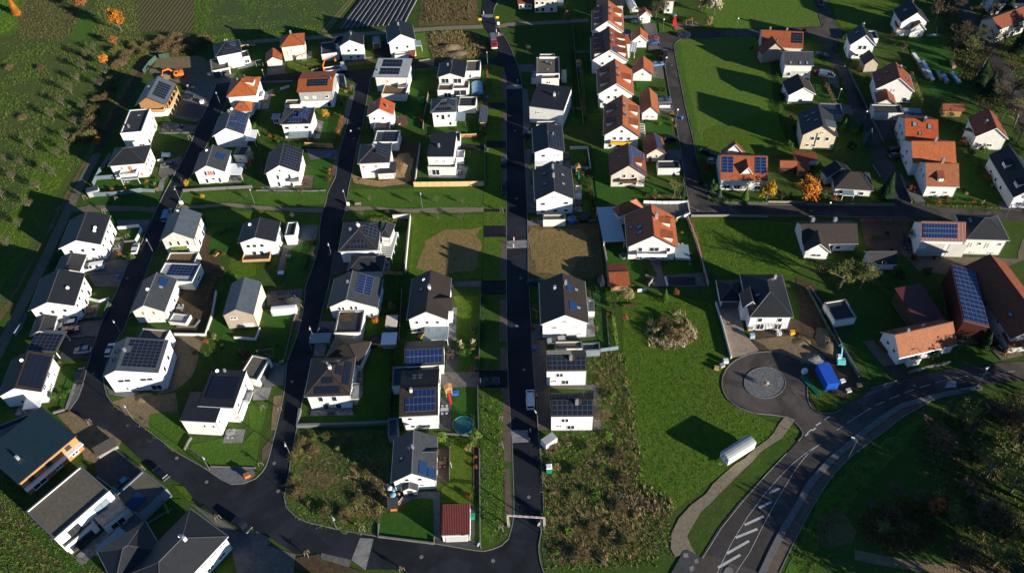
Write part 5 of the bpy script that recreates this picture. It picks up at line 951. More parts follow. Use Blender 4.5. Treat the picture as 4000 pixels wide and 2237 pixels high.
def terrace(label,FL,FR,D,rm,he=5.6,hr=9.8,dl=3,dr=2,wm='white',sk=2):
 h=House(label,FL,FR,D,he,hr,rm=rm,wm=wm)
 for i in range(dl):h.dormer('l',(i+.5)/(dl+.3)+.06,.18,2.6,1.5)
 for i in range(dr):h.dormer('r',(i+.6)/(dr+.3),.16,3.0,1.5)
 for i in range(sk):h.sky('l',.3+.12*i,.72)
 h.chim(.1,.25,'frame_dark',1.0).chim(.14,-.3,'frame_dark',1.0)
 h.win('f',.5,he+1.4,.9,1.0).wins('f',(.3,.5,.72),4.3,1.0,1.2).wins('f',(.18,.42,.8),1.5,1.2,1.3).wins('r',(.2,.5,.8),1.5)
 return h
h=terrace('topmost orange gable row house with red side dormers and patio awning',(800,317),(1122,319),('r',945,0),'tile_redbrown',sk=4);h.balcony('f',.45,2.8,4,1.2)
h.canopy('r',.25,2.8,6,3.5,'thermal',6)
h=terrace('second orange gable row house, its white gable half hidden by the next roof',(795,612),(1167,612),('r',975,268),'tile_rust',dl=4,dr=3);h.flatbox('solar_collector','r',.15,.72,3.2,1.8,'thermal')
House(None,(1080,455),(1200,440),('e',1195,372),6.2,7.4,'shed','d','tile_redbrown',of=h)
House('pale awning roof between the second row house and its garage',(1172,520),(1245,525),('e',1240,430),2.7,roof='shed',ax='d',hr=2.9,rm='trapez_white',open_=True,cat='patio roof',name='patio_roof')
h=terrace('third orange gable row house with plain white gable and entrance porch',(860,952),(1224,952),('r',1040,590),'tile_redbrown',dl=2,dr=1,sk=0)
House(None,(945,985),(1020,975),2.2,2.6,3.6,'gable','d','glass_roof',of=h,ov=.1)
h=terrace('fourth orange gable row house with bright yellow balcony front',(918,1362),(1286,1372),('r',1093,950),'tile_old',dl=2,dr=2,sk=1);h.balcony('f',.5,2.9,6.5,1.3,'wood_light','machine_yellow');h.canopy('r',.45,2.8,7,2.4,None,8,'frame_white')
for lab,FL,FR,rd,he,hr,rm in (('small white gable garage at the top of the orange garage row',(1280,177),(1407,167),(1333,68),2.9,5.0,'tile_redbrown'),('white gable garage beside the parked red and blue cars',(1205,417),(1367,417),(1283,270),3.0,5.6,'tile_redbrown'),('white gable garage with climbing plants on its front wall',(1208,747),(1421,752),(1315,560),3.1,5.8,'tile_redbrown'),('white gable garage with two orange framed windows',(1300,1142),(1482,1142),(1370,878),3.0,5.8,'tile_old')):
 g=House(lab,FL,FR,('r',*rd),he,hr,rm=rm,cat='garage',group='gable garages of the orange row')
 if 'top' in lab:g.door('f',.5,2.6,2.1,'wall_cream','garage_door')
 elif 'two' in lab:g.wins('f',(.33,.67),1.5,1.0,.9,'shutter_wood')
 else:g.win('f',.5,2.9 if 'climb' in lab else 2.6,.8,.8)
R(1,2)
g=House('cream garage with solar slope at the end of the orange row',(1345,117),(1556,107),('r',1440,-116),3.2,5.6,rm='tile_rust',wm='beige',cat='garage');g.pv('r',.05,.3,.95,.95,6,3,True).win('f',.55,2.2,.7,1.2).door('f',.2,.9)
h=House('beige gable house with solar strip along the roof and dark balcony',(985,327),(1357,327),('r',1178,-5),4.7,8.8,rm='tile_rust',wm='beige');h.pv('r',.04,.62,.96,.97,12,2,True).pv('r',.04,.05,.16,.6,2,4,True).pv('r',.6,.1,.95,.6,5,3,True);h.dormer('r',.38,.3,2.4,1.4).sky('l',.4,.55);h.wins('f',(.38,.64),4.3,.9,1.3).balcony('f',.5,2.7,5.0,1.3,'wood_dark','wood_dark').wins('f',(.3,.7),1.4,1.2,1.0)
House('flat white garage with black roof across from the beige gable house',(1470,250),(1692,248),('e',1475,172),2.8,roof='flat',rm='roof_felt',cat='garage')
h=House('large white villa with half hipped orange-red roof and dormers',(1155,1042),(1670,1047),('r',1360,608),5.4,9.8,rm='tile_redbrown',ov=.6);h.sky('l',.55,.5,1.2,1.6).sky('l',.72,.5,1.2,1.6).sky('l',.45,.2,1.1,1.1).chim(.18,.25,'chimney_metal',1.3).dormer('r',.62,.28,2.2,1.3).dormer('r',.18,.25,2.6,1.4);h.win('f',.55,4.1,2.6,1.6).wins('f',(.25,.85),4.0,1.2,1.6).wins('f',(.25,.55,.8),1.4,1.6,2.0);h.balcony('f',.5,2.9,8,1.6,'frame_white','steel_white')
House(None,(1455,905),(1650,880),('e',1640,735),5.0,7.4,'gable','w','tile_redbrown',of=h)
a=House(None,(1070,735),(1320,640),('e',1300,560),4.4,7.0,'hip',rm='tile_redbrown',of=h)
h.canopy('r',.05,2.8,6,4,'glass_roof',8,'steel')
h=House('wide carport with white ribbed translucent roof beside the orange villa',(918,1000),(1138,985),('e',872,645),2.7,2.9,'shed','r','trapez_white',open_=True,cat='carport',ov=.2)
House('small brick-red tiled garden shed beside the vacant plot wall',(985,1432),(1187,1422),('r',972,1295),2.4,3.4,'gable','w','tile_redbrown','wood',cat='shed')
House('tiny dark playhouse with white windows next to the brick-red shed',(868,1405),(952,1402),('r',905,1332),1.9,3.0,'gable','d','tile_black','bluegrey',cat='playhouse').wins('f',(.35,.65),1.2,.5,.7)
h=House('white house with red tiled roof, two white framed solar blocks and glass gable',(2095,367),(2572,379),('r',2107,118),4.4,8.6,'gable','w','tile_redbrown');h.pv('f',.03,.3,.27,.95,2,5,True).pv('f',.73,.3,.97,.95,2,5,True);h.wins('f',(.15,.38,.85),1.5,1.8,1.6)
a=House(None,(2270,335),(2440,335),7.0,4.6,8.0,'gable','d','tile_redbrown',of=h,ov=.3);a.win('f',.5,4.6,2.0,2.0).wins('f',(.3,.7),1.4,1.2,2.0);a.balcony('f',.5,2.8,3.4,1.3,'frame_white','frame_white')
House(None,(2105,115),(2345,118),('r',2250,-5),5.0,8.8,'gable','d','tile_rust',of=h)
R('F')
h=House('new white house with complex black hipped roof and dark pergola frame',(1886,797),(1996,797),('e',1978,690),5.6,9.0,'hip',rm='tile_black');h.sky('l',.6,.5).chim(.5,.6,'chimney_metal',.9);h.wins('f',(.25,.75),4.0,1.2,1.5).wins('f',(.3,.75),1.4,1.8,2.0).wins('l',(.25,),4.0);h.canopy('f',.65,2.9,6.5,3.4,None,8,'frame_dark')
House(None,(1868,775),(1910,775),5.0,5.4,8.0,'gable','d','tile_black',of=h).win('f',.5,4.0,1.4,1.8,'shutter')
g=House('black roofed double garage of the new hipped house',(1812,757),(1876,757),('e',1786,704),3.0,4.6,'hip',rm='tile_black',cat='garage');g.door('f',.5,5.0,2.1,'frame_dark','garage_door')
R(0,3)
h=House('wide orange roofed house with dark solar square at the street corner',(-70,470),(352,492),('r',-40,302),4.6,7.8,'gable','w','tile_redbrown');h.pv('f',.72,.3,.98,.92,5,4,False).chim(-.6,.1,'brick_chimney',.9).chim(.2,.1,'brick_chimney',.9).sky('f',.4,.4);h.wins('f',(.7,.9),1.6)
a=House(None,(-60,548),(182,520),('r',82,358),4.0,8.0,'gable','d','tile_rust',of=h,wm='stone')
h=House('white house with plain grey ridge roof and three small roof windows',(165,657),(462,662),('r',175,518),5.2,7.8,'gable','w','tile_grey');h.sky('f',.22,.2).sky('f',.55,.2).sky('f',.78,.2);h.wins('f',(.2,.85),1.6);h.canopy('f',.65,2.7,5,3,None,5,'steel')
h=House('brown gable house with white ground floor and wooden gable, below the white van',(205,962),(482,950),('r',320,742),4.0,6.8,rm='tile_darkbrown');h.ant(.2,.1);h.win('f',.5,1.6,1.4,1.2)
h=House('yellow gable house with dark roof and tall stair strip',(345,1357),(706,1372),('r',520,1045),5.8,9.6,rm='tile_dark',wm='yellow');h.sky('l',.3,.7).sky('l',.65,.75).sky('l',.3,.35).sky('l',.5,.4);h.win('f',.55,6.6,.8,.8,'shutter_wood').wins('f',(.3,.48,.75),4.4,1.1,1.4).wins('f',(.2,.4),1.8,1.1,.9)
h.add('stair_strip',MB().box(-.12,.12,-.1,0,.4,6.5).mesh('stair_strip',['frame_dark']),Matrix.Translation((-.8,-h.Y,0)));h.dormer('r',.25,.2,3.0,1.5,'metal_grey')
House('dark blue flat carport behind the yellow gable house',(545,1150),(760,1158),('e',540,1035),2.9,roof='flat',rm='metal_dark',wm='bluegrey',cat='carport')
h=House('white steep gable house with dark roof at the upper crossroads',(825,457),(1086,462),('r',930,238),5.6,9.6,rm='tile_black');h.chim(.0,.5,'frame_dark',1).sky('l',.4,.6);h.wins('f',(.42,.62),4.6,1.2,1.6).wins('f',(.38,.6),1.6,1.2,1.1).wins('l',(.4,),1.6)
House(None,(1000,385),(1112,388),('e',1110,310),3.0,roof='flat',rm='tile_grey',of=h)
h=House('white steep gable house with black roof beside the upper country road',(1340,227),(1617,217),('r',1430,-5),5.6,9.6,rm='tile_black');h.sky('l',.4,.5).sky('l',.5,.5).chim(.05,.6,'frame_dark',1);h.wins('f',(.45,),4.4)
a=House(None,(1435,302),(1592,300),('r',1490,185),3.4,6.0,'gable','d','tile_rust',of=h)
House(None,(1290,292),(1442,300),('e',1265,222),3.0,3.6,'shed','d','tile_redbrown',of=h)
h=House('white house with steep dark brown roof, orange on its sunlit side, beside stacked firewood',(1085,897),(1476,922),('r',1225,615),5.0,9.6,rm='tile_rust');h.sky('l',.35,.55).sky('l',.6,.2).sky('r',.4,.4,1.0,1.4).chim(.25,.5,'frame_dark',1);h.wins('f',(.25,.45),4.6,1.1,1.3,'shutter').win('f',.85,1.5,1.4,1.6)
a=House(None,(1095,1038),(1290,1050),('r',1178,880),3.0,5.0,'gable','d','tile_rust',of=h)
h=House('small dark gable house beside the climbing street',(972,650),(1130,640),('r',1035,500),3.4,5.8,rm='tile_black',wm='stone')
g=House('row of white flat garages with grey panelled roof',(1065,1130),(1365,1137),('e',1036,1047),3.0,roof='flat',rm='roof_felt',cat='garage')
for i in range(3):g.door('f',.2+.3*i,2.6,2.1,'palegrey' if 'palegrey' in MAT else 'wall_palegrey','garage_door')
h=House('patio roof with violet solar glass behind the bright red roof',(1382,1180),(1560,1188),('e',1362,1092),2.7,3.0,'shed','d','glass_roof',open_=True,cat='patio roof',name='patio_roof');h.pv('f',.03,.03,.97,.5,5,2,True)
h=House('white house with bright red tiled roof and three square roof windows',(1380,1412),(1716,1432),('r',1406,1188),5.6,9.0,'gable','w','tile_bright');h.sky('f',.3,.75,1.4,1.6).sky('f',.75,.68,1.4,1.6).sky('f',.45,.35,.9,1.0).chim(.15,-.1,'frame_dark',1.2).wins('l',(.3,.6),4.4).wins('l',(.3,.6),1.6).wins('f',(.2,.5,.8),1.5)
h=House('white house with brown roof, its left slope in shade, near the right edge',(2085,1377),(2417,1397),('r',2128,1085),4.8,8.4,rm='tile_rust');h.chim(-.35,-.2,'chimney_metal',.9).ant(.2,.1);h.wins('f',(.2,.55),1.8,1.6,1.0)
House(None,(1960,1300),(2110,1410),5.0,3.2,4.4,'gable','d','tile_dark',of=h)
House('long low brown roof at the edge of the dark garden',(1755,1110),(1978,1118),('r',1760,1040),2.6,4.0,'gable','w','tile_rust','wood',cat='shed')
R(1,3)
h=House('white house with orange tiled double roof above the old brown roof',(1455,197),(1896,202),('r',1480,-22),5.2,8.8,'gable','w','tile_orange');h.chim(.1,.05,'chimney_metal',1.1).ant(.35,-.3);h.wins('l',(.3,.6),1.6).wins('l',(.4,),4.2)
h=House('white house with weathered brown tile roof and one small dormer',(1590,432),(1926,440),('r',1606,196),4.2,8.2,'gable','w','tile_old');h.chim(.0,.05,'brick_chimney',1.3).dormer('f',.42,.22,1.5,1.3);h.win('f',.3,1.7,1.4,.9).win('f',.7,1.7,1.0,1.0,'shutter_wood').wins('l',(.35,.6),4.4,.8,1.1)
h=House('dark shaded house with black roof at the right picture edge',(2470,547),(2800,545),('e',2335,120),4.4,8.2,rm='tile_black');h.wins('f',(.25,),2.0,1.6,1.0).wins('l',(.2,.4,.6),1.6).dormer('l',.35,.3,2.2,1.4).dormer('l',.8,.3,2.2,1.4)
h=House('white bungalow with dark hipped roof and white greenhouse porch',(670,452),(1062,474),('e',1005,295),3.2,6.4,'hip',rm='tile_darkbrown');h.flatbox('solar_collector','r',.5,.5,1.8,1.4,'thermal');h.wins('f',(.2,.75),1.5,1.4,1.2);h.canopy('f',.35,2.5,3.2,2.0,'glass_roof',4)
House(None,(590,345),(850,290),('e',825,205),3.4,6.0,'gable','d','tile_black',of=h)
h=House('brown tiled flat carport beside the small red solar shed',(300,270),(428,272),('e',268,88),2.8,roof='shed',hr=3.4,ax='d',rm='tile_rust',wm='wood',cat='carport')
h=House('brown tiled carport wing with open white front',(410,180),(518,165),('e',500,95),2.8,3.2,'shed','d','tile_rust','white',cat='carport')
h=House('small red tiled shed with solar panels on its rear slope',(122,246),(296,248),('r',118,172),2.5,3.8,'gable','w','tile_redbrown','wood_dark',cat='shed');h.pv('b',.05,.1,.95,.95,5,2,True)
h=House('long white bungalow with brown tile roof and two chimneys',(345,1010),(910,1008),('r',342,808),3.3,6.4,'gable','w','tile_darkbrown');h.chim(-.55,.3,'chimney_metal',1.3).chim(.25,.3,'chimney_metal',1.3);h.win('f',.68,1.5,1.4,1.2).wins('f',(.55,),1.4,1.2,2.0)
a=House(None,(368,1087),(632,1097),('r',460,868),3.2,6.2,'gable','d','tile_darkbrown',of=h);a.win('f',.5,1.6,2.6,.9)
House('small dark ridge roof outbuilding with white side wall between bare shrubs',(1012,1217),(1295,1217),('r',982,1085),2.6,5.0,'gable','w','tile_black',cat='outbuilding')
R('Z2')
h=House('white barn with red metal roof and large white lined solar field',(500,717),(1405,737),('r',457,328),6.0,9.4,'gable','w','metal_red',ov=.3);h.pv('f',.04,.14,.80,.90,12,3,True);h.door('f',.12,2.8,2.6,'shutter','garage_door');h.win('l',.5,4.2,.8,1.0)
for i in range(2):h.add('sliding_gate',MB().box(-2.3,2.3,-.08,0,0,4.6).mesh('sliding_gate',['wall_palegrey']),Matrix.Translation((-1.1+i*5.6,-h.Y,.1)))
h=House('white house with dark green hipped roof joined to the solar barn',(1415,692),(2287,717),('e',1975,215),6.0,9.4,'hip',rm='tile_black');h.ant(.0,.2).ant(.15,.3).sky('l',.4,.45,1.8,.7);h.wins('f',(.15,.58),3.6,.8,1.9,'shutter').wins('f',(.37,.88),4.2,.9,.9).wins('f',(.28,.34,.75,.82),.9,.8,.5)
R(2,3)
h=House('dark red barn with roof entirely covered in blue solar panels',(1945,370),(2227,405),('e',1620,-221),6.4,7.6,'shed','r','metal_darkred','metal_darkred',cat='barn',ov=.2);h.pv('f',.02,.03,.98,.95,12,5,True)
House('low open barn with dark red ribbed roof left of the solar barn',(1515,387),(1790,335),('e',1315,25),4.0,4.8,'shed','d','metal_darkred','wood_dark',cat='barn')
h=House('long white farmhouse with orange tile roof beside the curved road',(1322,715),(1905,580),('r',1278,480),3.6,7.4,'gable','w','tile_old');h.ant(-.1,.0).chim(-.55,.05,'chimney_metal',.8);h.wins('l',(.35,.7),3.0,1.0,1.0).win('f',.2,1.4);h.sky('b',.9,.5)
House(None,(1430,745),(1545,722),3.0,2.6,roof='flat',rm='roof_felt',of=h)
House('small white outbuilding with dark mossy flat roof behind the construction site',(675,337),(892,302),('e',560,155),3.0,roof='flat',rm='roof_felt',cat='outbuilding')
R('F')
h=House('long pale farmhouse with rust brown roof cut off by the right edge',(2545,852),(2665,838),('e',2462,668),5.0,9.0,rm='tile_rust',wm='palegrey');h.wins('l',(.15,.35,.5,.65,.85),1.6,.9,1.1).wins('l',(.25,.5,.75),3.9,.9,1.0);h.sky('l',.75,.4,1.2,.8)
House(None,(2540,875),(2600,866),4.0,3.0,4.0,'shed','d','tile_rust','palegrey',of=h)
R(0,2)
h=House('cream house with green shutters cut off by the top edge',(215,0),(467,-5),10,5.8,8.8,'gable','w','tile_rust','cream');h.wins('f',(.1,.35,.8),4.2,1.1,1.2).wins('f',(.1,.36,.75),1.5,1.3,1.7);h.balcony('r',.3,2.8,4,2.4,'frame_white','frame_white')
House('low cream annex left of the house with green shutters',(55,38),(212,34),6,3.0,4.4,'gable','w','tile_rust','cream',cat='annex',name='house_annex').wins('f',(.15,.5,.8),1.5,1.1,1.2)
House('cream house with dark roof behind the topmost row house',(850,55),(1130,58),9,5.0,8.0,'gable','w','tile_dark','cream',win=True)
House('white house behind bare trees at the top edge',(1530,10),(1640,12),8,5.6,8.6,'gable','w','tile_rust','white',win=True)
R(0,3)
House('dark house half hidden by conifers in the top right corner',(2270,40),(2600,30),9,5.0,8.0,'gable','w','tile_black','white',win=True)
House('weathered pale wall building behind bare branches at the top right edge',(2320,300),(2640,180),8,6.0,8.6,'gable','w','tile_rust','cream',win=True)
def branchy(seed,h,spread=1.0,depth=4,thick=.05,up=.35,n0=7):
 r=random.Random(seed);tr=MB();tw=MB()
 def grow(p,d,L,rad,lv):
  q=p+d*L;(tr if lv<2 else tw).tube(p,q,rad,rad*.62,5 if lv==0 else 3,cap=False)
  if lv>=depth:return
  k=n0 if lv==0 else r.choice((3,4,4))
  for i in range(k):
   t=r.uniform(.35,1.0) if lv else r.uniform(.45,1.0)
   a=r.uniform(0,6.283);v=Vector((math.cos(a),math.sin(a),r.uniform(-.05,.9)))
   nd=(d*r.uniform(.45,.9)+v*spread*r.uniform(.5,.95));nd.z+=up*.4;nd.normalize()
   grow(p+d*(L*t),nd,L*r.uniform(.5,.74),max(rad*.5,.016),lv+1)
 grow(Vector((0,0,-.1)),Vector((r.uniform(-.08,.08),r.uniform(-.08,.08),1)).normalized(),h*.42,h*thick*.5,0)
 return tr,tw
def leaves(seed,c,rad,n,size,mb=None,hollow=.35,clumps=9,sz=1.0):
 """n leaf-sized faces in uneven clumps"""
 r=random.Random(seed);mb=mb or MB();cs=[]
 for i in range(clumps):
  a=r.uniform(0,6.283);e=r.uniform(-.7,1.0);k=r.uniform(hollow,.82)
  cs.append((c[0]+rad*k*math.cos(a)*math.sqrt(max(0,1-e*e)),c[1]+rad*k*math.sin(a)*math.sqrt(max(0,1-e*e)),c[2]+rad*sz*k*e,rad*r.uniform(.22,.48)))
 for i in range(n):
  q=r.choice(cs);v=Vector((r.gauss(0,1),r.gauss(0,1),r.gauss(0,1))).normalized()*q[3]*r.uniform(.3,1.05)**.6
  p=Vector((q[0]+v.x,q[1]+v.y,max(.05,q[2]+v.z*sz)));nrm=(v+Vector((r.gauss(0,.4),r.gauss(0,.4),r.gauss(.3,.4)))).normalized()
  a=nrm.orthogonal().normalized();b=nrm.cross(a);s=size*r.uniform(.6,1.3);t=r.uniform(0,3)
  a,b=a*math.cos(t)+b*math.sin(t),b*math.cos(t)-a*math.sin(t)
  mb.quad([p-a*s,p+b*s*.55,p+a*s,p-b*s*.55])
 return mb
VEG={}
def proto(kind,variant):
 k=(kind,variant)
 if k in VEG:return VEG[k]
 s=hash(kind)%1000 if False else sum(map(ord,kind))*7+variant*31;parts=[]
 if kind in ('bare','bare_dark','bare_pale'):
  tr,tw=branchy(s,5.0,1.25,4,up=.2,n0=9);parts=[('trunk',tr.mesh('trunk',['bark_light' if kind!='bare_dark' else 'bark'])),('crown',tw.mesh('crown',[{'bare':'twig','bare_dark':'twig_dark','bare_pale':'leaf_olive'}[kind]]))]
  if kind!='bare_dark':
   lm=leaves(s,(0,0,3.1),1.9,260,.075,clumps=18);parts.append(('sparse_leaves',lm.mesh('sparse_leaves',['leaf_olive'])))
 elif kind.startswith('leafy'):
  tr,tw=branchy(s,5.0,.8,2,n0=6);tr.v+=[];base=len(tr.v)
  tr.f+=[tuple(i+base for i in f) for f in tw.f];tr.v+=tw.v;tr.m+=tw.m;tr.uv+=tw.uv
  m=kind.split('_')[1];parts=[('trunk',tr.mesh('trunk',['bark'])),('crown',leaves(s,(0,0,3.2),1.9,1500,.17,clumps=26,sz=1.05).mesh('crown',['leaf_'+m]))]
 elif kind.startswith('conifer'):
  m=kind.split('_',1)[1];mb=MB();r=random.Random(s)
  for i in range(1500):
   t=r.random()**.8;z=.4+t*4.6;R0=(1-t)*1.35+.06;a=r.uniform(0,6.283);L=R0*r.uniform(.55,1.08);p=Vector((math.cos(a)*L*.35,math.sin(a)*L*.35,z));q=Vector((math.cos(a)*L,math.sin(a)*L,z-.25*L-r.uniform(0,.1)))
   w_=Vector((-math.sin(a),math.cos(a),0))*(.10+.05*r.random());mb.quad([p-w_*.3,q-w_,q+Vector((math.cos(a),math.sin(a),-.2))*.08,q+w_])
  parts=[('trunk',MB().tube((0,0,-.1),(0,0,4.8),.14,.03,6).mesh('trunk',['bark'])),('crown',mb.mesh('crown',['leaf_'+m]))]
 elif kind.startswith('shrub'):
  m=kind.split('_',1)[1];tr,tw=branchy(s,1.4,1.4,2,n0=6);parts=[('trunk',tr.mesh('trunk',['bark'])),('crown',leaves(s,(0,0,.85),.95,420,.12,clumps=12,sz=.85).mesh('crown',['leaf_'+m]))]
 elif kind.startswith('brush'):
  m=kind.split('_',1)[1];r=random.Random(s);mb=MB()
  for i in range(150):
   a=r.uniform(0,6.283);k=r.random()**.6;b=Vector((math.cos(a),math.sin(a),0));p=b*(.4*k);q=b*(1.5*k)+Vector((r.gauss(0,.15),r.gauss(0,.15),2.0*(1.1-.5*k)*r.uniform(.6,1)))
   mid=p.lerp(q,.55)+Vector((0,0,.15));mb.tube(p,mid,.03,.022,3,cap=False);mb.tube(mid,q,.022,.008,3,cap=False)
   for j in range(3):
    e=q+Vector((r.gauss(0,.28),r.gauss(0,.28),r.gauss(-.05,.25)));mb.tube(mid.lerp(q,r.uniform(.2,.9)),e,.016,.006,3,cap=False)
  parts=[('crown',mb.mesh('crown',[m if m in MAT else 'leaf_'+m])),('leaves',leaves(s,(0,0,1.1),1.3,160,.10,clumps=16).mesh('leaves',['leaf_brown']))]
 elif kind=='staked':
  mb=MB();tr,tw=branchy(s,3.2,.5,3,n0=6);st=MB()
  for x,y in ((-.5,-.5),(.5,-.5),(0,.6)):st.tube((x,y,0),(x*.8,y*.8,1.7),.05,.05,5)
  st.tube((-.45,-.45,1.5),(.45,-.45,1.5),.04,.04,4);st.tube((.42,-.42,1.5),(0,.5,1.5),.04,.04,4);st.tube((-.42,-.42,1.5),(0,.5,1.5),.04,.04,4)
  parts=[('trunk',tr.mesh('trunk',['bark_light'])),('crown',tw.mesh('crown',['leaf_redtwig'])),('stake',st.mesh('stake',['wood_grey']))]
 VEG[k]=parts;return parts
def plant(kind,p,h,label,name='tree',cat='tree',group=None,variant=None,base=5.0,wide=1.0):
 v=rnd.randrange(3) if variant is None else variant;P=G(p);s=h/base
 o=bpy.data.objects.new(name,None);COL.objects.link(o);o.empty_display_size=.3
 o.matrix_basis=Matrix.LocRotScale(Vector((P.x,P.y,0)),Matrix.Rotation(rnd.uniform(0,6.28),3,'Z').to_quaternion(),(s*wide,s*wide,s));tag(o,label,cat,group)
 for n,me in proto(kind,v):link(n,me,o)
 return o
R(0,0)
ORCH='leafless young fruit tree in the overgrown orchard left of the dirt track'
for p in ((960,525),(910,612),(860,722),(800,832),(1075,762),(1020,882),(725,952),(645,1072),(860,1128),(545,1208),(770,1272),(680,1422)):plant('bare',p,rnd.uniform(4.2,6.2),ORCH,'fruit_tree','fruit tree','leafless orchard trees')
R(1,0)
for p in ((240,222),(140,382),(490,302),(405,472),(305,657),(25,557),(205,847),(100,1052),(600,150),(330,62),(60,180),(690,110),(560,330)):plant('bare',p,rnd.uniform(4.0,5.8),ORCH,'fruit_tree','fruit tree','leafless orchard trees')
R(0,0)
plant('leafy_orange',(1230,322),10.0,'large glowing orange tree standing alone at the field corner',wide=.95);plant('leafy_orange',(1078,672),5.0,'small round orange tree among grey shrubs beside the orchard');plant('leafy_copper',(880,128),9.0,'brownish orange tree at the top edge left of the stubble field')
plant('conifer_orange',(175,150),9,'slim orange larch on the green slope in the top left corner',wide=.8);plant('leafy_orange',(1005,1470),3.4,'little orange bush tree beside the white cube house track');plant('leafy_copper',(1170,470),4.4,'low copper coloured tree above the orchard path')
for i,(x,y,s) in enumerate(((1180,540,3.4),(1280,570,3.6),(1380,520,3.0),(1450,560,3.2),(1200,680,3.8),(1260,640,3.4),(1130,830,3.0),(1080,1000,3.2),(1140,900,2.8),(960,1150,4.6),(930,1260,4.8),(1000,1320,3.8),(900,1400,3.8),(820,1380,3.2),(1480,470,2.6),(1340,470,2.6),(980,1020,2.8),(420,700,2.4),(760,1420,2.6),(240,1200,2.4),(100,700,2.4))):
 plant(('brush_olive','brush_straw_dark','brush_brown')[i%3],(x,y),s,('olive','straw brown','dark brown')[i%3]+' leafless thicket shrub in the wild strip left of the track','shrub','shrub','wild thicket shrubs',base=2.6,wide=1.2)
for x,y in ((1620,430),(1760,400),(1700,470),(1850,440),(1940,460),(2040,420),(1660,520),(1800,520),(1900,520)):plant('brush_straw_dark',(x,y),2.8,'tall brown brush at the field edge above the excavated plot','shrub','shrub','field edge brush',base=2.2,wide=1.5)
R('F')
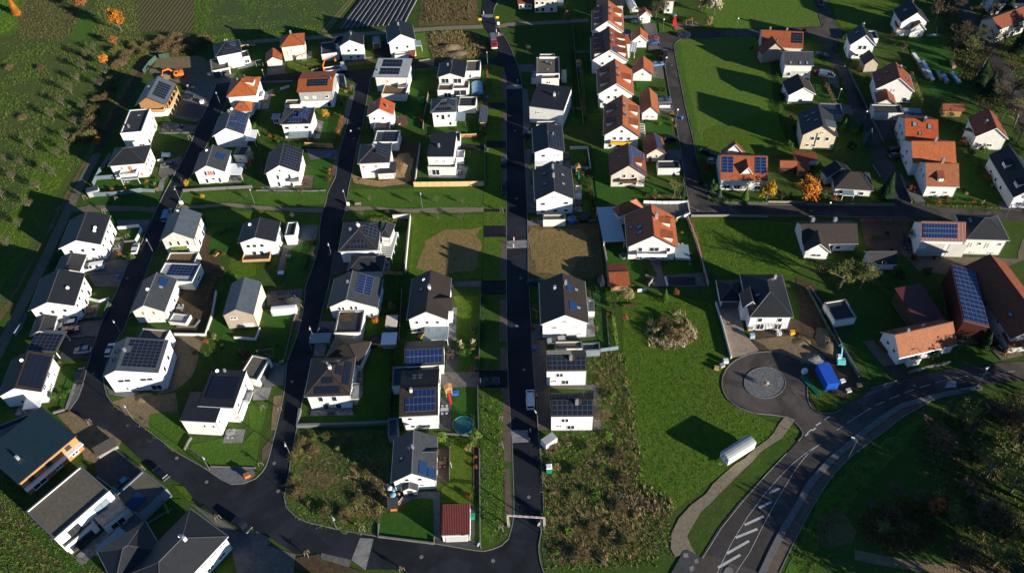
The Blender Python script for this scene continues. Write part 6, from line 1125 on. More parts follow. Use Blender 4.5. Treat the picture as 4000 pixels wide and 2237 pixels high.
T=[('leafy_yellow',822,300,3.8,'small yellow leaved tree in the garden of the hipped solar house'),('leafy_yellow',1926,511,7.6,'bright yellow tree in front of the red tiled solar house'),('leafy_orange',2027,514,9.4,'large copper red tree on the corner of the lower cross street'),
 ('conifer_dark',2226,495,9.0,'tall dark spruce beside the lower end of the climbing street'),('conifer_blue_spruce',2180,362,6.0,'bluish spruce on the verge of the climbing street'),('conifer_green',2120,328,4.6,'bright green garden conifer right of the yellow gable house'),('conifer_dark',2163,330,3.6,'narrow dark conifer left of the bluish spruce'),
 ('conifer_dark',2460,215,9.5,'big dark conifer at the edge of the firewood garden'),('conifer_dark',2482,238,8.5,'dark conifer below the big conifer of the firewood garden'),('conifer_dark',2520,60,12,'dark conifer beside the half hidden top right house'),('conifer_dark',2562,130,12,'tall dark conifer at the top right picture edge'),('leafy_green',1795,486,3.6,'green leafy bush tree at the bend left of the red tiled solar house'),
 ('conifer_blue_spruce',1790,478,4.2,'blue-green conifer left in the hedge of the red tiled solar house'),('conifer_blue_spruce',1808,498,3.8,'small blue-green conifer in the hedge of the red tiled solar house'),('conifer_green',1872,508,5.4,'loose green pine in front of the glass gable'),('bare_pale',1695,497,8.5,'wide leafless shrub tree in the garden of the beige gable house'),('leafy_green',1642,495,2.8,'round green bush left of the wide leafless shrub tree'),
 ('conifer_dark',1716,470,3.4,'upright dark cypress above its twin at the street bend'),('conifer_dark',1718,494,3.8,'upright dark cypress, the lower of two at the street bend'),('bare_pale',2110,728,11.5,'big leafless tree, left of the pair behind the long bungalow'),('bare_pale',2165,728,12.0,'big leafless tree, right of the pair behind the long bungalow'),('bare',2275,608,6,'leafless tree leaning before the white barn wall'),('bare',2055,470,6,'dark bare tree between brown carport and bungalow'),('bare',2078,500,5,'bare tree right of the copper red tree'),('bare',1965,505,4.2,'bare bush tree between yellow and copper trees'),
 ('bare',1650,50,9,'leafless tree right of the topmost gable garage'),('bare',1668,35,8,'leafless tree above the playground at the top'),('leafy_pale',1795,40,8,'tan leaved tree at the upper playground edge'),('leafy_straw',1765,30,7,'straw coloured tree left of the tan tree'),('leafy_brown',1428,66,6,'single brown tree on the path below the cream house'),('leafy_straw',1782,72,4.5,'brownish hanging tree below the tan tree'),
 ('bare_dark',2240,105,6,'dark bare tree right of the upper crossroads house'),('bare_dark',2270,135,5,'bare tree above the firewood rows'),('bare_pale',2430,160,13,'large bare tree beside the country road bend'),('bare_pale',2455,110,9,'bare tree on the country road verge near the top'),('bare_dark',2390,60,8,'dark bare tree left of the country road'),('bare_dark',2350,30,8,'dark bare tree between the country road and black roofed house'),('bare_dark',2400,90,7,'dark bare tree in the shaded verge above the firewood garden'),('bare_pale',2545,290,8,'bare tree in shade at the right edge'),('bare_dark',2520,270,7,'dark shaded tree right of the brown shaded-slope house'),
 ('leafy_bright',1112,1112,3.4,'light yellow-green tree behind the bottom gable house'),('leafy_lime',1200,1108,3.6,'lime tree beside the ditch near the round pool'),('leafy_orange',946,818,2.6,'small orange tree in the garden with the trampoline'),('leafy_olive',988,780,3.0,'olive coloured bush tree beside the red roofed hut'),('leafy_straw',1578,757,4.2,'straw yellow bush at the top of the big meadow'),('conifer_green',1672,755,4.4,'green conifer at the wall above the big meadow'),('leafy_green',1553,755,3.0,'green bush beside the straw yellow bush'),('leafy_copper',1571,808,2.6,'rust brown bush at the left meadow edge'),('leafy_copper',1700,745,2.6,'reddish bush right of the green conifer above the meadow'),
 ('bare',2410,880,6.5,'bare tree leaning over the orange farmhouse roof'),('conifer_dark',2475,872,5.5,'dark evergreen in front of the red solar barn'),('leafy_dark',2345,905,3.6,'dark round evergreen beside the farmhouse porch'),('bare_pale',2565,1010,6,'bare tree at the right edge below the curved road'),('leafy_pale',1926,972,2.0,'pale grass tuft tree on the stone roundabout'),
 ('bare_pale',2480,1200,13,'large bare tree in the dark valley at right'),('bare_pale',2540,1240,13,'bare tree at the right edge of the dark valley'),('bare_dark',2440,1100,8,'dark bare tree below the curved road at right'),('bare_dark',2380,1050,6,'dark bare tree beside the footway rail'),('bare_dark',2560,1130,8,'dark bare tree above the edge tree of the valley'),('leafy_dark',2330,1330,4,'dark evergreen bush in the brush heap'),('leafy_copper',2345,1290,5,'copper bush on the brush heap at bottom right'),('bare_dark',2190,1280,5,'dark bare tree beside the rutted soil'),('bare_pale',2540,1410,6,'pale bare tree in the bottom right corner'),
 ('leafy_green',1370,1300,2.2,'small green bush beside the height barrier'),('leafy_green',140,1005,2.6,'light green tree at the corner of the left edge solar house'),('leafy_bright',130,842,2.4,'bright green bush behind the red car garage'),('leafy_yellow',472,470,2.6,'yellow bush at the corner of the red blind house'),('leafy_yellow',512,500,1.8,'small yellow shrub on the green verge'),('leafy_copper',2030,730,1.6,'rusty shrub beside the new black roofed house')]
for k,x,y,h,l in T:
 plant(k,(x,y),h,l,'conifer_tree' if k.startswith('con') else 'tree')
for x,y in ((1575,735),(1330,130),(700,488),(760,490),(620,500),(760,485),(930,505),(1036,512),(1098,512),(1164,514),(912,545),(975,540),(1102,552),(1160,555),(660,540),(738,550)):plant('bare',(x,y),rnd.uniform(2.2,3.2),'slender young bare tree on the grass beside the gravel path','young_tree','tree','young trees along the gravel path')
for x,y in ((296,506),(215,500),(265,535),(150,530),(130,575),(480,350),(322,600)):plant('staked',(x,y),rnd.uniform(2.8,3.6),'thin reddish young tree near the field path junction','young_tree','tree','thin young trees near the field path',base=3.4)
for x,y in ((755,778),(787,602),(843,405),(704,1030),(658,1170),(1262,534),(1262,1055),(1263,1125),(1263,1330),(912,1335),(226,1066),(358,1182),(550,1305),(775,1395),(1012,1434),(885,225),(876,165),(660,1030)):plant('staked',(x,y),rnd.uniform(2.8,3.6),'young street tree held by a wooden stake frame','street_tree','tree','staked street trees',base=3.4)
SH=[('green','round green garden shrub'),('dark','dark evergreen garden shrub'),('orange','orange autumn garden shrub'),('straw','dry straw coloured grass clump'),('copper','copper brown garden shrub'),('bright','light green garden shrub'),('olive','olive green garden shrub')]
SB=[(2,370,460),(2,286,482),(2,318,480),(5,370,476),(0,398,455),(3,390,465),(3,395,480),(0,478,455),(5,610,455),(2,830,430),(4,826,440),(4,828,455),(3,715,150),(3,730,148),(3,745,147),(3,758,146),(4,866,250),(3,870,235),(1,860,265),(0,855,290),(0,890,240),(4,880,230),(0,845,292),(3,1055,300),(4,1060,310),(5,985,325),(0,1040,345),(4,1220,335),(4,1215,345),(0,1150,330),(3,1410,500),(2,1484,475),(2,1490,505),(2,1494,532),(3,1488,450),(1,1480,490),(1,1482,430),(0,1420,240),(4,1665,140),(4,1660,150),(0,1610,230),(1,1662,225),(1,1668,232),(4,1640,310),(5,1660,315),(3,1690,305),(3,1697,320),(3,1688,290),(2,1625,455),(1,1632,452),(1,1645,440),(4,1645,500),(3,1710,545),(3,1725,540),(4,1735,560),(3,1738,575),(2,1745,590),(0,1760,640),(0,1762,660),(3,1735,640),(2,1715,588),(0,1625,680),(5,1590,720),(0,1575,715),(4,2450,510),(3,2470,512),(4,2485,515),(0,2400,505),(4,2380,508),(3,2430,490),(1,2420,480),(0,2440,460),(3,2495,470),(4,2360,510),(2,2360,512),(3,2122,215),(4,2115,200),(3,2118,235),(1,2110,120),(1,2105,135),(0,2135,160),(4,2068,125),(1,1890,125),(3,2250,115),(5,2255,110),(0,2090,250),(0,2300,245),(0,2340,270),(1,2215,555),(1,2230,590),(4,2190,600),(1,2350,650),(4,620,900),(0,625,890),(5,600,895),(3,660,850),(0,700,870),(4,660,880),(3,685,900),(0,960,850),(0,968,790),(4,1000,800),(3,1162,878),(3,1190,880),(0,1165,890),(4,1198,905),(0,1180,890),(3,1195,930),(4,1195,1150),(4,1197,1175),(5,1190,1120),(3,1180,1130),(0,1020,1240),(0,1000,1230),(4,1180,1250),(1,1290,790),(4,1342,830),(5,1345,800),(0,1335,760),(0,1535,770),(5,1530,750),(3,1500,830),(4,1530,790),(1,1545,770),(3,490,700),(0,520,690),(0,500,705),(3,560,680),(4,565,640),(0,175,985),(0,160,1000),(4,205,905),(3,150,915),(5,335,650),(0,310,650),(4,300,645),(0,325,640),(4,520,860),(3,540,850),(0,560,870),(0,490,890),(0,1005,155),(4,1000,300),(5,690,300),(4,680,345),(4,695,350),(0,700,360),(1,640,300)]
for i,(k,x,y) in enumerate(SB):
 c,l=SH[k];plant('shrub_'+c,(x,y),rnd.uniform(.9,1.7),l+' at the edge of a house garden','garden_shrub','shrub',l+'s in the house gardens',base=1.6)
R(2,1)
for lab,p in (('left pampas grass with pale plumes beside the lawn',(2060,600)),('right pampas grass with pale plumes beside the ditch',(2185,590))):
 o=plant('shrub_green',p,1.8,lab,'pampas_grass','grass plant',base=1.6);mb=MB()
 for i in range(14):a=rnd.uniform(0,6.28);k=rnd.uniform(.1,.55);mb.tube((k*.3*math.cos(a),k*.3*math.sin(a),.3),(k*math.cos(a),k*math.sin(a),1.3),.015,.015,3);mb.ball((k*1.1*math.cos(a),k*1.1*math.sin(a),1.55),.1,6,sz=2.6)
 link('plumes',mb.mesh('plumes',['leaf_pale']),o)
NPR=np.random.default_rng(3)
def growth(name,label,pts,dens,h0,h1,mats,blades=6,wid=.10,lean=.5,patch=.0,feather=1.1):
 wid*=.52;dens*=1.7;h0*=.8;h1*=.75;P=[G(p) for p in pts];x0,x1=min(p.x for p in P),max(p.x for p in P);y0,y1=min(p.y for p in P),max(p.y for p in P)
 n=int((x1-x0)*(y1-y0)*dens);px=NPR.uniform(x0,x1,n);py=NPR.uniform(y0,y1,n);ok=inside(px+NPR.normal(0,feather,n),py+NPR.normal(0,feather,n),P)
 if patch:ok&=(np.sin(px*.31+1.3*np.sin(py*.23))+np.sin(py*.37+1.7*np.sin(px*.19))+NPR.normal(0,.6,n))>patch-1
 px,py=px[ok],py[ok];n=len(px);m=n*blades
 cx=np.repeat(px,blades);cy=np.repeat(py,blades);hh=np.repeat(NPR.uniform(h0,h1,n),blades)*NPR.uniform(.6,1.1,m)
 a=NPR.uniform(0,6.283,m);ln=NPR.uniform(.1,lean,m)*hh;w_=wid*NPR.uniform(.6,1.4,m)
 bx=cx+NPR.normal(0,.16,m);by=cy+NPR.normal(0,.16,m);dx,dy=np.cos(a),np.sin(a);z0=np.full(m,.05)
 V=np.empty((m,3,3));V[:,0]=np.stack([bx-dy*w_,by+dx*w_,z0],1);V[:,1]=np.stack([bx+dy*w_,by-dx*w_,z0],1);V[:,2]=np.stack([bx+dx*ln,by+dy*ln,z0+hh],1)
 me=bpy.data.meshes.new(name);me.vertices.add(m*3);me.vertices.foreach_set('co',V.ravel());me.loops.add(m*3);me.loops.foreach_set('vertex_index',np.arange(m*3,dtype=np.int32));me.polygons.add(m);me.polygons.foreach_set('loop_start',np.arange(0,m*3,3,dtype=np.int32))
 for q in mats:me.materials.append(MAT[q])
 mi=np.repeat(NPR.integers(0,len(mats),n),blades);pp=((np.sin(cx*.22)+np.sin(cy*.27+cx*.1))>.4);mi=np.where(pp&(NPR.random(m)<.7),0,mi)
 me.polygons.foreach_set('material_index',mi.astype(np.int32));me.update();me.validate()
 o=link(name,me);tag(o,label,None,kind='stuff');return o
R('F')
growth('tall_weeds','dense grey-brown weeds of the wild orchard',[(-40,112),(200,108),(375,118),(330,180),(270,300),(190,420),(100,470),(-40,560)],1.1,.35,1.0,['leaf_olive','leaf_weed','leaf_green','leaf_weed'],6,.09,.9,.55)
growth('tall_weeds','brown weeds on the slope in the top left',[(70,-20),(200,-20),(195,60),(170,104),(60,104),(40,70)],1.2,.4,.9,['leaf_brown','leaf_straw_dark','leaf_olive'],6,.09,.7)
growth('tall_weeds','weeds between stubble field and orchard',[(250,-20),(335,-20),(345,85),(390,112),(240,112),(235,40)],1.2,.4,1.0,['leaf_olive','leaf_straw_dark','leaf_weed'],5,.08,.7)
growth('grass','rough green grass below the orchard',[(130,320),(230,330),(180,420),(100,560),(20,720),(-40,800),(-40,640),(40,500)],1.2,.25,.6,['leaf_weed','leaf_olive','leaf_green'],5,.07,.8)
growth('grass','bright grass on the top left slope',[(-20,-20),(62,-20),(45,70),(-20,95)],2.0,.25,.5,['leaf_weed','leaf_bright'],5,.08,.6)
growth('crop_plants','green crop leaves in the top field',[(510,-20),(890,-20),(815,74),(700,88),(560,96),(500,84)],.9,.15,.35,['leaf_weed','leaf_green','leaf_bright'],5,.10,1.2,.75)
growth('crop_plants','lush leaf strip along the crop field edge',[(500,-20),(540,-20),(520,85),(492,88)],2.5,.2,.5,['leaf_bright','leaf_weed'],6,.11,1.2)
growth('crop_plants','lush leaves along the lower crop field border',[(512,92),(620,84),(810,62),(806,82),(600,106),(520,104)],2.2,.2,.5,['leaf_bright','leaf_weed'],6,.11,1.2)
growth('tall_weeds','brown brush along the field edge above the excavated plot',[(395,95),(470,90),(540,98),(500,140),(400,143),(385,115)],2.2,.7,1.7,['leaf_straw_dark','leaf_brown','leaf_olive'],7,.08,.6)
growth('tall_weeds','dry reddish brush around the earth mounds near the fire engine',[(1075,82),(1190,84),(1220,120),(1222,146),(1150,148),(1100,140)],2.2,.6,1.5,['leaf_straw_dark','leaf_brown','leaf_straw','leaf_olive'],7,.09,.6)
growth('tall_weeds','brown brush heap left of the bending main road',[(1070,5),(1150,-10),(1190,20),(1170,55),(1070,60)],2.0,.6,1.4,['leaf_straw_dark','leaf_brown','leaf_olive'],7,.09,.6)
growth('tall_weeds','tall brown weeds of the corner plot between the two streets',[(752,1086),(850,1088),(975,1085),(985,1190),(975,1300),(900,1320),(780,1300),(728,1270),(726,1200),(742,1140)],2.4,.3,.9,['leaf_straw_dark','leaf_olive','leaf_brown','leaf_weed','leaf_green'],7,.10,2.0,.5)
growth('tall_weeds','reed-like dry straw in the corner plot',[(880,1150),(930,1150),(985,1230),(960,1300),(890,1290),(900,1220)],2.6,.6,1.5,['leaf_straw','leaf_straw_dark'],8,.09,1.6)
growth('tall_weeds','green weeds at the front of the corner plot',[(730,1250),(800,1255),(900,1290),(960,1300),(950,1345),(850,1328),(760,1305)],3.0,.25,.8,['leaf_weed','leaf_bright','leaf_olive'],6,.10,.8)
growth('tall_weeds','dense tall straw weeds left of the big meadow',[(1368,1112),(1480,1092),(1500,1000),(1490,900),(1555,885),(1580,990),(1600,1110),(1604,1240),(1680,1290),(1650,1400),(1540,1425),(1380,1420),(1368,1300)],2.4,.3,.9,['leaf_straw_dark','leaf_olive','leaf_straw','leaf_brown','leaf_weed'],7,.10,2.2,.7)
growth('tall_weeds','low green weeds under the straw beside the big meadow',[(1368,1112),(1480,1092),(1500,1000),(1490,900),(1555,885),(1580,990),(1600,1110),(1604,1240),(1690,1290),(1660,1410),(1540,1432),(1375,1425),(1366,1300)],2.2,.2,.6,['leaf_weed','leaf_olive','leaf_green','leaf_straw_dark'],6,.12,.9)
growth('tall_weeds','fan of standing straw at the bottom of the weed plot',[(1430,1260),(1560,1230),(1605,1290),(1600,1390),(1500,1425),(1410,1390)],2.0,.5,1.5,['leaf_straw_dark','leaf_olive','leaf_straw'],8,.08,1.4)
growth('tall_weeds','row of dry straw tufts at the meadow corner',[(1570,1200),(1610,1235),(1700,1255),(1690,1290),(1600,1300),(1545,1240)],3.5,.8,1.7,['leaf_straw','leaf_pale','leaf_straw_dark'],8,.08,.5,.6)
growth('tall_weeds','heap of pale straw and weeds on the big meadow',[(1625,830),(1660,795),(1710,795),(1752,830),(1745,855),(1690,878),(1645,870)],3.0,.5,2.0,['leaf_straw','leaf_pale','leaf_straw_dark'],9,.10,1.4,.2)
growth('ditch_plants','green and straw growth in the ditch along the main road',[(1214,1000),(1265,985),(1270,1150),(1265,1330),(1240,1365),(1210,1350)],3.0,.3,.9,['leaf_weed','leaf_bright','leaf_olive','leaf_straw_dark'],6,.10,.7)
growth('grass','lush grass of the verge above the gravel path, right part',[(880,480),(1214,474),(1214,520),(1019,522),(872,517)],1.4,.12,.3,['leaf_weed','leaf_green','leaf_bright'],5,.10,1.0)
growth('grass','lush grass of the verge above the gravel path, left part',[(458,485),(640,481),(826,482),(818,510),(720,517),(575,507),(452,513)],1.2,.12,.3,['leaf_weed','leaf_green'],5,.09,1.0)
growth('grass','stubble tufts on the mown vacant plot left of the main road',[(1060,600),(1120,578),(1205,572),(1212,690),(1045,690)],.9,.12,.3,['leaf_straw','leaf_straw_dark','leaf_olive'],5,.08,1.0)
growth('grass','stubble tufts on the vacant plot right of the main road',[(1333,572),(1500,565),(1515,690),(1335,688)],.8,.12,.3,['leaf_straw_dark','leaf_straw','leaf_brown'],5,.08,1.0)
growth('grass','meadow grass around the showman trailer',[(1562,742),(1680,737),(1788,767),(1818,870),(1812,1000),(1900,1050),(2005,1085),(1890,1130),(1695,1275),(1607,1245),(1602,1100),(1578,950)],1.6,.12,.28,['leaf_green','leaf_weed'],5,.09,1.1)
growth('grass','grass of the meadow below the cross street',[(1745,552),(1890,556),(2000,565),(2025,655),(1985,688),(1788,688),(1762,620)],1.6,.12,.3,['leaf_weed','leaf_bright','leaf_green'],5,.09,1.1)
growth('grass','dry grass of the large shadow striped meadow',[(1715,105),(1900,95),(1935,140),(1945,260),(1988,385),(1760,392),(1728,270)],1.2,.12,.3,['leaf_olive','leaf_weed','leaf_straw_dark'],5,.08,1.1)
growth('tall_weeds','weeds and soil in front of the big bend house',[(285,1010),(380,1000),(440,1050),(470,1115),(440,1132),(360,1070)],2.0,.2,.6,['leaf_weed','leaf_bright','leaf_straw'],6,.10,.9,.5)
growth('tall_weeds','weeds on the slope between bend house and solar square house',[(520,850),(560,870),(520,960),(460,1080),(430,1060),(470,960)],2.0,.2,.7,['leaf_weed','leaf_olive','leaf_straw_dark'],6,.10,.9)
growth('tall_weeds','rough growth along the footway of the curved road',[(1990,1400),(2060,1270),(2130,1185),(2240,1100),(2290,1080),(2200,1190),(2110,1300),(2030,1441)],2.4,.25,.8,['leaf_weed','leaf_olive','leaf_straw_dark'],6,.10,.9)
growth('tall_weeds','brush heap in the dark lower right',[(2160,1300),(2230,1270),(2330,1250),(2370,1330),(2330,1390),(2230,1390),(2160,1350)],3.0,.6,1.6,['leaf_brown','leaf_straw_dark','leaf_copper'],8,.09,.7)
growth('tall_weeds','dark undergrowth of the lower right valley',[(2330,1060),(2600,980),(2620,1480),(2400,1441),(2380,1250),(2300,1120)],1.6,.4,1.2,['leaf_brown','leaf_olive','leaf_dark'],7,.10,.8)
growth('tall_weeds','scrub grass in the bottom left corner',[(-20,1190),(60,1210),(200,1330),(300,1441),(-20,1460)],2.5,.2,.7,['leaf_weed','leaf_straw_dark','leaf_olive'],6,.10,.9)
growth('tall_weeds','weedy mound between the crane truck and field track houses',[(740,165),(805,158),(812,182),(735,186)],2.6,.3,.7,['leaf_olive','leaf_weed','leaf_straw_dark'],6,.10,.9)
growth('tall_weeds','undergrowth below the conifers of the country road',[(2390,90),(2450,100),(2490,190),(2530,270),(2480,300),(2420,200)],1.6,.4,1.3,['leaf_brown','leaf_dark','leaf_olive'],7,.10,.8)
growth('tall_weeds','shrubby bank at the meadow beside the farm wall',[(2010,600),(2060,700),(2085,700),(2060,620)],2,.4,1.2,['leaf_brown','leaf_olive'],6,.1,.8)
growth('grass','grass strip left of the straw weed plot wall',[(1556,885),(1566,885),(1600,1060),(1608,1240),(1598,1240),(1584,1000)],4,.5,1.2,['leaf_straw','leaf_straw_dark','leaf_weed'],6,.09,.8)
def hedge(pts,h,wd,m,label):
 P=[G(p) for p in pts];mb=MB();r=random.Random(len(label))
 for a,b in zip(P[:-1],P[1:]):
  d=b-a;n=int(d.length*60);nn=Vector((-d.y,d.x,0)).normalized()
  for i in range(n):
   p=a.lerp(b,r.random())+nn*r.uniform(-wd/2,wd/2)+Vector((0,0,h*r.random()**.6));e=Vector((r.gauss(0,1),r.gauss(0,1),r.gauss(.5,.7))).normalized();u=e.orthogonal().normalized();v=e.cross(u);s=r.uniform(.09,.18)
   mb.quad([p-u*s,p+v*s*.6,p+u*s,p-v*s*.6])
 o=link('hedge',mb.mesh('hedge',['leaf_'+m]));tag(o,label,'hedge');return o
R(0,1);hedge([(870,1185),(840,1290),(800,1430)],1.4,1.2,'copper','rust brown hedge along the street beside the lawn');hedge([(2320,665),(2330,960)],1.2,.8,'copper','brownish hedge strip beside the main road corner plot')
R(1,1);hedge([(1525,895),(1488,1235)],1.3,.9,'lime','light green clipped hedge along the pergola garden wall');hedge([(860,800),(800,1080)],.7,.6,'dark','low dark hedge between street and pergola house')
R(2,2);hedge([(1010,255),(1055,600)],1.2,.8,'lime','narrow light green hedge beside the long garden wall');
R(0,3);hedge([(140,1075),(390,1080)],1.8,1.2,'green','clipped green hedge behind the yellow gable house')
R(1,3);hedge([(300,255),(345,350)],1.8,1.0,'green','green hedge below the brown tiled carport');hedge([(1590,630),(2330,655)],.8,.8,'olive','low hedge along the lower cross street')
R(1,2);hedge([(1960,560),(2050,600),(2560,605)],1.2,1.0,'green','green garden hedge in front of the red tiled solar house');hedge([(1345,540),(1700,560)],1.2,1.0,'straw_dark','brown hedge above the orange villa forecourt');hedge([(760,300),(830,700)],1.3,1.0,'dark','dark planted strip between the row house gardens');hedge([(1800,780),(1870,1050),(1950,1400)],1.2,.8,'copper','rust planted strip along the orange villa wall')
R('F')
for i,(x,y) in enumerate(((760,1120),(790,1105),(830,1100),(880,1110),(930,1105),(750,1150),(790,1140),(850,1130),(740,1215),(755,1240),(780,1270),(820,1290),(870,1300),(900,1160),(925,1190),(945,1240),(950,1280),(905,1260))):plant(('brush_straw_dark','shrub_olive','brush_olive')[i%3],(x,y),rnd.uniform(1.2,2.2),('leafless brown','olive leafy','leafless olive')[i%3]+' wild shrub in the weedy corner plot','wild_shrub','shrub','wild shrubs of the corner plot',base=2.0,wide=1.3)
for i,(x,y) in enumerate(((1390,1130),(1430,1120),(1480,1130),(1530,1100),(1560,1150),(1400,1180),(1450,1190),(1510,1180),(1570,1210),(1390,1240),(1440,1250),(1500,1250),(1560,1280),(1600,1300),(1380,1320),(1430,1340),(1490,1330),(1540,1350),(1580,1370),(1400,1390),(1460,1400),(1520,1410),(1510,960),(1540,1000),(1520,1050),(1560,1060))):plant(('brush_straw_dark','shrub_straw','brush_olive','shrub_weed')[i%4],(x,y),rnd.uniform(1.0,2.0),('leafless brown','straw coloured','leafless olive','green leafy')[i%4]+' wild shrub in the straw plot left of the big meadow','wild_shrub','shrub','wild shrubs of the straw plot',base=2.0,wide=1.4)
for i,(x,y) in enumerate(((1650,835),(1670,815),(1700,812),(1725,835),(1690,845),(1665,858),(1712,858))):plant(('shrub_straw','brush_straw_dark','shrub_olive')[i%3],(x,y),rnd.uniform(1.8,2.8),'straw coloured clump of the weed heap on the big meadow','wild_shrub','shrub','clumps of the meadow weed heap',base=2.0,wide=1.2)
for i,(x,y,h) in enumerate(((2330,1080,5),(2370,1120,6),(2420,1060,6),(2450,1150,6),(2430,1250,6),(2500,1300,7),(2390,1310,5),(2530,1340,7),(2300,1260,4),(2240,1300,4),(2210,1340,4),(2280,1340,4),(2250,1240,4),(2420,1400,6),(2500,1420,7),(2360,1270,6),(2480,1040,6),(2540,1060,7))):plant(('bare_dark','brush_brown','bare_pale','brush_olive')[i%4],(x,y),h*1.2,('dark leafless tree','low brown thicket','pale twiggy tree','low olive thicket')[i%4]+' in the tangled valley below the curved road','valley_tree','tree','valley trees below the curved road',wide=1.3,base=5.0 if i%2==0 else 4.0)
for i,s in enumerate((((583,222),(640,215)),((600,330),(640,325),(650,300)),((655,370),(660,440)),((700,370),(845,372)),((840,230),(858,262)),((905,340),(990,335)),((1040,300),(1072,300)),((1068,350),(1205,345)),((1208,250),(1212,340)),((930,300),(925,330)),((520,600),(590,580)),((560,690),(600,700)),((520,760),(545,700)),((770,680),(795,610)),((870,560),(1000,562)),((990,690),(1030,690)),((1000,700),(995,790)),((960,870),(995,872)),((1215,740),(1212,860)),((985,900),(980,1060)),((1190,1050),(1195,1100)),((1340,390),(1338,470)),((1470,400),(1465,450)),((1440,140),(1448,300)),((1460,160),(1470,300)),((1500,700),(1510,850)),((1950,130),(1965,300),(1995,385)),((2070,205),(2100,270)),((2150,230),(2170,270)),((2290,190),(2320,270)),((2330,300),(2400,310)),((2430,380),(2490,460)),((2300,560),(2160,560)),((2050,665),(2160,690)),((2180,700),(2280,790)),((1745,400),(1765,460)),((2000,420),(2050,425)),((2240,300),(2260,380)),((1590,120),(1640,115)),((1600,200),(1650,195)))):
 o=hedge(s,rnd.uniform(1.0,1.9),rnd.uniform(.7,1.3),('dark','green','brown','dark','olive')[i%5],'h%d'%i);c=G(s[0])
 o.data.transform(Matrix.Translation(-c));o.location=c;o['group']=('dark green','green','brown','dark green','olive')[i%5]+' garden hedges'
for i,(x,y,h) in enumerate(((2680,1000,12),(2740,1050,13),(2690,1110,12),(2760,1160,13),(2680,1200,12),(2740,1260,13),(2660,1300,12),(2720,1350,13),(2650,1390,12),(2710,1450,13),(2620,1470,12),(2680,1530,13),(2560,1500,11),(2600,1580,13),(2470,1530,10),(2520,1600,12),(2380,1560,9),(2800,960,13),(2700,560,10),(2720,420,11),(2690,300,12),(2660,180,13),(2640,60,13),(2650,120,12))):
 plant('leafy_dark',(x,y),h,'unseen dark broadleaf tree added outside the right edge for its shade','unseen_shade_tree','tree','unseen trees added for shade beyond the right edge',wide=1.15)  # unseen trees added out of frame so their shadows darken the right side
for x,y,k in ((1960,130,0),(1968,250,0),(1990,300,1),(2000,330,0),(1985,375,2),(2130,300,1),(2150,335,2),(2140,375,0),(2200,235,0),(2180,210,2),(2160,185,1),(2230,270,2),(2280,250,0),(2310,285,1),(2390,290,0),(2400,330,2),(2420,365,1),(2440,390,0),(2470,385,2),(2450,430,2),(2480,450,1),(2270,300,1),(2260,340,0),(2290,480,1),(2200,600,2),(2240,640,0),(2290,660,1),(2330,690,2),(2260,700,0),(2170,680,2),(2440,860,2),(2500,880,0),(2530,890,1),(1940,480,1),(1990,495,0),(2070,500,2),(2100,505,1),(2060,420,2),(1975,420,0),(1760,470,0),(1770,450,2),(1780,430,1),(1560,20,2),(1600,30,1),(1720,60,2),(1740,50,1),(1700,45,2),(2020,85,1),(2120,100,2)):
 plant(('shrub_dark','shrub_copper','shrub_green')[k],(x,y),rnd.uniform(1.6,3.2),('dark evergreen garden shrub','copper brown garden shrub','round green garden shrub')[k]+' at the edge of a house garden','garden_shrub','shrub',('dark evergreen','copper brown','round green')[k]+' garden shrubs in the house gardens',base=1.6)
DK='dark leafless tree in the shaded wood along the country road'
for x,y in ((2380,20),(2420,110),(2440,140),(2470,170),(2400,130),(2500,220),(2520,300),(2550,320),(2500,40),(2540,90),(2480,60),(2350,60),(2330,10),(2560,210),(2535,200),(2470,300),(2560,360),(2410,40),(2450,60),(2520,120),(2490,140),(2450,200),(2500,260),(2540,250),(2560,50),(2520,20),(2470,20)):plant('bare_dark',(x,y),rnd.uniform(8,12),DK,'tree','tree','dark trees along the country road')
growth('tall_weeds','dark undergrowth along the upper country road',[(2340,-20),(2395,-20),(2420,60),(2470,110),(2500,190),(2450,180),(2390,110)],1.2,.3,1.0,['leaf_brown','leaf_dark','leaf_olive'],7,.10,.8)
growth('tall_weeds','dark undergrowth in the top right corner',[(2450,-20),(2620,-20),(2620,330),(2560,200),(2500,110)],1.0,.3,1.0,['leaf_brown','leaf_dark','leaf_weed'],7,.10,.8)
def loft(secs,n_mats=None):
 """secs: list of (x, [(y,z)...]) rings along the length -> closed skin"""
 mb=MB();k=len(secs[0][1])
 for x,ring in secs:mb.v+=[(x,y,z) for y,z in ring]
 for i in range(len(secs)-1):
  for j in range(k):
   a=i*k+j;b=i*k+(j+1)%k;mb.f.append((a,b,b+k,a+k));mb.m.append(0);mb.uv.append(None)
 mb.f.append(tuple(range(k))[::-1]);mb.f.append(tuple((len(secs)-1)*k+j for j in range(k)));mb.m+=[0,0];mb.uv+=[None,None]
 return mb
def ring(w_,z0,z1,tw):
 a,b=w_/2,tw/2;return [(-a*.94,z0),(a*.94,z0),(a,z0+(z1-z0)*.45),(a*.97,z1-.04),(b,z1),(-b,z1),(-a*.97,z1-.04),(-a,z0+(z1-z0)*.45)]
CARM={}
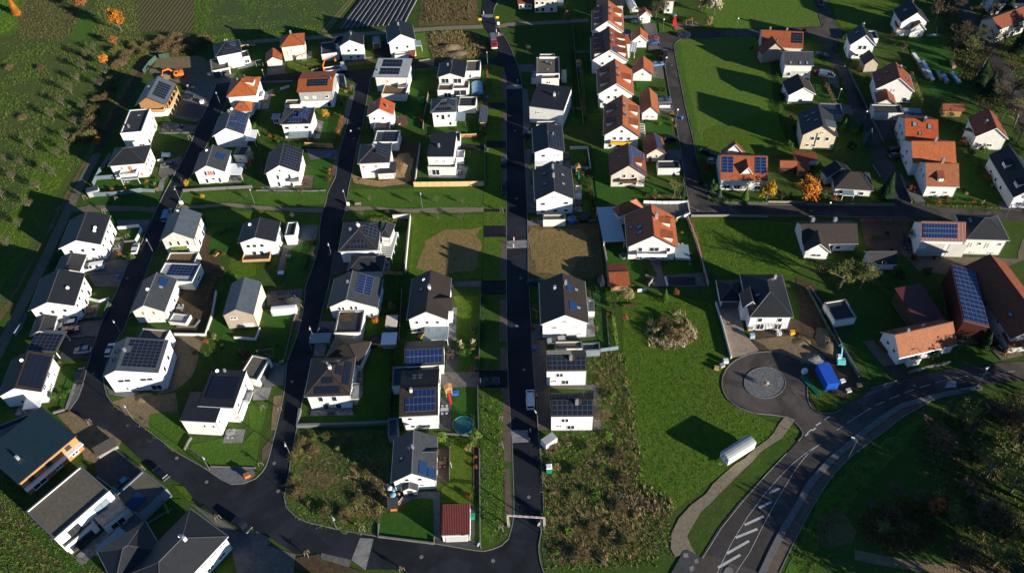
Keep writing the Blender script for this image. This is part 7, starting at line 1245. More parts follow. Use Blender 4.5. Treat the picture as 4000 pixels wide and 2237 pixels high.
def car_parts(kind):
 if kind in CARM:return CARM[kind]
 if kind=='car':L,W,prof,cab,zc=4.3,1.78,[(-2.15,.45,.80),(-2.05,.28,.95),(-1.3,.25,.98),(.6,.25,.96),(1.5,.25,.86),(2.0,.28,.74),(2.15,.42,.62)],[(-2.0,.93,1.3),(-1.65,.95,1.5),(-.4,.95,1.5),(.35,.95,1.35),(1.1,.9,.98)],1.47
 elif kind=='wagon':L,W,prof,cab,zc=4.7,1.84,[(-2.35,.45,.9),(-2.25,.28,1.02),(-1.3,.25,1.02),(.8,.25,1.0),(1.7,.25,.92),(2.2,.28,.8),(2.35,.42,.65)],[(-2.28,1.0,1.35),(-2.0,1.0,1.58),(-.3,1.0,1.6),(.55,1.0,1.45),(1.25,.95,1.02)],1.57
 else:L,W,prof,cab,zc=5.4,2.0,[(-2.7,.45,1.15),(-2.65,.3,1.2),(-1.3,.28,1.2),(1.2,.28,1.15),(2.2,.28,1.05),(2.6,.32,.9),(2.7,.42,.7)],[(-2.68,1.15,1.9),(-2.55,1.15,2.0),(1.0,1.15,2.0),(1.6,1.13,1.75),(2.25,1.05,1.12)],1.98
 body=loft([(x,ring(W*(.9 if abs(x)>L/2-.15 else 1),a,b,W*.86)) for x,a,b in prof])
 glass=loft([(x,[(-W*.45,a-.04),(W*.45,a-.04),(W*.36,b),(-W*.36,b)]) for x,a,b in cab])
 roof=MB();xs=[c for c in cab if c[2]>zc-.12];x0,x1=xs[0][0]-.05,xs[-1][0]+.05
 roof.hexa([(x0,-W*.375,zc-.04),(x1,-W*.375,zc-.06),(x1,W*.375,zc-.06),(x0,W*.375,zc-.04),(x0+.05,-W*.34,zc+.05),(x1-.05,-W*.34,zc+.03),(x1-.05,W*.34,zc+.03),(x0+.05,W*.34,zc+.05)])
 for x in (x0+.05,(x0+x1)/2,x1-.1):
  for s in (-1,1):roof.hexa([(x-.05,s*W*.455-.02,1.0),(x+.05,s*W*.455-.02,1.0),(x+.05,s*W*.455+.02,1.0),(x-.05,s*W*.455+.02,1.0),(x-.05,s*W*.372-.02,zc),(x+.05,s*W*.372-.02,zc),(x+.05,s*W*.372+.02,zc),(x-.05,s*W*.372+.02,zc)])
 if kind=='van':
  for s in (-1,1):roof.hexa([(-2.6,s*.90-.02,1.1),(.2,s*.90-.02,1.1),(.2,s*.90+.02,1.1),(-2.6,s*.90+.02,1.1),(-2.55,s*.74-.02,1.95),(.1,s*.74-.02,1.95),(.1,s*.74+.02,1.95),(-2.55,s*.74+.02,1.95)])
 wh=MB();wh.tube((0,-.11,0),(0,.11,0),.33,.33,12);rm=MB();rm.tube((0,-.12,0),(0,.12,0),.2,.2,8)
 hl=MB().box(-.05,.06,-.2,.2,-.07,.07);
 CARM[kind]=dict(L=L,W=W,body=body.mesh('car_body',['car_white']),glass=glass.mesh('windows',['car_glass']),roof=roof.mesh('roof',['car_white']),tyre=wh.mesh('tyre',['tyre']),rim=rm.mesh('rim',['rim']),hl=hl.mesh('headlight',['lamp_clear']),tl=hl.mesh('tail_light',['lamp_red']))
 return CARM[kind]
def own_mat(o,m):
 o.material_slots[0].link='OBJECT';o.material_slots[0].material=MAT[m]
def car(p,d,kind,col,label,z=.11,cat=None):
 q=car_parts(kind);P=G(p);Q=G((p[0]+d[0],p[1]+d[1]));e=Q-P;rz=math.atan2(e.y,e.x)
 o=thing('parked_van' if kind=='van' else 'parked_car',label,cat or ('van' if kind=='van' else 'car'),(P.x,P.y,z),rz)
 b=link('car_body',q['body'],o);own_mat(b,col);link('windows',q['glass'],o);r=link('roof',q['roof'],o);own_mat(r,col)
 L,W=q['L'],q['W']
 for sx in (-1,1):
  for sy in (-1,1):
   w_=link('wheel',q['tyre'],o,Matrix.Translation((sx*L*.31,sy*(W/2-.13),.33)));link('rim',q['rim'],w_)
 for sy in (-1,1):link('headlight',q['hl'],o,Matrix.Translation((L/2-.1,sy*W*.32,.66)));link('tail_light',q['tl'],o,Matrix.Translation((-L/2+.08,sy*W*.34,.8)))
 return o
R(0,0)
car((1895,990),(30,-4),'car','car_black','black car on the forecourt right of the timber chalet');car((1770,1295),(30,-8),'wagon','car_black','black car on the driveway beside the white cube house');car((2230,745),(30,-15),'car','car_white','white car parked inside the gravel roofed double carport')
R(0,2)
car((1250,242),(-30,-8),'car','car_green','dark green car before the topmost gable garage');car((1415,402),(30,-4),'car','car_red','red car next to the bright blue car');car((1418,440),(30,-4),'car','car_blue','bright blue car next to the red car');car((1725,372),(-30,-4),'wagon','car_darkblue','dark car driving through the upper street junction');car((1537,556),(2,-30),'wagon','car_black','upper black car parked at the kerb of the old street');car((1532,612),(2,-30),'car','car_black','lower black car parked at the kerb of the old street');car((1462,662),(30,-4),'car','car_lightblue','blue-grey car beside the garage with climbing plants');car((1525,1012),(30,-2),'car','car_darkblue','dark blue car, rear one of two near the orange framed windows');car((1527,1036),(30,-2),'wagon','car_grey','grey car, front one of two near the orange framed windows');car((1600,1415),(30,-4),'wagon','car_black','black car beside the cream solar garage')
R(0,3)
car((525,48),(4,30),'car','car_red','red car driving down the upper country lane',cat='car');car((588,772),(30,6),'van','car_white','white van with red lettering below the grey ridge roof');car((510,745),(30,-4),'car','car_red','dark red car behind the white lettered van');car((540,575),(30,4),'wagon','car_darkblue','dark car before the grey ridge roofed house')
R(1,0)
car((1692,236),(-30,5),'car','car_grey','silver-grey car beside the walled corner villa');car((958,1262),(-30,5),'van','car_white','white minibus parked before the small gable garage');car((890,1203),(-30,6),'car','car_white','white car half hidden behind the white minibus');car((1370,1072),(8,-30),'car','car_white','white car with blue stripe beside the sunken garden');car((1684,742),(10,-30),'van','car_lightblue','light blue van standing in the street by the gravel path')
R(1,1)
car((2490,212),(1,-30),'car','car_black','upper black car in the bay along the main road');car((2496,472),(1,30),'wagon','car_black','lower black car in the bay along the main road')
R(1,2)
car((1965,112),(30,6),'wagon','car_black','black car on the grass left of the red tiled house');car((2028,200),(30,2),'car','car_silver','silver car beside the red tiled house wall');car((232,1412),(30,-2),'car','car_darkblue','dark car in the shade above the blue collector house')
R(0,2);car((172,1368),(30,-3),'car','car_darkblue','dark blue car left of the slatted lean-to house')
R(1,3)
car((1282,82),(30,-5),'wagon','car_black','upper dark car in the shade beside the orange double roof');car((1282,140),(30,-5),'car','car_grey','lower dark car in the shade beside the orange double roof');car((1388,1020),(3,30),'car','car_black','dark car left of the white barn')
R(2,0)
car((695,392),(-30,6),'wagon','car_silver','silver car next to the red car by the small garage');car((720,448),(30,-6),'car','car_red','bright red car by the small garage');car((842,650),(-30,3),'car','car_silver','silver car beside the striped paving');car((822,905),(8,-30),'wagon','car_black','black car in the bay below the striped paving');car((1118,650),(10,-30),'car','car_white','white car half hidden behind the big bend house')
R(2,1)
car((310,105),(30,-4),'wagon','car_black','black car on the driveway right of the blue-grey roof');car((712,472),(30,3),'car','car_black','black car beside the garage with stacked boards');car((2350,968),(30,-3),'wagon','car_darkblue','dark blue car on the black driveway off the main road')
R(2,2)
car((448,558),(-30,2),'wagon','car_white','white estate car behind the upper twin solar house');o=car((185,1150),(-1,-30),'van','car_white','white delivery van parked at the right side of the main road')
R(2,3);car((2235,268),(-18,-30),'car','car_white','pale car in the narrow yard beside the solar barn')
R(3,0);car((1632,460),(-30,-28),'wagon','car_black','black car with glowing red tail lights in the roadside bay');car((1225,575),(-30,26),'car','car_lightblue','light blue car before the gravel roofed garage');car((2440,975),(30,20),'wagon','car_black','black car at the kerb beside the large dark hipped roof')
def marks(parent,n,w_,M,mat):
 mb=MB()
 for i in range(n):x=(i-n/2)*w_*1.25;mb.box(x,x+w_,-w_*.8,w_*rnd.uniform(.6,1.0),0,.012)
 me=mb.mesh('lettering',[mat]);link('lettering',me,parent,M)['kind']='stuff'
marks(o,10,.12,frameM(Vector((-2.715,0,.95)),Vector((0,-1,0)),Vector((0,0,1)),Vector((-1,0,0))),'steel_dark')
for q in COL.objects:
 if q.get('label','').startswith('white van with red'):marks(q,12,.18,frameM(Vector((-.8,-.99,.85)),Vector((1,0,0)),Vector((0,0,1)),Vector((0,-1,0))),'plastic_red')
R(0,1);P=G((800,728));Q=G((900,712));t=thing('crane_truck','white flatbed truck with orange loading crane on the cross street','truck',(P.x,P.y,.11),math.atan2(Q.y-P.y,Q.x-P.x))
link('chassis',MB().box(-4.2,3.6,-.5,.5,.6,.95).mesh('chassis',['steel_dark']),t);c=link('cab',loft([(2.3,ring(2.4,.7,3.0,2.2)),(3.7,ring(2.4,.7,3.0,2.2)),(4.1,ring(2.4,.7,2.0,2.3)),(4.2,ring(2.3,.75,1.7,2.2))]).mesh('cab',['car_white']),t);link('windscreen',MB().hexa([(3.72,-1.0,2.9),(4.12,-1.0,2.0),(4.12,1.0,2.0),(3.72,1.0,2.9),(3.77,-1.0,2.93),(4.17,-1.0,2.03),(4.17,1.0,2.03),(3.77,1.0,2.93)]).mesh('windscreen',['car_glass']),c)
mb=MB().box(-4.2,2.1,-1.25,1.25,.95,1.1)
link('bed',mb.mesh('bed',['steel']),t)
for y0,y1 in ((-1.27,-1.2),(1.2,1.27)):link('bed_side',MB().box(-4.2,2.1,y0,y1,1.1,1.75).mesh('bed_side',['car_white']),t)
link('load',MB().box(-3.2,1.4,-1.0,1.0,1.1,1.5).mesh('load',['steel_dark']),t)
cr=link('crane_post',MB().tube((-3.9,0,.9),(-3.9,0,3.4),.28,.22,8).mesh('crane_post',['machine_orange']),t);link('crane_boom',MB().tube((-3.9,0,3.3),(-2.6,.6,5.4),.22,.18,6).tube((-2.6,.6,5.4),(.6,1.2,6.0),.18,.14,6).mesh('crane_boom',['machine_orange']),cr);link('grab',MB().tube((.6,1.2,6.0),(.8,1.2,4.4),.05,.05,5).box(.5,1.1,.9,1.5,3.7,4.4,0,.1,.1).mesh('grab',['machine_orange']),cr)
tm=car_parts('car')['tyre']
for x in (-3.2,-2.1,2.9):
 for y in (-1.05,1.05):link('wheel',tm,t,Matrix.Translation((x,y,.5))@Matrix.Diagonal((1.5,1.6,1.5,1)))
P=G((2388,455));Q=G((2398,500));t=thing('fire_engine','red and white fire engine parked at the bend of the main road','fire engine',(P.x,P.y,.11),math.atan2(Q.y-P.y,Q.x-P.x))
link('body',loft([(-3.6,ring(2.4,.5,2.9,2.2)),(1.8,ring(2.4,.5,2.9,2.2))]).mesh('body',['car_red']),t);c=link('cab',loft([(1.85,ring(2.35,.5,2.7,2.1)),(3.0,ring(2.35,.5,2.7,2.1)),(3.5,ring(2.35,.5,1.8,2.2))]).mesh('cab',['car_red']),t)
link('windscreen',MB().hexa([(3.05,-.95,2.6),(3.5,-.95,1.8),(3.5,.95,1.8),(3.05,.95,2.6),(3.1,-.95,2.63),(3.55,-.95,1.83),(3.55,.95,1.83),(3.1,.95,2.63)]).mesh('windscreen',['car_glass']),c);link('roof_rack',MB().box(-3.4,1.5,-.9,.9,2.92,3.05).mesh('roof_rack',['steel']),t);link('bumper',MB().box(3.45,3.6,-1.1,1.1,.45,.95).mesh('bumper',['car_white']),t)
for y in (-1.22,1.2):link('side_stripe',MB().box(-3.5,2.9,y,y+.02,1.0,1.35).mesh('side_stripe',['car_white']),t)
for x in (-2.3,2.4):
 for y in (-1.0,1.0):link('wheel',tm,t,Matrix.Translation((x,y,.48))@Matrix.Diagonal((1.4,1.5,1.4,1)))
def excavator(p,d,col,label,s=1.0,cabm='machine_orange'):
 P=G(p);Q=G((p[0]+d[0],p[1]+d[1]));t=thing('excavator',label,'excavator',(P.x,P.y,.05),math.atan2(Q.y-P.y,Q.x-P.x),sc=s)
 for y in (-1.1,1.1):link('track',loft([(-1.7,[(y-.28,.3),(y+.28,.3),(y+.28,.6),(y-.28,.6)]),(-1.3,[(y-.28,0),(y+.28,0),(y+.28,.85),(y-.28,.85)]),(1.3,[(y-.28,0),(y+.28,0),(y+.28,.85),(y-.28,.85)]),(1.7,[(y-.28,.3),(y+.28,.3),(y+.28,.6),(y-.28,.6)])]).mesh('track',['tyre']),t)
 link('house',loft([(-2.0,ring(2.5,.95,1.7,2.3)),(-1.0,ring(2.6,.95,2.1,2.4)),(.2,ring(2.6,.95,2.0,2.4)),(.9,ring(2.5,.95,1.3,2.3))]).mesh('house',[col]),t)
 c=link('cab',loft([(-.4,[(.15,1.3),(1.2,1.3),(1.15,2.9),(.2,2.9)]),(.9,[(.15,1.3),(1.2,1.3),(1.15,2.9),(.2,2.9)]),(1.3,[(.15,1.3),(1.2,1.3),(1.15,2.0),(.2,2.0)])]).mesh('cab',[cabm]),t);link('cab_windows',MB().box(-.2,.8,1.17,1.24,1.9,2.75).box(.95,1.1,.25,1.1,2.0,2.7).mesh('cab_windows',['car_glass']),c)
 b=link('boom',loft([(.6,[(-.5,1.2),(-.1,1.2),(-.1,1.8),(-.5,1.8)]),(2.6,[(-.5,3.4),(-.1,3.4),(-.1,4.1),(-.5,4.1)]),(4.8,[(-.45,3.1),(-.15,3.1),(-.15,3.5),(-.45,3.5)])]).mesh('boom',[col]),t);link('stick',loft([(4.6,[(-.45,3.0),(-.15,3.0),(-.15,3.6),(-.45,3.6)]),(5.6,[(-.4,1.0),(-.2,1.0),(-.2,1.3),(-.4,1.3)])]).mesh('stick',[col]),b)
 link('bucket',MB().box(5.1,5.9,-.7,.1,.1,1.0,0,.12,.05).mesh('bucket',['steel_dark']),b);return t
R(0,0);excavator((1800,775),(-30,6),'machine_orange','orange crawler excavator on the bare excavated plot',1.0);R(2,3);excavator((718,755),(-6,-30),'machine_teal','small turquoise and white excavator behind the blue container',.75,'car_white')
def skin_box(name,label,cat,p,q,wd,h,mat,z=.05,ribsn=0,z0=.1,side=1):
 A=G(p);B=G(q);d=B-A;L=d.length;rz=math.atan2(d.y,d.x);n=Vector((-d.y,d.x,0)).normalized()*side;c=(A+B)/2+n*(wd/2);t=thing(name,label,cat,(c.x,c.y,z),rz);return t,L
R(2,3);t,L=skin_box('shipping_container','bright blue steel container on the construction site','container',(570,1052),(690,1035),6.1,2.6,None);w2=L/2
link('shell',MB().box(-w2,w2,-3.05,3.05,.12,2.7).mesh('shell',['container_blue']),t)
rb=MB().box(-w2-.02,w2+.02,-.07,.07,.2,2.74).mesh('rib',['container_blue'])
for i in range(20):link('rib',rb,t,Matrix.Translation((0,-2.9+i*.305,0)))
fr=MB().box(-.05,.05,-.06,.02,.25,2.6).mesh('door_rib',['container_blue'])
for i in range(7):link('door_rib',fr,t,Matrix.Translation((-w2+.2+i*(L-.4)/6,-3.05,0)))
R(3,2);A=G((2160,377));B=G((2428,207));d=B-A;L=d.length;nrm=Vector((-d.y,d.x,0)).normalized();c=(A+B)/2+nrm*1.25;t=thing('showman_trailer','white construction wagon with rounded blue-grey roof on the big meadow','trailer',(c.x,c.y,0),math.atan2(d.y,d.x));l2=L/2
link('body',MB().box(-l2,l2,-1.25,1.25,.7,2.9).mesh('body',['panel_white']),t)
rp=[(-1.32,2.88),(-1.1,3.12),(-.6,3.3),(0,3.36),(.6,3.3),(1.1,3.12),(1.32,2.88)];link('roof',loft([(-l2-.12,rp),(l2+.12,rp)]).mesh('roof',['roof_light']),t)
wm_=win_mesh(.5,.9,'frame_white')[0]
for x in (-l2*.72,l2*.55):a=link('window',wm_,t,frameM(Vector((x,-1.25,1.9)),Vector((1,0,0)),Vector((0,0,1)),Vector((0,-1,0))));link('pane',pane_mesh(.5,.9,'pane'),a)
for y in (-.6,.55):a=link('window',wm_,t,frameM(Vector((-l2,y,1.9)),Vector((0,-1,0)),Vector((0,0,1)),Vector((-1,0,0))));link('pane',pane_mesh(.5,.9,'pane'),a)
link('drawbar',MB().tube((-l2-1.3,0,.6),(-l2,.5,.65),.05,.05,5).tube((-l2-1.3,0,.6),(-l2,-.5,.65),.05,.05,5).mesh('drawbar',['steel']),t)
for x in (-l2*.6,l2*.6):
 for y in (-1.0,1.0):link('wheel',tm,t,Matrix.Translation((x,y,.42))@Matrix.Diagonal((1.25,1.2,1.25,1)))
P=G((372,150));t=thing('box_trailer','white box trailer beside the lower twin solar house','trailer',(P.x,P.y,.05),R_(35));link('box',MB().box(-1.6,1.6,-.95,.95,.5,2.3).mesh('box',['tarp_white']),t);link('roof',MB().box(-1.66,1.66,-1.0,1.0,2.3,2.42,0,.08,.06).mesh('roof',['roof_light']),t);link('drawbar',MB().tube((-1.6,0,.5),(-2.9,0,.45),.05,.05,5).mesh('drawbar',['steel']),t)
for y in (-.98,.98):link('wheel',tm,t,Matrix.Translation((0,y,.32)))
P=G((372,420));t=thing('portable_toilet','green portable toilet with white roof at the main road','toilet cabin',(P.x,P.y,.05),R_(2));link('cabin',MB().box(-.6,.6,-.6,.6,0,2.0).mesh('cabin',['plastic_green']),t);link('roof',MB().box(-.65,.65,-.65,.65,2.0,2.25,0,.12,.12).mesh('roof',['panel_white']),t);link('door',MB().box(-.4,.4,-.63,-.6,.1,1.9).mesh('door',['plastic_green']),t)
R(3,1);A=G((2538,968));R(3,2);B=G((325,992));d=B-A;L=d.length;t=thing('height_barrier','white and red lattice height barrier spanning the main road','barrier',(A.x,A.y,0),math.atan2(d.y,d.x));H_=4.6
def lattice(a,b,w_,n):
 mb=MB();a=Vector(a);b=Vector(b);dd=(b-a).normalized();u=dd.orthogonal().normalized();v=dd.cross(u)
 for i in (-1,1):
  for j in (-1,1):mb.tube(a+u*(i*w_)+v*(j*w_),b+u*(i*w_)+v*(j*w_),.035,.035,5,0)
 for k in range(n):
  p,q=a.lerp(b,k/n),a.lerp(b,(k+1)/n);s=1 if k%2 else -1;mb.tube(p+u*(s*w_)+v*w_,q-u*(s*w_)+v*w_,.03,.03,4,1);mb.tube(p+u*w_+v*(s*w_),q+u*w_-v*(s*w_),.03,.03,4,1)
 return mb
link('post',lattice((0,0,0),(0,0,H_),.13,9).mesh('post',['steel_white','plastic_red']),t);link('post',lattice((L,0,0),(L,0,H_),.13,9).mesh('post',['steel_white','plastic_red']),t);link('beam',lattice((-.2,0,H_+.1),(L+.2,0,H_+.1),.13,14).mesh('beam',['steel_white','plastic_red']),t)
for x in (0,L):link('footing',MB().box(x-.35,x+.35,-.35,.35,0,.4,0,.1,.1).mesh('footing',['concrete']),t)
def lamp(p,q,label,h=6.2):
 P=G(p);Q=G(q,h);d=Q-P;d.z=0;rz=math.atan2(d.y,d.x) if d.length>.3 else 2.6
 t=thing('street_lamp',label,'street lamp',(P.x,P.y,.05),rz,'modern street lamps')
 link('pole',shared(('pole',h),lambda:MB().tube((0,0,0),(0,0,h),.085,.05,8).mesh('pole',['steel'])),t);link('arm',shared(('arm',h),lambda:MB().tube((0,0,h-.05),(.8,0,h+.08),.04,.035,6).mesh('arm',['steel'])),t);link('lamp_head',shared(('head',h),lambda:MB().box(.6,1.35,-.16,.16,h+.04,h+.17,0,.05,.03).mesh('lamp_head',['steel_white'])),t)
def globe(p,label,h=4.0):
 P=G(p);t=thing('globe_lamp',label,'street lamp',(P.x,P.y,.05),0,'white globe lamps');link('pole',shared(('gp',h),lambda:MB().tube((0,0,0),(0,0,h),.06,.045,8).mesh('pole',['steel'])),t);link('globe',shared(('gl',h),lambda:MB().ball((0,0,h+.28),.30,12).mesh('globe',['globe'],True)),t)
R(1,0);lamp((1825,602),(1760,490),'street lamp where the left street crosses the gravel path');lamp((1550,1112),(1485,1005),'street lamp across from the white car with blue stripe');lamp((2560,610),(2520,480),'street lamp on the green verge beside the gravel path')
R(1,1);lamp((915,622),(878,510),'street lamp where the middle street crosses the gravel path');lamp((770,1157),(735,1068),'street lamp beside the pergola house garage');lamp((1672,650),(1660,525),'slim lamp post on the lush verge above the vacant plot')
R(2,1);lamp((592,552),(550,485),'street lamp beside the pale carport roof');R(3,1);lamp((355,272),(300,180),'street lamp at the weedy corner plot');lamp((815,1003),(770,885),'leaning lamp post at the front of the weedy corner plot')
R(2,2);lamp((258,1441),(232,1250),'street lamp just below the white delivery van');R(3,2);lamp((292,1052),(275,940),'street lamp at the right foot of the height barrier');R(0,0);lamp((2225,1078),(2185,990),'street lamp before the orange pyramid garage')
R(2,0);lamp((1340,1330),(1262,1213),'street lamp at the outer side of the big bend');lamp((1228,488),(1158,378),'street lamp above the big bend house');R(3,0);lamp((2112,408),(2050,292),'street lamp at the grey gravel corner bed');R(2,3);lamp((2085,1012),(2192,825),'tall street lamp on the right part of the curved road',8.0);R(3,3);lamp((795,302),(900,100),'tall street lamp on the footway of the curved road',8.0)
R(0,1);lamp((105,848),(80,755),'street lamp on the cross street below the salmon garage');lamp((2330,672),(2322,560),'street lamp at the corner of cross street and main road');R(3,1);lamp((2262,1200),(2240,1140),'short lamp post with road sign at the garage corner',4.0)
R(0,3);globe((738,778),'globe lamp on the climbing street right of the white lettered van');globe((955,1235),'globe lamp on the climbing street left of the bright red roof');globe((700,1010),'globe lamp left of the climbing street near the brown gable house')
R(1,3);globe((588,712),'globe lamp on the lower cross street above the long bungalow');globe((2385,745),'globe lamp at the right end of the lower cross street');R(0,2);globe((1540,690),'globe lamp beside the two black kerbside cars');globe((1650,1215),'globe lamp on the old street near the orange framed windows');globe((1515,305),'globe lamp left of the playground slide');globe((2255,295),'globe lamp in the meadow above the upper street')
def sign(p,label,col,h=2.2,w_=.9,hh=.6):
 P=G(p);t=thing('road_sign',label,'road sign',(P.x,P.y,.05));link('post',shared(('sp',h),lambda:MB().tube((0,0,0),(0,0,h),.04,.04,6).mesh('post',['steel'])),t);link('sign_plate',MB().box(-w_/2,w_/2,-.06,-.03,h-hh,h).mesh('sign_plate',[col]),t)
R(0,1);sign((2256,245),'yellow town sign left of the bending main road','plastic_yellow',2.4,1.2,.9);sign((2428,225),'yellow town sign right of the bending main road','plastic_yellow',2.4,1.2,.9);sign((2438,262),'white notice board below the right yellow town sign','panel_white',1.6,.9,1.2);R(0,3);sign((2120,130),'yellow sign on the shaded verge of the country road','plastic_yellow',2.2,1.8,1.0)
def bollard(p,label):
 P=G(p);t=thing('warning_post',label,'bollard',(P.x,P.y,.1),0,'red and white warning posts');link('post',shared('bol',lambda:MB().box(-.14,.14,-.05,.05,0,1.2).mesh('post',['panel_white'])),t);link('stripe',shared('bst',lambda:MB().box(-.145,.145,-.06,-.05,.25,.5).box(-.145,.145,-.06,-.05,.75,1.0).mesh('stripe',['plastic_red'])),t)
R('F')
for i,(x,y) in enumerate(((1217,37),(1249,82),(1255,90),(1302,209),(1302,221),(1293,605),(1292,622),(1334,1086),(1332,1108))):bollard((x,y),'red and white warning post at a paved hump on the main road')
R(0,1);P=G((1150,150));t=thing('film_field','field of ridges covered with black plastic film at the top edge','field',(P.x,P.y,0));Ti=t.matrix_basis.inverted()
top=[(1060+i*580/13,-30) for i in range(14)];bot=[(805+i*53.5,303-i*4.6) for i in range(14)]
for i in range(13):
 a0,b0=G(top[i]),G(bot[i]);a1,b1=G(top[i+1]),G(bot[i+1]);mb=MB();mm=MB();rr=rnd.uniform(-.04,.04);N_=14
 for k in range(N_):
  s0,s1=k/N_,(k+1)/N_
  def pt(s,u,z):p=a0.lerp(b0,s).lerp(a1.lerp(b1,s),u+rr+.03*math.sin(s*9+i*2));return (p.x,p.y,z)
  mb.quad([pt(s0,.1,.05),pt(s0,.35,.42),pt(s1,.35,.42),pt(s1,.1,.05)][::-1]);mb.quad([pt(s0,.35,.42),pt(s0,.6,.42),pt(s1,.6,.42),pt(s1,.35,.42)][::-1]);mb.quad([pt(s0,.6,.42),pt(s0,.9,.05),pt(s1,.9,.05),pt(s1,.6,.42)][::-1]);mm.quad([pt(s0,.78,.225),pt(s0,.90,.075),pt(s1,.90,.075),pt(s1,.78,.225)][::-1])
 f=link('film_row',mb.mesh('film_row',['film_black']),t,Ti);link('film_edge',mm.mesh('film_edge',['film_edge']),f)
sheet('film_field_soil',[(1050,-40),(1650,-40),(1500,250),(800,310)],'g_soil',3)
def mound(p,rx,ry,h,mat,label):
 P=G(p);mb=MB();N_,K=18,7;r=random.Random(int(p[0]))
 for i in range(K+1):
  t_=i/K
  for j in range(N_):
   a=6.283*j/N_;q=1+r.uniform(-.12,.12);mb.v.append((rx*t_*math.cos(a)*q,ry*t_*math.sin(a)*q,max(-.05,h*(math.cos(t_*math.pi)+1)/2*(1+r.uniform(-.12,.12))) if i<K else -.08))
 for i in range(K):
  for j in range(N_):a=i*N_+j;b=i*N_+(j+1)%N_;mb.f.append((a,a+N_,b+N_,b));mb.m.append(0);mb.uv.append(None)
 o=link('earth_mound',mb.mesh('earth_mound',[mat],True));o.location=(P.x,P.y,.02);tag(o,label,'earth mound')
R(0,1);mound((1955,490),6,4,1.6,'g_dirt','upper sandy mound on the brushy plot near the fire engine');mound((2040,550),6,3,1.2,'g_dirt','lower sandy mound on the brushy plot near the fire engine');R(1,1);mound((1480,200),3.5,8,.7,'g_clay','ochre soil ridge beside the hipped porch house');R(2,3);mound((600,560),3,6,.8,'g_dirt','earth heap along the construction site fence');mound((330,560),3,2,.4,'g_dirt','low earth heap before the new black roofed house');mound((460,720),3,2,.8,'g_stones','rubble heap behind the blue container');R(0,0);mound((1640,780),4,3,1.2,'g_dirt','soil heap left of the orange excavator');R(2,2);mound((1560,480),5,3.5,1.0,'g_scrub','low grassy mound under the straw heap on the big meadow');R(2,0);mound((1450,1120),3,2,.8,'g_dirt','sandy heap before the big bend house');
R('F')
def simple(name,label,cat,p,parts,rz=0.0,z=.1):
 P=G(p);t=thing(name,label,cat,(P.x,P.y,z),rz)
 for n,mb,m in parts:link(n,mb.mesh(n,[m] if isinstance(m,str) else m),t)
 return t
def pool(p,r,label,rim='water_cover',net=False):
 simple('trampoline' if net else 'round_pool',label,'trampoline' if net else 'pool',p,[('rim',MB().lathe([(r,0),(r+.05,.9),(r-.12,.95),(r-.2,.8)],20),rim),('cover',MB().lathe([(r-.15,.82),(r*.5,.86),(.05,.9)],20),'film_black' if net else 'water_cover')])
R(2,1);pool((2085,1405),2.4,'round teal garden pool near the ditch');pool((1200,560),1.8,'black trampoline beside the wooden fence','film_black',True)
R(1,2);pool((720,760),1.7,'dark trampoline below the four roof window house','film_black',True);pool((600,1441-660),.01+1.2,'blue covered paddling pool beside the brown felt garage','plastic_blue');simple('stone_ring','round stone well ring on the villa lawn','well ring',(1115,1142),[('ring',MB().lathe([(1.0,0),(1.05,.5),(.8,.52),(.75,.2)],14),'concrete')])
R(0,2);simple('playground_slide','tall red playground slide in the upper park','slide',(1640,270),[('chute',MB().hexa([(-.35,-1.6,.3),(.35,-1.6,.3),(.35,1.6,2.6),(-.35,1.6,2.6),(-.35,-1.6,.42),(.35,-1.6,.42),(.35,1.6,2.75),(-.35,1.6,2.75)]),'plastic_red'),('side',MB().hexa([(-.42,-1.6,.3),(-.35,-1.6,.3),(-.35,1.6,2.6),(-.42,1.6,2.6),(-.42,-1.6,.7),(-.35,-1.6,.7),(-.35,1.6,3.0),(-.42,1.6,3.0)]),'plastic_red'),('tower',MB().box(-.6,.6,1.6,2.8,0,2.6,0,.05,.05),'plastic_red'),('tower_roof',MB().box(-.8,.8,1.4,3.0,3.3,3.9,0,.7,.7),'steel'),('ladder',MB().tube((-.3,3.0,0),(-.3,2.7,2.6),.04,.04,5).tube((.3,3.0,0),(.3,2.7,2.6),.04,.04,5),'steel')],.05)
def swing(p,label,rz=0,w_=2.4):simple('swing_frame',label,'swing',p,[('frame',MB().tube((-w_/2,-1,0),(-w_/2,0,2.3),.05,.05,6).tube((-w_/2,1,0),(-w_/2,0,2.3),.05,.05,6).tube((w_/2,-1,0),(w_/2,0,2.3),.05,.05,6).tube((w_/2,1,0),(w_/2,0,2.3),.05,.05,6).tube((-w_/2,0,2.3),(w_/2,0,2.3),.05,.05,6),'wood_light'),('seat',MB().box(-.25,.25,-.12,.12,.45,.5).tube((-.2,0,.5),(-.2,0,2.3),.015,.015,4).tube((.2,0,.5),(.2,0,2.3),.015,.015,4),'plastic_blue')],rz)
swing((1775,262),'wooden swing frame right of the red slide');R(0,1);swing((1440,1045),'garden swing frame behind the red-orange roofed house');swing((40,665),'wooden play frame left of the salmon garage',.3)
def playset(p,label,slide='plastic_green',rz=0):simple('play_tower',label,'play tower',p,[('tower',MB().box(-.7,.7,-.7,.7,1.2,1.35).box(-.75,-.6,-.75,-.6,0,2.6).box(.6,.75,-.75,-.6,0,2.6).box(-.75,-.6,.6,.75,0,2.6).box(.6,.75,.6,.75,0,2.6),'wood_light'),('roof',MB().box(-.95,.95,-.95,.95,2.6,3.4,0,.9,.3),'wood'),('slide',MB().hexa([(-.25,-3.2,.2),(.25,-3.2,.2),(.25,-.7,1.3),(-.25,-.7,1.3),(-.25,-3.2,.3),(.25,-3.2,.3),(.25,-.7,1.4),(-.25,-.7,1.4)]),slide)],rz)
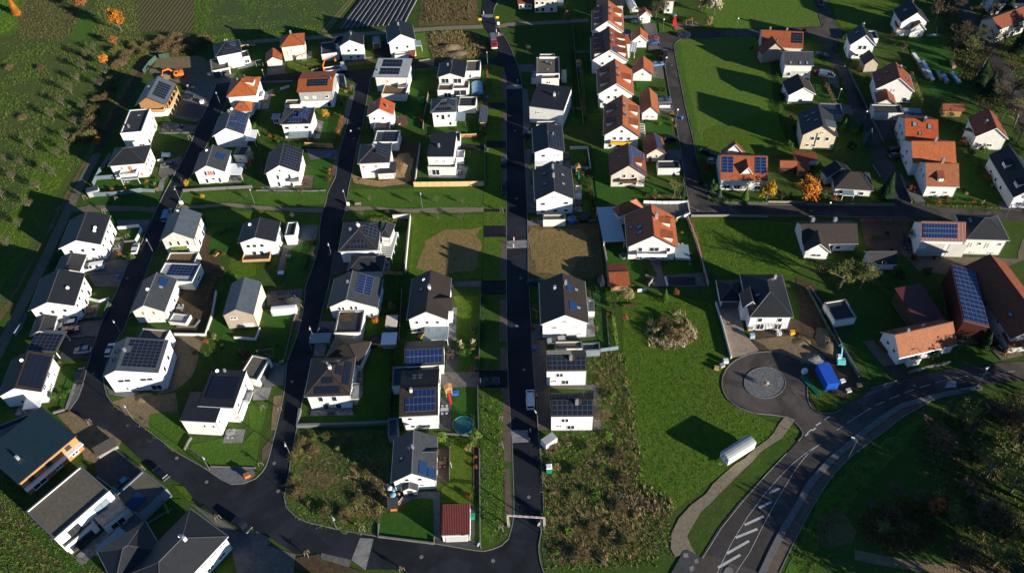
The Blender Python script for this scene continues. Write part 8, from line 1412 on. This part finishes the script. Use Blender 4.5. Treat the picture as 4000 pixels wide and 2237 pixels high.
R(1,2);playset((665,300),'wooden play tower with green slide beside the four roof window house');R(0,2);playset((670,690),'play tower in the dark gardens behind the row houses','plastic_blue');R(1,0);playset((2535,175),'red play tower right of the dark panel annex','plastic_red');R(2,1);swing((110,690),'white metal swing frame on the shaded lawn',.1,4);playset((1940,1075),'small yellow toy house beside the paved driveway','plastic_red',.2)
simple('sand_box','blue toy box next to the yellow toy house','toy box',(2003,1075),[('box',MB().box(-.8,.8,-.6,.6,0,.5),'plastic_blue'),('lid',MB().box(-.82,.82,-.62,.62,.5,.56,0,.1,.1),'plastic_blue')]);R(1,1);simple('sand_box','blue box with white top on the two storey house lawn','toy box',(255,1315),[('box',MB().box(-.8,.8,-.6,.6,0,.6),'plastic_blue'),('lid',MB().box(-.82,.82,-.62,.62,.6,.66,0,.1,.1),'panel_white')]);R(0,1);simple('play_hut','green playhouse behind the swing garden','playhouse',(1660,1030),[('walls',MB().box(-1,1,-.8,.8,0,1.5),'plastic_green'),('roof',MB().box(-1.15,1.15,-.95,.95,1.5,2.2,0,.1,.9),'leaf_bright')])
R(3,1);simple('waste_container','green waste container right of the rust red garage','container',(2172,890),[('bin',MB().box(-.6,.6,-.5,.5,.1,1.1,0,-.06,-.06),'plastic_green'),('lid',MB().box(-.68,.68,-.58,.58,1.1,1.25,0,.1,.1),'plastic_green')]);simple('surf_board','white upright board on the lawn beside the wooden deck','board',(1968,385),[('board',loft([(-.06,[(-.05,0),(.05,0),(.25,.8),(.22,1.8),(0,2.4),(-.22,1.8),(-.25,.8)]),(.0,[(-.05,0),(.05,0),(.25,.8),(.22,1.8),(0,2.4),(-.22,1.8),(-.25,.8)])]),'panel_white')],.2);simple('garden_bench','grey slatted garden bench beside the orange kiosk','bench',(1460,735),[('seat',MB().box(-.9,.9,-.25,.25,.4,.46),'wood_grey'),('backrest',MB().box(-.9,.9,.2,.26,.5,.95),'wood_grey'),('leg',MB().box(-.8,-.7,-.2,.2,0,.4),'wood_grey'),('leg',MB().box(.7,.8,-.2,.2,0,.4),'wood_grey')],.9);simple('scrap_pile','blue and white rubbish pile left of the gabled porch','pile',(1350,600),[('sack',MB().ball((0,0,.4),.7,8,0,.7),'tarp_white'),('sack',MB().ball((.9,-.3,.35),.6,8,0,.7),'tarp_blue'),('sack',MB().ball((-.6,.7,.3),.55,8,0,.7),'panel_grey')]);simple('scrap_pile','blue tarp pile above the orange kiosk','pile',(1380,670),[('sack',MB().ball((0,0,.4),.8,8,0,.6),'tarp_blue'),('sack',MB().ball((1.1,.2,.3),.5,8,0,.7),'log')])
R(3,0);simple('wood_hut','tiny orange wooden hut on the grey gravel corner bed','hut',(2490,470),[('walls',MB().box(-.6,.6,-.5,.5,0,1.0),'machine_orange'),('roof',MB().box(-.75,.75,-.65,.65,1.0,1.6,0,.1,.6),'tile_rust')],.5);simple('bin_shelter','white slatted bin shelter with flat brown roof at the driveway','bin shelter',(1090,215),[('walls',MB().box(-2.2,2.2,-.9,.9,0,1.9),'slabs_light'),('roof',MB().box(-2.4,2.4,-1.8,1.3,1.9,2.1),'roof_gravel')],R_(36));simple('garden_slide','bright green garden slide beside the dark garage wall','slide',(1680,790),[('chute',MB().hexa([(-.25,-1.6,.1),(.25,-1.6,.1),(.25,1.3,1.4),(-.25,1.3,1.4),(-.25,-1.6,.22),(.25,-1.6,.22),(.25,1.3,1.55),(-.25,1.3,1.55)]),'leaf_bright'),('ladder',MB().tube((0,1.3,0),(0,1.3,1.4),.05,.05,5),'steel')],.5)
R(1,0);simple('garden_shed','grey tool box shed in the corner of the walled garden','shed',(955,515),[('walls',MB().box(-1.6,1.6,-1.1,1.1,0,2.1),'panel_grey'),('roof',MB().box(-1.75,1.75,-1.25,1.25,2.1,2.3,0,.05,.3),'metal_grey'),('door',MB().box(1.6,1.64,-.6,.6,.1,1.9),'panel_white')],.35);simple('car_trailer','small white covered trailer beside the corner villa','trailer',(1680,140),[('box',MB().box(-1.3,1.3,-.7,.7,.45,1.2,0,.06,.06),'tarp_white'),('wheel',MB().tube((0,-.85,.3),(0,-.72,.3),.3,.3,10),'tyre'),('wheel',MB().tube((0,.72,.3),(0,.85,.3),.3,.3,10),'tyre'),('drawbar',MB().tube((1.3,0,.45),(2.3,0,.4),.04,.04,5),'steel')],0)
R(2,1);simple('covered_trailer','long white tarpaulin box beside the driveway of the blue-grey roof house','trailer',(295,262),[('body',MB().box(-3.2,3.2,-.9,.9,.1,1.9),'panel_white'),('roof',MB().box(-3.25,3.25,-.95,.95,1.9,2.2,0,.1,.5),'tarp_white')],R_(3));simple('garden_hut','small hut with faded red corrugated roof','shed',(1375,400),[('walls',MB().box(-1.3,1.3,-1.6,1.6,0,2.0),'wood_grey'),('roof',MB().box(-1.5,1.5,-1.9,1.9,2.0,2.2),'salmon' if 'salmon' in MAT else 'wall_salmon')],-.03);simple('garden_hut','hut with white translucent roof below the faded red hut','shed',(1350,575),[('walls',MB().box(-1.6,1.6,-1.6,1.6,0,2.0),'wood_grey'),('roof',MB().box(-1.9,1.9,-1.9,1.9,2.0,2.2),'tarp_white')],-.03);simple('carport_roof','pale grid carport roof beside the middle street','carport',(665,575),[('roof',MB().box(-2.6,2.6,-1.6,1.6,2.3,2.42),'trapez_white'),('post',MB().box(-2.5,-2.35,-1.5,-1.35,0,2.3),'steel'),('post',MB().box(2.35,2.5,-1.5,-1.35,0,2.3),'steel'),('post',MB().box(-2.5,-2.35,1.35,1.5,0,2.3),'steel'),('post',MB().box(2.35,2.5,1.35,1.5,0,2.3),'steel')],-.02)
t=simple('board_stack','stack of brown boards lying on the black garage roof','boards',(945,385),[],.05,3.15)
for i in range(9):link('board',shared('brd',lambda:MB().box(-1.6,1.6,-.12,.12,0,.06).mesh('board',['wood_dark'])),t,Matrix.Translation((rnd.uniform(-1.2,.6),-1.2+.34*i,.05+.02*(i%3)))@Matrix.Rotation(rnd.uniform(-.08,.08),4,'Z'))
R(1,1);A=G((1228,1135),2.6);B=G((1362,1140),2.6);C_=G((1372,900),2.6);L=(B-A).length;D_=(C_-B).length;d=B-A;t=thing('timber_pergola','white timber pergola with many slats beside the large hipped solar roof','pergola',(A.x,A.y,0),math.atan2(d.y,d.x))
me_=MB().box(-.1,L+.1,-.08,.08,2.6,2.75).mesh('slat',['frame_white'])
for i in range(13):link('slat',me_,t,Matrix.Translation((0,D_*i/12,0)))
for x in (0.05,L-.05):link('beam',MB().box(x-.09,x+.09,-.2,D_+.2,2.4,2.6).mesh('beam',['frame_white']),t)
pm_=MB().box(-.08,.08,-.08,.08,-.05,2.4).mesh('post',['frame_white'])
for x in (.05,L-.05):
 for k in range(4):link('post',pm_,t,Matrix.Translation((x,D_*k/3,0)))
R(0,2);t=simple('greenhouse','long glazed polytunnel behind the topmost row house','greenhouse',(1200,62),[('tunnel',loft([(-5,[(1.6*math.cos(a),max(0,2.4*math.sin(a))) for a in [i*math.pi/8 for i in range(9)]]),(5,[(1.6*math.cos(a),max(0,2.4*math.sin(a))) for a in [i*math.pi/8 for i in range(9)]])]),'tarp_white')],R_(95))
for i in range(7):link('hoop',shared('hoop',lambda:loft([(-.04,[(1.63*math.cos(a),2.44*math.sin(a)) for a in [i*math.pi/8 for i in range(9)]]),(.04,[(1.63*math.cos(a),2.44*math.sin(a)) for a in [i*math.pi/8 for i in range(9)]])]).mesh('hoop',['steel'])),t,Matrix.Translation((-4.8+1.6*i,0,0)))
def woodpile(p,q,label,cov='tarp_white'):
 A,B=G(p),G(q);d=B-A;L=d.length;t=thing('firewood_stack',label,'firewood',(A.x,A.y,.05),math.atan2(d.y,d.x));n=int(L/.38)
 m1=shared('lg',lambda:MB().tube((0,-.5,0),(0,.5,0),.17,.17,6).mesh('log',['log']));
 for i in range(n):
  for j in range(3):link('log',m1,t,Matrix.Translation((.2+i*.38,rnd.uniform(-.05,.05),.18+j*.33)))
 k=max(1,int(L/2))
 for i in range(k):link('cover_sheet',shared(('cv',cov),lambda:MB().box(-.95,.95,-.6,.6,0,.05).mesh('cover_sheet',[cov])),t,Matrix.Translation((L*(i+.5)/k,0,1.08))@Matrix.Rotation(rnd.uniform(-.1,.1),4,'Z'))
R(0,3);woodpile((1450,560),(1520,660),'upper end row of covered firewood in the dark garden');woodpile((1520,670),(1610,810),'left long row of covered firewood in the dark garden','panel_grey');woodpile((1545,635),(1650,830),'second long row of covered firewood with pale sheets');woodpile((1690,730),(1740,820),'short firewood row left of the blue sheeted row','panel_grey');woodpile((1750,760),(1795,850),'short firewood row under a blue sheet','tarp_blue');woodpile((1830,630),(1865,700),'uncovered brown log row by the shaded garden edge','log');woodpile((1830,750),(1920,860),'lower right firewood row with pale sheets')
def pallet(p,label,m,h=.9,rz=0):simple('pallet',label,'pallet',p,[('base',MB().box(-.6,.6,-.5,.5,0,.14),'wood_light'),('load',MB().box(-.58,.58,-.48,.48,.14,h,0,.03,.03),m)],rz)
R(2,2);pallet((2145,760),'white wrapped pallet on the roundabout kerb, upper right of the group','tarp_white',1.0);pallet((2108,800),'grey wrapped pallet in the middle of the roundabout group','panel_grey',.8,.4);pallet((2055,825),'brown loaded pallet, lower left of the roundabout group','wood_light',.7,-.3);pallet((2410,510),'pale blue sack pallet on the brown paved driveway','tarp_blue',1.2);pallet((2388,430),'brown sack pallet against the new house wall','wall_stone',1.2);simple('garden_bench','low wooden bench with red pots at the meadow top','bench',(1185,195),[('seat',MB().box(-1.8,1.8,-.3,.3,.4,.5),'wood_dark'),('leg',MB().box(-1.6,-1.4,-.25,.25,0,.4),'wood_dark'),('leg',MB().box(1.4,1.6,-.25,.25,0,.4),'wood_dark')])
R(2,3);pallet((360,865),'white bag pallet left of the blue container','tarp_white',1.3,.3);pallet((745,955),'white and yellow pallet right of the blue container','tarp_white',.6,.2);pallet((915,995),'wooden pallet near the curved road verge','wood_light',.5);pallet((805,1050),'white brick pallet below the blue container','wall_palegrey',.6,.2);pallet((105,480),'white machine on the terrace of the new black roofed house','panel_white',1.0);pallet((240,475),'yellow machine on the terrace of the new black roofed house','machine_yellow',1.0);simple('steel_beams','bundle of bright green formwork beams beside the blue container','beams',(420,990),[('beam',MB().box(-3.2,3.2,-.5,-.3,.05,.25),'plastic_green'),('beam',MB().box(-3.4,3.0,-.1,.1,.05,.25),'plastic_green'),('beam',MB().box(-3.1,3.1,.3,.5,.05,.25),'plastic_green')],R_(115));simple('tyre_ring','black coil of pipe at the foot of the blue container','pipe coil',(665,1052),[('coil',MB().lathe([(.5,0),(.9,.1),(.9,.3),(.5,.35)],14),'tyre')])
R(0,0);simple('cement_silo','white barrel and yellow tool at the chalet forecourt','site equipment',(1895,890),[('drum',MB().lathe([(.45,0),(.5,.4),(.45,1.2),(.2,1.4)],12),'panel_grey'),('tool',MB().box(.9,2.4,-.3,.3,.1,.6,0,.2,.1),'plastic_yellow')]);simple('site_sign','small white and red site board before the gravel roofed carport','site board',(2118,795),[('board',MB().box(-.6,.6,-.05,.05,.8,2.4),'panel_white'),('stripe',MB().box(-.6,.6,-.07,-.05,.8,1.3),'plastic_red'),('post',MB().box(-.05,.05,0,.1,0,.8),'wood')]);simple('big_bag','white bulk bag on the chalet forecourt','bulk bag',(2035,1040),[('bag',MB().box(-.55,.55,-.55,.55,0,1.0,0,-.05,-.05),'tarp_white'),('rim',MB().box(-.62,.62,-.62,.62,1.0,1.08),'tarp_white')])
def person(p,label,top,legs,face=0.0,arms=.25):
 P=G(p);s=[('pelvis',(0,0,.92),.15),('chest',(0,0,1.32),.17),('neck',(0,0,1.50),.06),('head',(0,.02,1.60),.095),('crown',(0,.01,1.72),.085),
         ('hipL',(.1,0,.88),.09),('kneeL',(.12,.10,.48),.06),('ankL',(.12,-.02,.06),.042),('toeL',(.13,.16,.03),.035),('hipR',(-.1,0,.88),.09),('kneeR',(-.12,-.02,.48),.06),('ankR',(-.12,-.2,.07),.042),('toeR',(-.13,-.04,.03),.035),
         ('shL',(.19,0,1.42),.065),('elL',(.25,-.06,1.14),.045),('wrL',(.24,arms,.95),.032),('hdL',(.23,arms+.09,.90),.035),('shR',(-.19,0,1.42),.065),('elR',(-.25,.04,1.14),.045),('wrR',(-.25,-.08,.92),.032),('hdR',(-.25,-.06,.83),.035)]
 E_=[(0,1),(1,2),(2,3),(3,4),(0,5),(5,6),(6,7),(7,8),(0,9),(9,10),(10,11),(11,12),(1,13),(13,14),(14,15),(15,16),(1,17),(17,18),(18,19),(19,20)]
 me=bpy.data.meshes.new('person');me.from_pydata([q[1] for q in s],E_,[]);o=bpy.data.objects.new('person',me);COL.objects.link(o);md=o.modifiers.new('skin','SKIN');
 for i,q in enumerate(s):me.skin_vertices[0].data[i].radius=(q[2],q[2]);me.skin_vertices[0].data[i].use_root=i==0
 o.modifiers.new('sub','SUBSURF').levels=1;dg=bpy.context.evaluated_depsgraph_get();m2=bpy.data.meshes.new_from_object(o.evaluated_get(dg));o.modifiers.clear();o.data=m2
 m2.materials.clear()
 for m in (top,legs,'skin','wood_dark'):m2.materials.append(MAT[m])
 for f in m2.polygons:
  z=f.center.z;x=abs(f.center.x);f.material_index=3 if z>1.68 else 2 if z>1.5 or (x>.2 and z<.96 and z>.8) else 0 if z>.93 else 1
 o.location=(P.x,P.y,.12);o.rotation_euler=(0,0,face);tag(o,label,'person');return o
R(0,1);person((960,1350),'person in light top walking along the middle street','tarp_white','cloth_dark',2.9);R(0,0);person((2340,708),'person in orange workwear at the hipped house entrance','cloth_orange','cloth_dark',.6)
R(1,1);simple('park_bench','wooden bench facing the gravel path beside the middle street','bench',(1028,628),[('seat',MB().box(-.9,.9,-.25,.25,.42,.48),'wood_grey'),('backrest',MB().box(-.9,.9,.2,.26,.5,.95),'wood_grey'),('leg',MB().box(-.8,-.7,-.2,.2,0,.42),'steel'),('leg',MB().box(.7,.8,-.2,.2,0,.42),'steel')]);simple('electric_cabinet','white cabinet at the foot of the middle street lamp','cabinet',(928,625),[('box',MB().box(-.4,.4,-.2,.2,0,1.2),'panel_white'),('door',MB().box(-.35,.35,-.22,-.2,.1,1.1),'panel_white')]);R(1,0);simple('electric_cabinet','white cabinet at the foot of the left street lamp','cabinet',(1828,612),[('box',MB().box(-.5,.5,-.25,.25,0,1.2),'panel_white'),('door',MB().box(-.45,.45,-.27,-.25,.1,1.1),'panel_white')])
R(0,1);simple('blue_pool_cover','glazed pool enclosure beside the terrace house','pool enclosure',(2225,900),[('shell',loft([(-3.4,[(2.0*math.cos(a),1.3*math.sin(a)) for a in [i*math.pi/6 for i in range(7)]]),(3.4,[(2.0*math.cos(a),1.3*math.sin(a)) for a in [i*math.pi/6 for i in range(7)]])]),'tarp_blue')],R_(92))
for i in range(8):pass
R(1,1);fence([(1590,440),(1940,437),(2290,432)],2.0,'reed','light timber board fence below the angled terrace house',2.0,'wood_light',6);wall('garden_wall',[(1600,410),(1650,20)],1.1,.25,'wall_white','white boundary wall left of the angled terrace garden',cap='coping_light');wall('garden_wall',[(1380,765),(1555,755),(1540,900),(1500,1320)],1.8,.25,'wall_cream','cream garden wall around the pergola house lawn',cap='coping_light');wall('garden_wall',[(0,480),(560,485),(700,480)],.5,.3,'concrete','low concrete edging wall above the green verge');fence([(500,35),(780,50)],1.8,'fence_wood','wooden screen fence beside the full solar slope house',1.8,'wood',5)
wall('garden_wall',[(2300,20),(2300,420)],.6,.15,'concrete','low concrete wall between angled terrace garden and verge');fence([(1180,1335),(1330,1320),(1480,1330)],1.6,'fence_wood','brown wooden garden fence behind the upright solar block house',1.8,'wood',4)
R(1,0);fence([(895,540),(1170,525),(1440,488)],1.6,'fence_grey','blue-grey privacy fence along the front of the corner villa garden',2.4,'steel',0,.08);fence([(945,430),(1010,300),(1120,130)],1.6,'fence_grey','blue-grey privacy fence along the left side of the corner villa',2.4,'steel',0,.08);fence([(1440,488),(1560,495)],1.4,'glass_roof','glass fence panel piece at the corner villa garden',1.6);fence([(970,370),(1150,355)],1.6,'fence_grey','short blue-grey fence beside the corner villa patio',2.0,'steel',0,.08);wall('retaining_wall',[(1845,490),(2200,468),(2540,450)],1.0,.3,'concrete','grey retaining wall below the red blind house',cap='coping_light');wall('retaining_wall',[(1190,862),(1400,838),(1430,880),(1370,990)],1.0,.3,'wall_white','white wall around the sunken lawn by the striped car');wall('retaining_wall',[(1130,965),(1240,965),(1260,1000),(1370,990)],.8,.3,'concrete','pale garden wall below the sunken lawn');fence([(480,1300),(580,1120)],1.4,'fence_green','green mesh fence left of the white minibus house',2.4)
wall('garden_wall',[(1640,110),(1640,180),(1590,190)],1.0,.3,'wall_white','curved white wall beside the small covered trailer');wall('garden_wall',[(890,1320),(1250,1295)],.4,.2,'concrete','low kerb wall between the two left driveways')
R(2,0);fence([(160,500),(230,400),(280,290)],1.4,'glass_roof','glass fence left of the red car house',2.0);wall('garden_wall',[(870,125),(1010,160),(1110,130)],1.0,.25,'wall_white','white wall of the little lawn above the silver car');fence([(830,335),(1040,320),(1110,140)],1.0,'fence_green','low mesh fence round the patio above the red car',2.0);wall('garden_wall',[(640,515),(850,505)],.5,.3,'concrete','stone kerb wall below the red car');wall('retaining_wall',[(1760,490),(2070,495),(2140,290),(2180,60)],1.0,.3,'wall_white','white wall between bend house plot and terrace garden');wall('retaining_wall',[(540,1270),(650,1240)],.6,.4,'concrete','short white wall piece at the bend');wall('stone_edging',[(1780,405),(1960,405),(2010,340)],.5,.5,'gabion','rough stone edging beside the bare soil garden');wall('terrace_wall',[(2360,525),(2573,540),(2620,430)],1.0,.25,'wall_white','white terrace wall of the blue-grey roof house')
R(2,1);wall('gabion_wall',[(450,1245),(420,1410),(870,1400),(1330,1378)],1.2,.6,'gabion','grey gabion wall around the stone terrace lawn');fence([(1085,595),(1240,610),(1400,605)],1.6,'fence_wood','brown wooden fence below the trampoline',2.0,'wood',5);fence([(1470,40),(1440,560)],1.4,'wood_grey','dark boundary fence between the trampoline garden and patio house',2.2,'wood_dark');fence([(2258,90),(2240,840)],.8,'steel','thin mesh fence between the lawn and main road verge',2.6);wall('garden_wall',[(405,260),(350,480),(280,760)],.6,.2,'concrete','long low wall along the middle street lawn');fence([(1410,610),(1350,1280)],1.4,'wood_dark','dark fence between terrace lawn and blue panel roofs',2.4,'wood_dark');fence([(2230,1020),(2235,1441)],1.0,'steel','mesh fence between round pool garden and ditch',2.6);fence([(100,210),(110,260),(180,260)],1.2,'fence_green','green fence by the tarpaulin box',1.5)
R(3,1);wall('garden_wall',[(2245,200),(2255,1190)],.5,.2,'concrete','straight concrete edging between garden and ditch');wall('retaining_wall',[(1235,950),(1230,1080),(1790,1150),(1790,1090)],.6,.3,'concrete','low retaining wall around the bottom lawn');wall('retaining_wall',[(1830,45),(2175,65)],.5,.3,'concrete','pale wall above the lime tree garden');fence([(1950,190),(1945,530)],.9,'steel','rail fence along the wooden deck',2.4)
R(3,0);wall('retaining_wall',[(1860,210),(1900,130),(1930,90)],.8,.3,'concrete','white retaining wall at the black solar square house');fence([(1900,200),(2120,360)],.9,'steel','rail fence above the grey gravel corner',2.0);wall('garden_wall',[(2120,375),(2573,390)],.4,.25,'concrete','low edging wall above the grey gravel corner');wall('garden_wall',[(990,490),(1190,640)],1.0,.3,'wall_bluegrey','blue-grey wall between villa and driveway');wall('garden_wall',[(1740,800),(1500,940),(1080,1345)],.6,.2,'concrete','thin edging wall between villa and dark hipped roof')
R(0,0)
fence([(1450,745),(1510,660),(1580,600)],1.8,'fence_green','steel mesh site fence left of the excavated plot',2.2);fence([(1610,590),(1710,580)],1.8,'fence_green','short mesh site fence at the head of the track',1.8);wall('garden_wall',[(1660,1170),(1980,1230)],.3,.2,'concrete','low kerb wall below the chalet forecourt');fence([(1610,1350),(1960,1345)],.8,'steel','rail fence below the black car driveway',2.4);fence([(2420,480),(2573,465)],1.0,'wood_light','light post fence behind the hipped house at the field',2.2,'wood_light')
R(0,1);fence([(560,720),(680,690)],.8,'concrete','pale low fence left of the crane truck',2.0);fence([(640,430),(655,590)],1.2,'steel_dark','dark fence left of the double garage',2.0);wall('garden_wall',[(890,625),(1090,590),(1165,590)],.6,.25,'concrete','pale low wall above the cross street');wall('garden_wall',[(1480,640),(1750,600)],.5,.25,'concrete','low wall below the bright red shed');wall('garden_wall',[(250,910),(340,880)],1.0,.2,'wall_white','white fence piece on the lawn of the fork house');fence([(1740,920),(1690,1180),(1680,1310)],1.2,'wood_grey','grey fence between swing garden and cube house',2.2,'wood_dark');fence([(2060,1385),(2220,1378)],1.4,'fence_wood','light wood screen above the angled terrace driveway',1.6,'wood',5);wall('garden_wall',[(780,760),(890,770),(910,880)],.9,.25,'wall_white','curved white wall at the orange solar slope house');wall('garden_wall',[(0,840),(370,825)],.6,.15,'steel','thin rail along the cross street lawn');wall('garden_wall',[(2330,680),(2340,960)],.4,.15,'concrete','thin edging beside the brownish hedge strip')
R(0,2);fence([(610,270),(640,620),(680,980),(720,1250)],1.2,'wood_grey','long dark fence behind the row house gardens',2.4,'wood_dark');fence([(630,540),(780,540)],1.0,'steel','pale slatted pergola top in the dark gardens',1.0);wall('garden_wall',[(550,1110),(705,1110)],1.0,.25,'concrete','pale garden wall behind the orange blind house');wall('garden_wall',[(1480,1085),(1588,1085)],1.0,.25,'wall_white','white wall piece beside the old street');fence([(1110,190),(1270,185)],1.2,'steel_white','white fence below the polytunnel',2.0)
R(1,2);wall('garden_wall',[(580,60),(760,55),(790,265),(590,255)],1.0,.25,'wall_white','white wall around the small square lawn');wall('stone_wall',[(920,1025),(950,1200),(970,1441)],1.4,.35,'wall_stone','sandstone wall between vacant plot and orange villa');wall('garden_wall',[(1760,760),(1850,1000),(1970,1441)],1.4,.3,'wall_stone','stone wall between orange villa and meadow');fence([(1800,740),(2200,738),(2573,745)],.9,'wood_grey','low wooden fence along the lower cross street meadow',2.4,'wood_grey');fence([(1320,605),(1510,612),(1760,610)],1.2,'tarp_white','pale glass fence above the orange villa forecourt',2.0);wall('garden_wall',[(1760,590),(1785,720),(1650,770)],.9,.25,'wall_white','white curved wall at the street bend');fence([(2060,600),(2573,610)],.8,'steel','mesh fence in front of the red tiled solar house',2.4);wall('garden_wall',[(540,785),(770,782),(860,780)],.6,.2,'concrete','concrete edging above the right vacant plot');wall('garden_wall',[(1340,1341),(1420,1370),(1370,1441)],1.0,.3,'wall_stone','stone pillar wall above the villa pool');simple('pool_roller','white roller at the end of the dark villa pool','pool roller',(1550,1400),[('roller',MB().tube((0,-1.6,.4),(0,1.6,.4),.25,.25,10),'panel_white'),('frame',MB().box(-.2,.2,-1.8,-1.6,0,.6).box(-.2,.2,1.6,1.8,0,.6),'steel')])
R(2,2);wall('boundary_wall',[(2045,170),(2110,380),(2200,720)],1.0,.25,'wall_white','white boundary wall between big meadow and brown driveway');fence([(745,655),(890,655),(1070,630)],1.4,'glass_roof','glass fence right of the upper twin solar house',2.0);wall('garden_wall',[(950,290),(980,630)],.5,.25,'concrete','long pale garden wall beside the light green hedge');wall('garden_wall',[(1260,50),(1350,40)],1.0,.2,'wall_white','white fence piece at the top of the big meadow')
R(2,3);fence([(380,10),(480,190),(560,350),(700,610)],1.2,'fence_green','green mesh fence on the construction site edge',2.4);wall('boundary_wall',[(410,20),(520,180),(740,620),(910,910)],1.2,.25,'concrete_dark','dark boundary wall beside the construction site');wall('guard_wall',[(1410,870),(1620,810),(1830,765)],.8,.3,'concrete','pale guard wall before the orange farmhouse');wall('guard_wall',[(1935,1050),(2110,1015)],.7,.3,'concrete','pale guard wall on the footway at right');fence([(1030,1035),(1290,955)],.8,'steel','rail along the small footway at the curved road',2.4);fence([(1090,545),(1280,775)],1.0,'wood_dark','dark fence along the farmhouse driveway',2.4,'wood_dark')
R(0,3);wall('garden_wall',[(800,700),(920,950),(1040,1200),(1160,1441)],.8,.25,'concrete_dark','dark kerb wall along the climbing street');fence([(1590,370),(1690,375),(1690,290)],1.2,'glass_roof','glass terrace fence beside the upper country road house',2.0);fence([(580,720),(660,720)],1.6,'wood','dark trellis beside the white lettered van',1.4,'wood')
R(1,3);wall('garden_wall',[(380,628),(1260,630)],.9,.25,'concrete','pale garden wall along the lower cross street lawn');wall('garden_wall',[(1330,330),(1440,600)],.9,.25,'concrete','pale wall beside the climbing street driveway');fence([(0,600),(370,605)],.9,'wood_grey','fence below the yellow and copper trees',2.4,'concrete');wall('garden_wall',[(1050,225),(1130,350)],.6,.2,'concrete','kerb wall left of the climbing street near the spruce')
R('F')
def chairset(p,m):
 t=simple('garden_table','','garden table',p,[('table_top',MB().box(-.9,.9,-.45,.45,.7,.75),m)]+[('leg',MB().box(x,x+.06,y,y+.06,0,.7),m) for x in (-.85,.79) for y in (-.4,.34)],rnd.uniform(-.5,.5));t['group']='garden tables'
 for x,y in ((-.5,-.9),(.5,-.9),(-.5,.9),(.5,.9)):
  q=G(p);c=simple('garden_chair','','garden chair',p,[('seat',MB().box(-.22,.22,-.22,.22,.40,.45),m),('backrest',MB().box(-.22,.22,.18,.22,.45,.9),m)]+[('leg',MB().box(u,u+.04,w_,w_+.04,0,.4),m) for u in (-.2,.16) for w_ in (-.2,.16)],3.14 if y<0 else 0);c.location+=Vector((x,y,0));c['group']='garden chairs';c['pos']=('front ' if y<0 else 'back ')+('left' if x<0 else 'right')
for i,p in enumerate(((670,252),(1006,305),(796,332),(322,457),(295,630),(590,450),(769,460),(1154,435),(726,648),(971,663),(230,786),(455,779),(70,1031),(1096,851),(1134,896),(1119,1034),(904,959),(834,1036),(1114,1167),(583,1095),(300,1330),(1424,400),(1455,515),(1713,625),(1485,796))):chairset(p,('wood_grey','steel_dark','wood_dark','panel_grey')[i%4])
for i,(x,y) in enumerate(((455,455),(830,395),(708,915),(712,915),(1225,925),(1345,880),(1345,1000),(1348,1000),(1700,130),(1715,300),(2110,290),(2300,430),(205,870),(300,700),(560,330),(905,330),(1226,380),(1226,250),(2090,215),(1700,560),(1345,420))):
 k=i%4;t=simple('waste_bin','','waste bin',(x,y),[('bin',MB().box(-.3,.3,-.33,.33,.06,1.0,0,-.04,-.04),('steel_dark','plastic_blue','plastic_green','wood_dark')[k]),('lid',MB().box(-.36,.36,-.4,.4,1.0,1.08,0,.05,.05),('steel_dark','plastic_blue','plastic_green','machine_yellow')[k])],rnd.uniform(0,3));t['group']=('grey','blue','green','brown')[k]+' waste bins'
for x,y in ((340,480),(620,905),(610,885),(1190,930),(1350,780),(1345,555),(1350,520),(1000,315),(1060,845),(560,690),(545,640),(1620,640),(1735,660),(1190,830),(690,240)):
 t=simple('raised_bed','','planter',(x,y),[('frame',MB().box(-1.0,1.0,-.5,.5,0,.5),'wood'),('soil',MB().box(-.92,.92,-.42,.42,.5,.54),'g_soil'),('plants',leaves(int(x),(0,0,.6),.5,60,.1,clumps=5),'leaf_weed')],rnd.uniform(0,3));t['group']='raised beds'
bpy.context.view_layer.update()
HS=[(q.location.copy(),q['label']) for q in COL.objects if q.parent is None and q.get('category')=='house']
def by_house(q,nw=7):
 L=q.location;c,lab=min(HS,key=lambda e:(e[0]-L).length);d=L-c
 side=('right of' if d.x>0 else 'left of') if abs(d.x)>abs(d.y) else ('behind' if d.y>0 else 'in front of')
 wds=lab.replace(',','').split()[:nw]
 while wds[-1] in ('and','with','of','the','by','a','beside','its','above','below','in','on','at','to','next','one','two','facing','over','near','all'):wds.pop()
 return side+' the '+' '.join(wds)
for q in list(COL.objects):
 g=q.get('group','')
 if q.parent is None and g.endswith('in the house gardens'):q['label']=q['label'].split(' at the')[0].replace('garden ','')+' '+by_house(q)
 elif g=='staked street trees':q['label']='staked young street tree '+by_house(q)
 elif g=='garden chairs':q['label']=q['pos']+' chair of the garden table '+by_house(q,5);del q['pos']
 elif g.endswith('garden hedges'):q['label']=g[:-1]+' '+by_house(q)
 elif g in ('garden tables','raised beds') or g.endswith('waste bins'):q['label']={'garden tables':'garden table with four chairs','raised beds':'wooden raised plant bed'}.get(g,g[:-1])+' '+by_house(q)
same={}
for q in COL.objects:
 if q.parent is None and q.get('label') and q.get('kind') is None:same.setdefault(q['label'],[]).append(q)
for l,qs in same.items():
 if 2<=len(qs)<=3 and len(l.split())<16:
  for q,w_ in zip(sorted(qs,key=lambda e:e.location.y),('nearest','farthest') if len(qs)==2 else ('nearest','middle','farthest')):q['label']=w_+' '+l
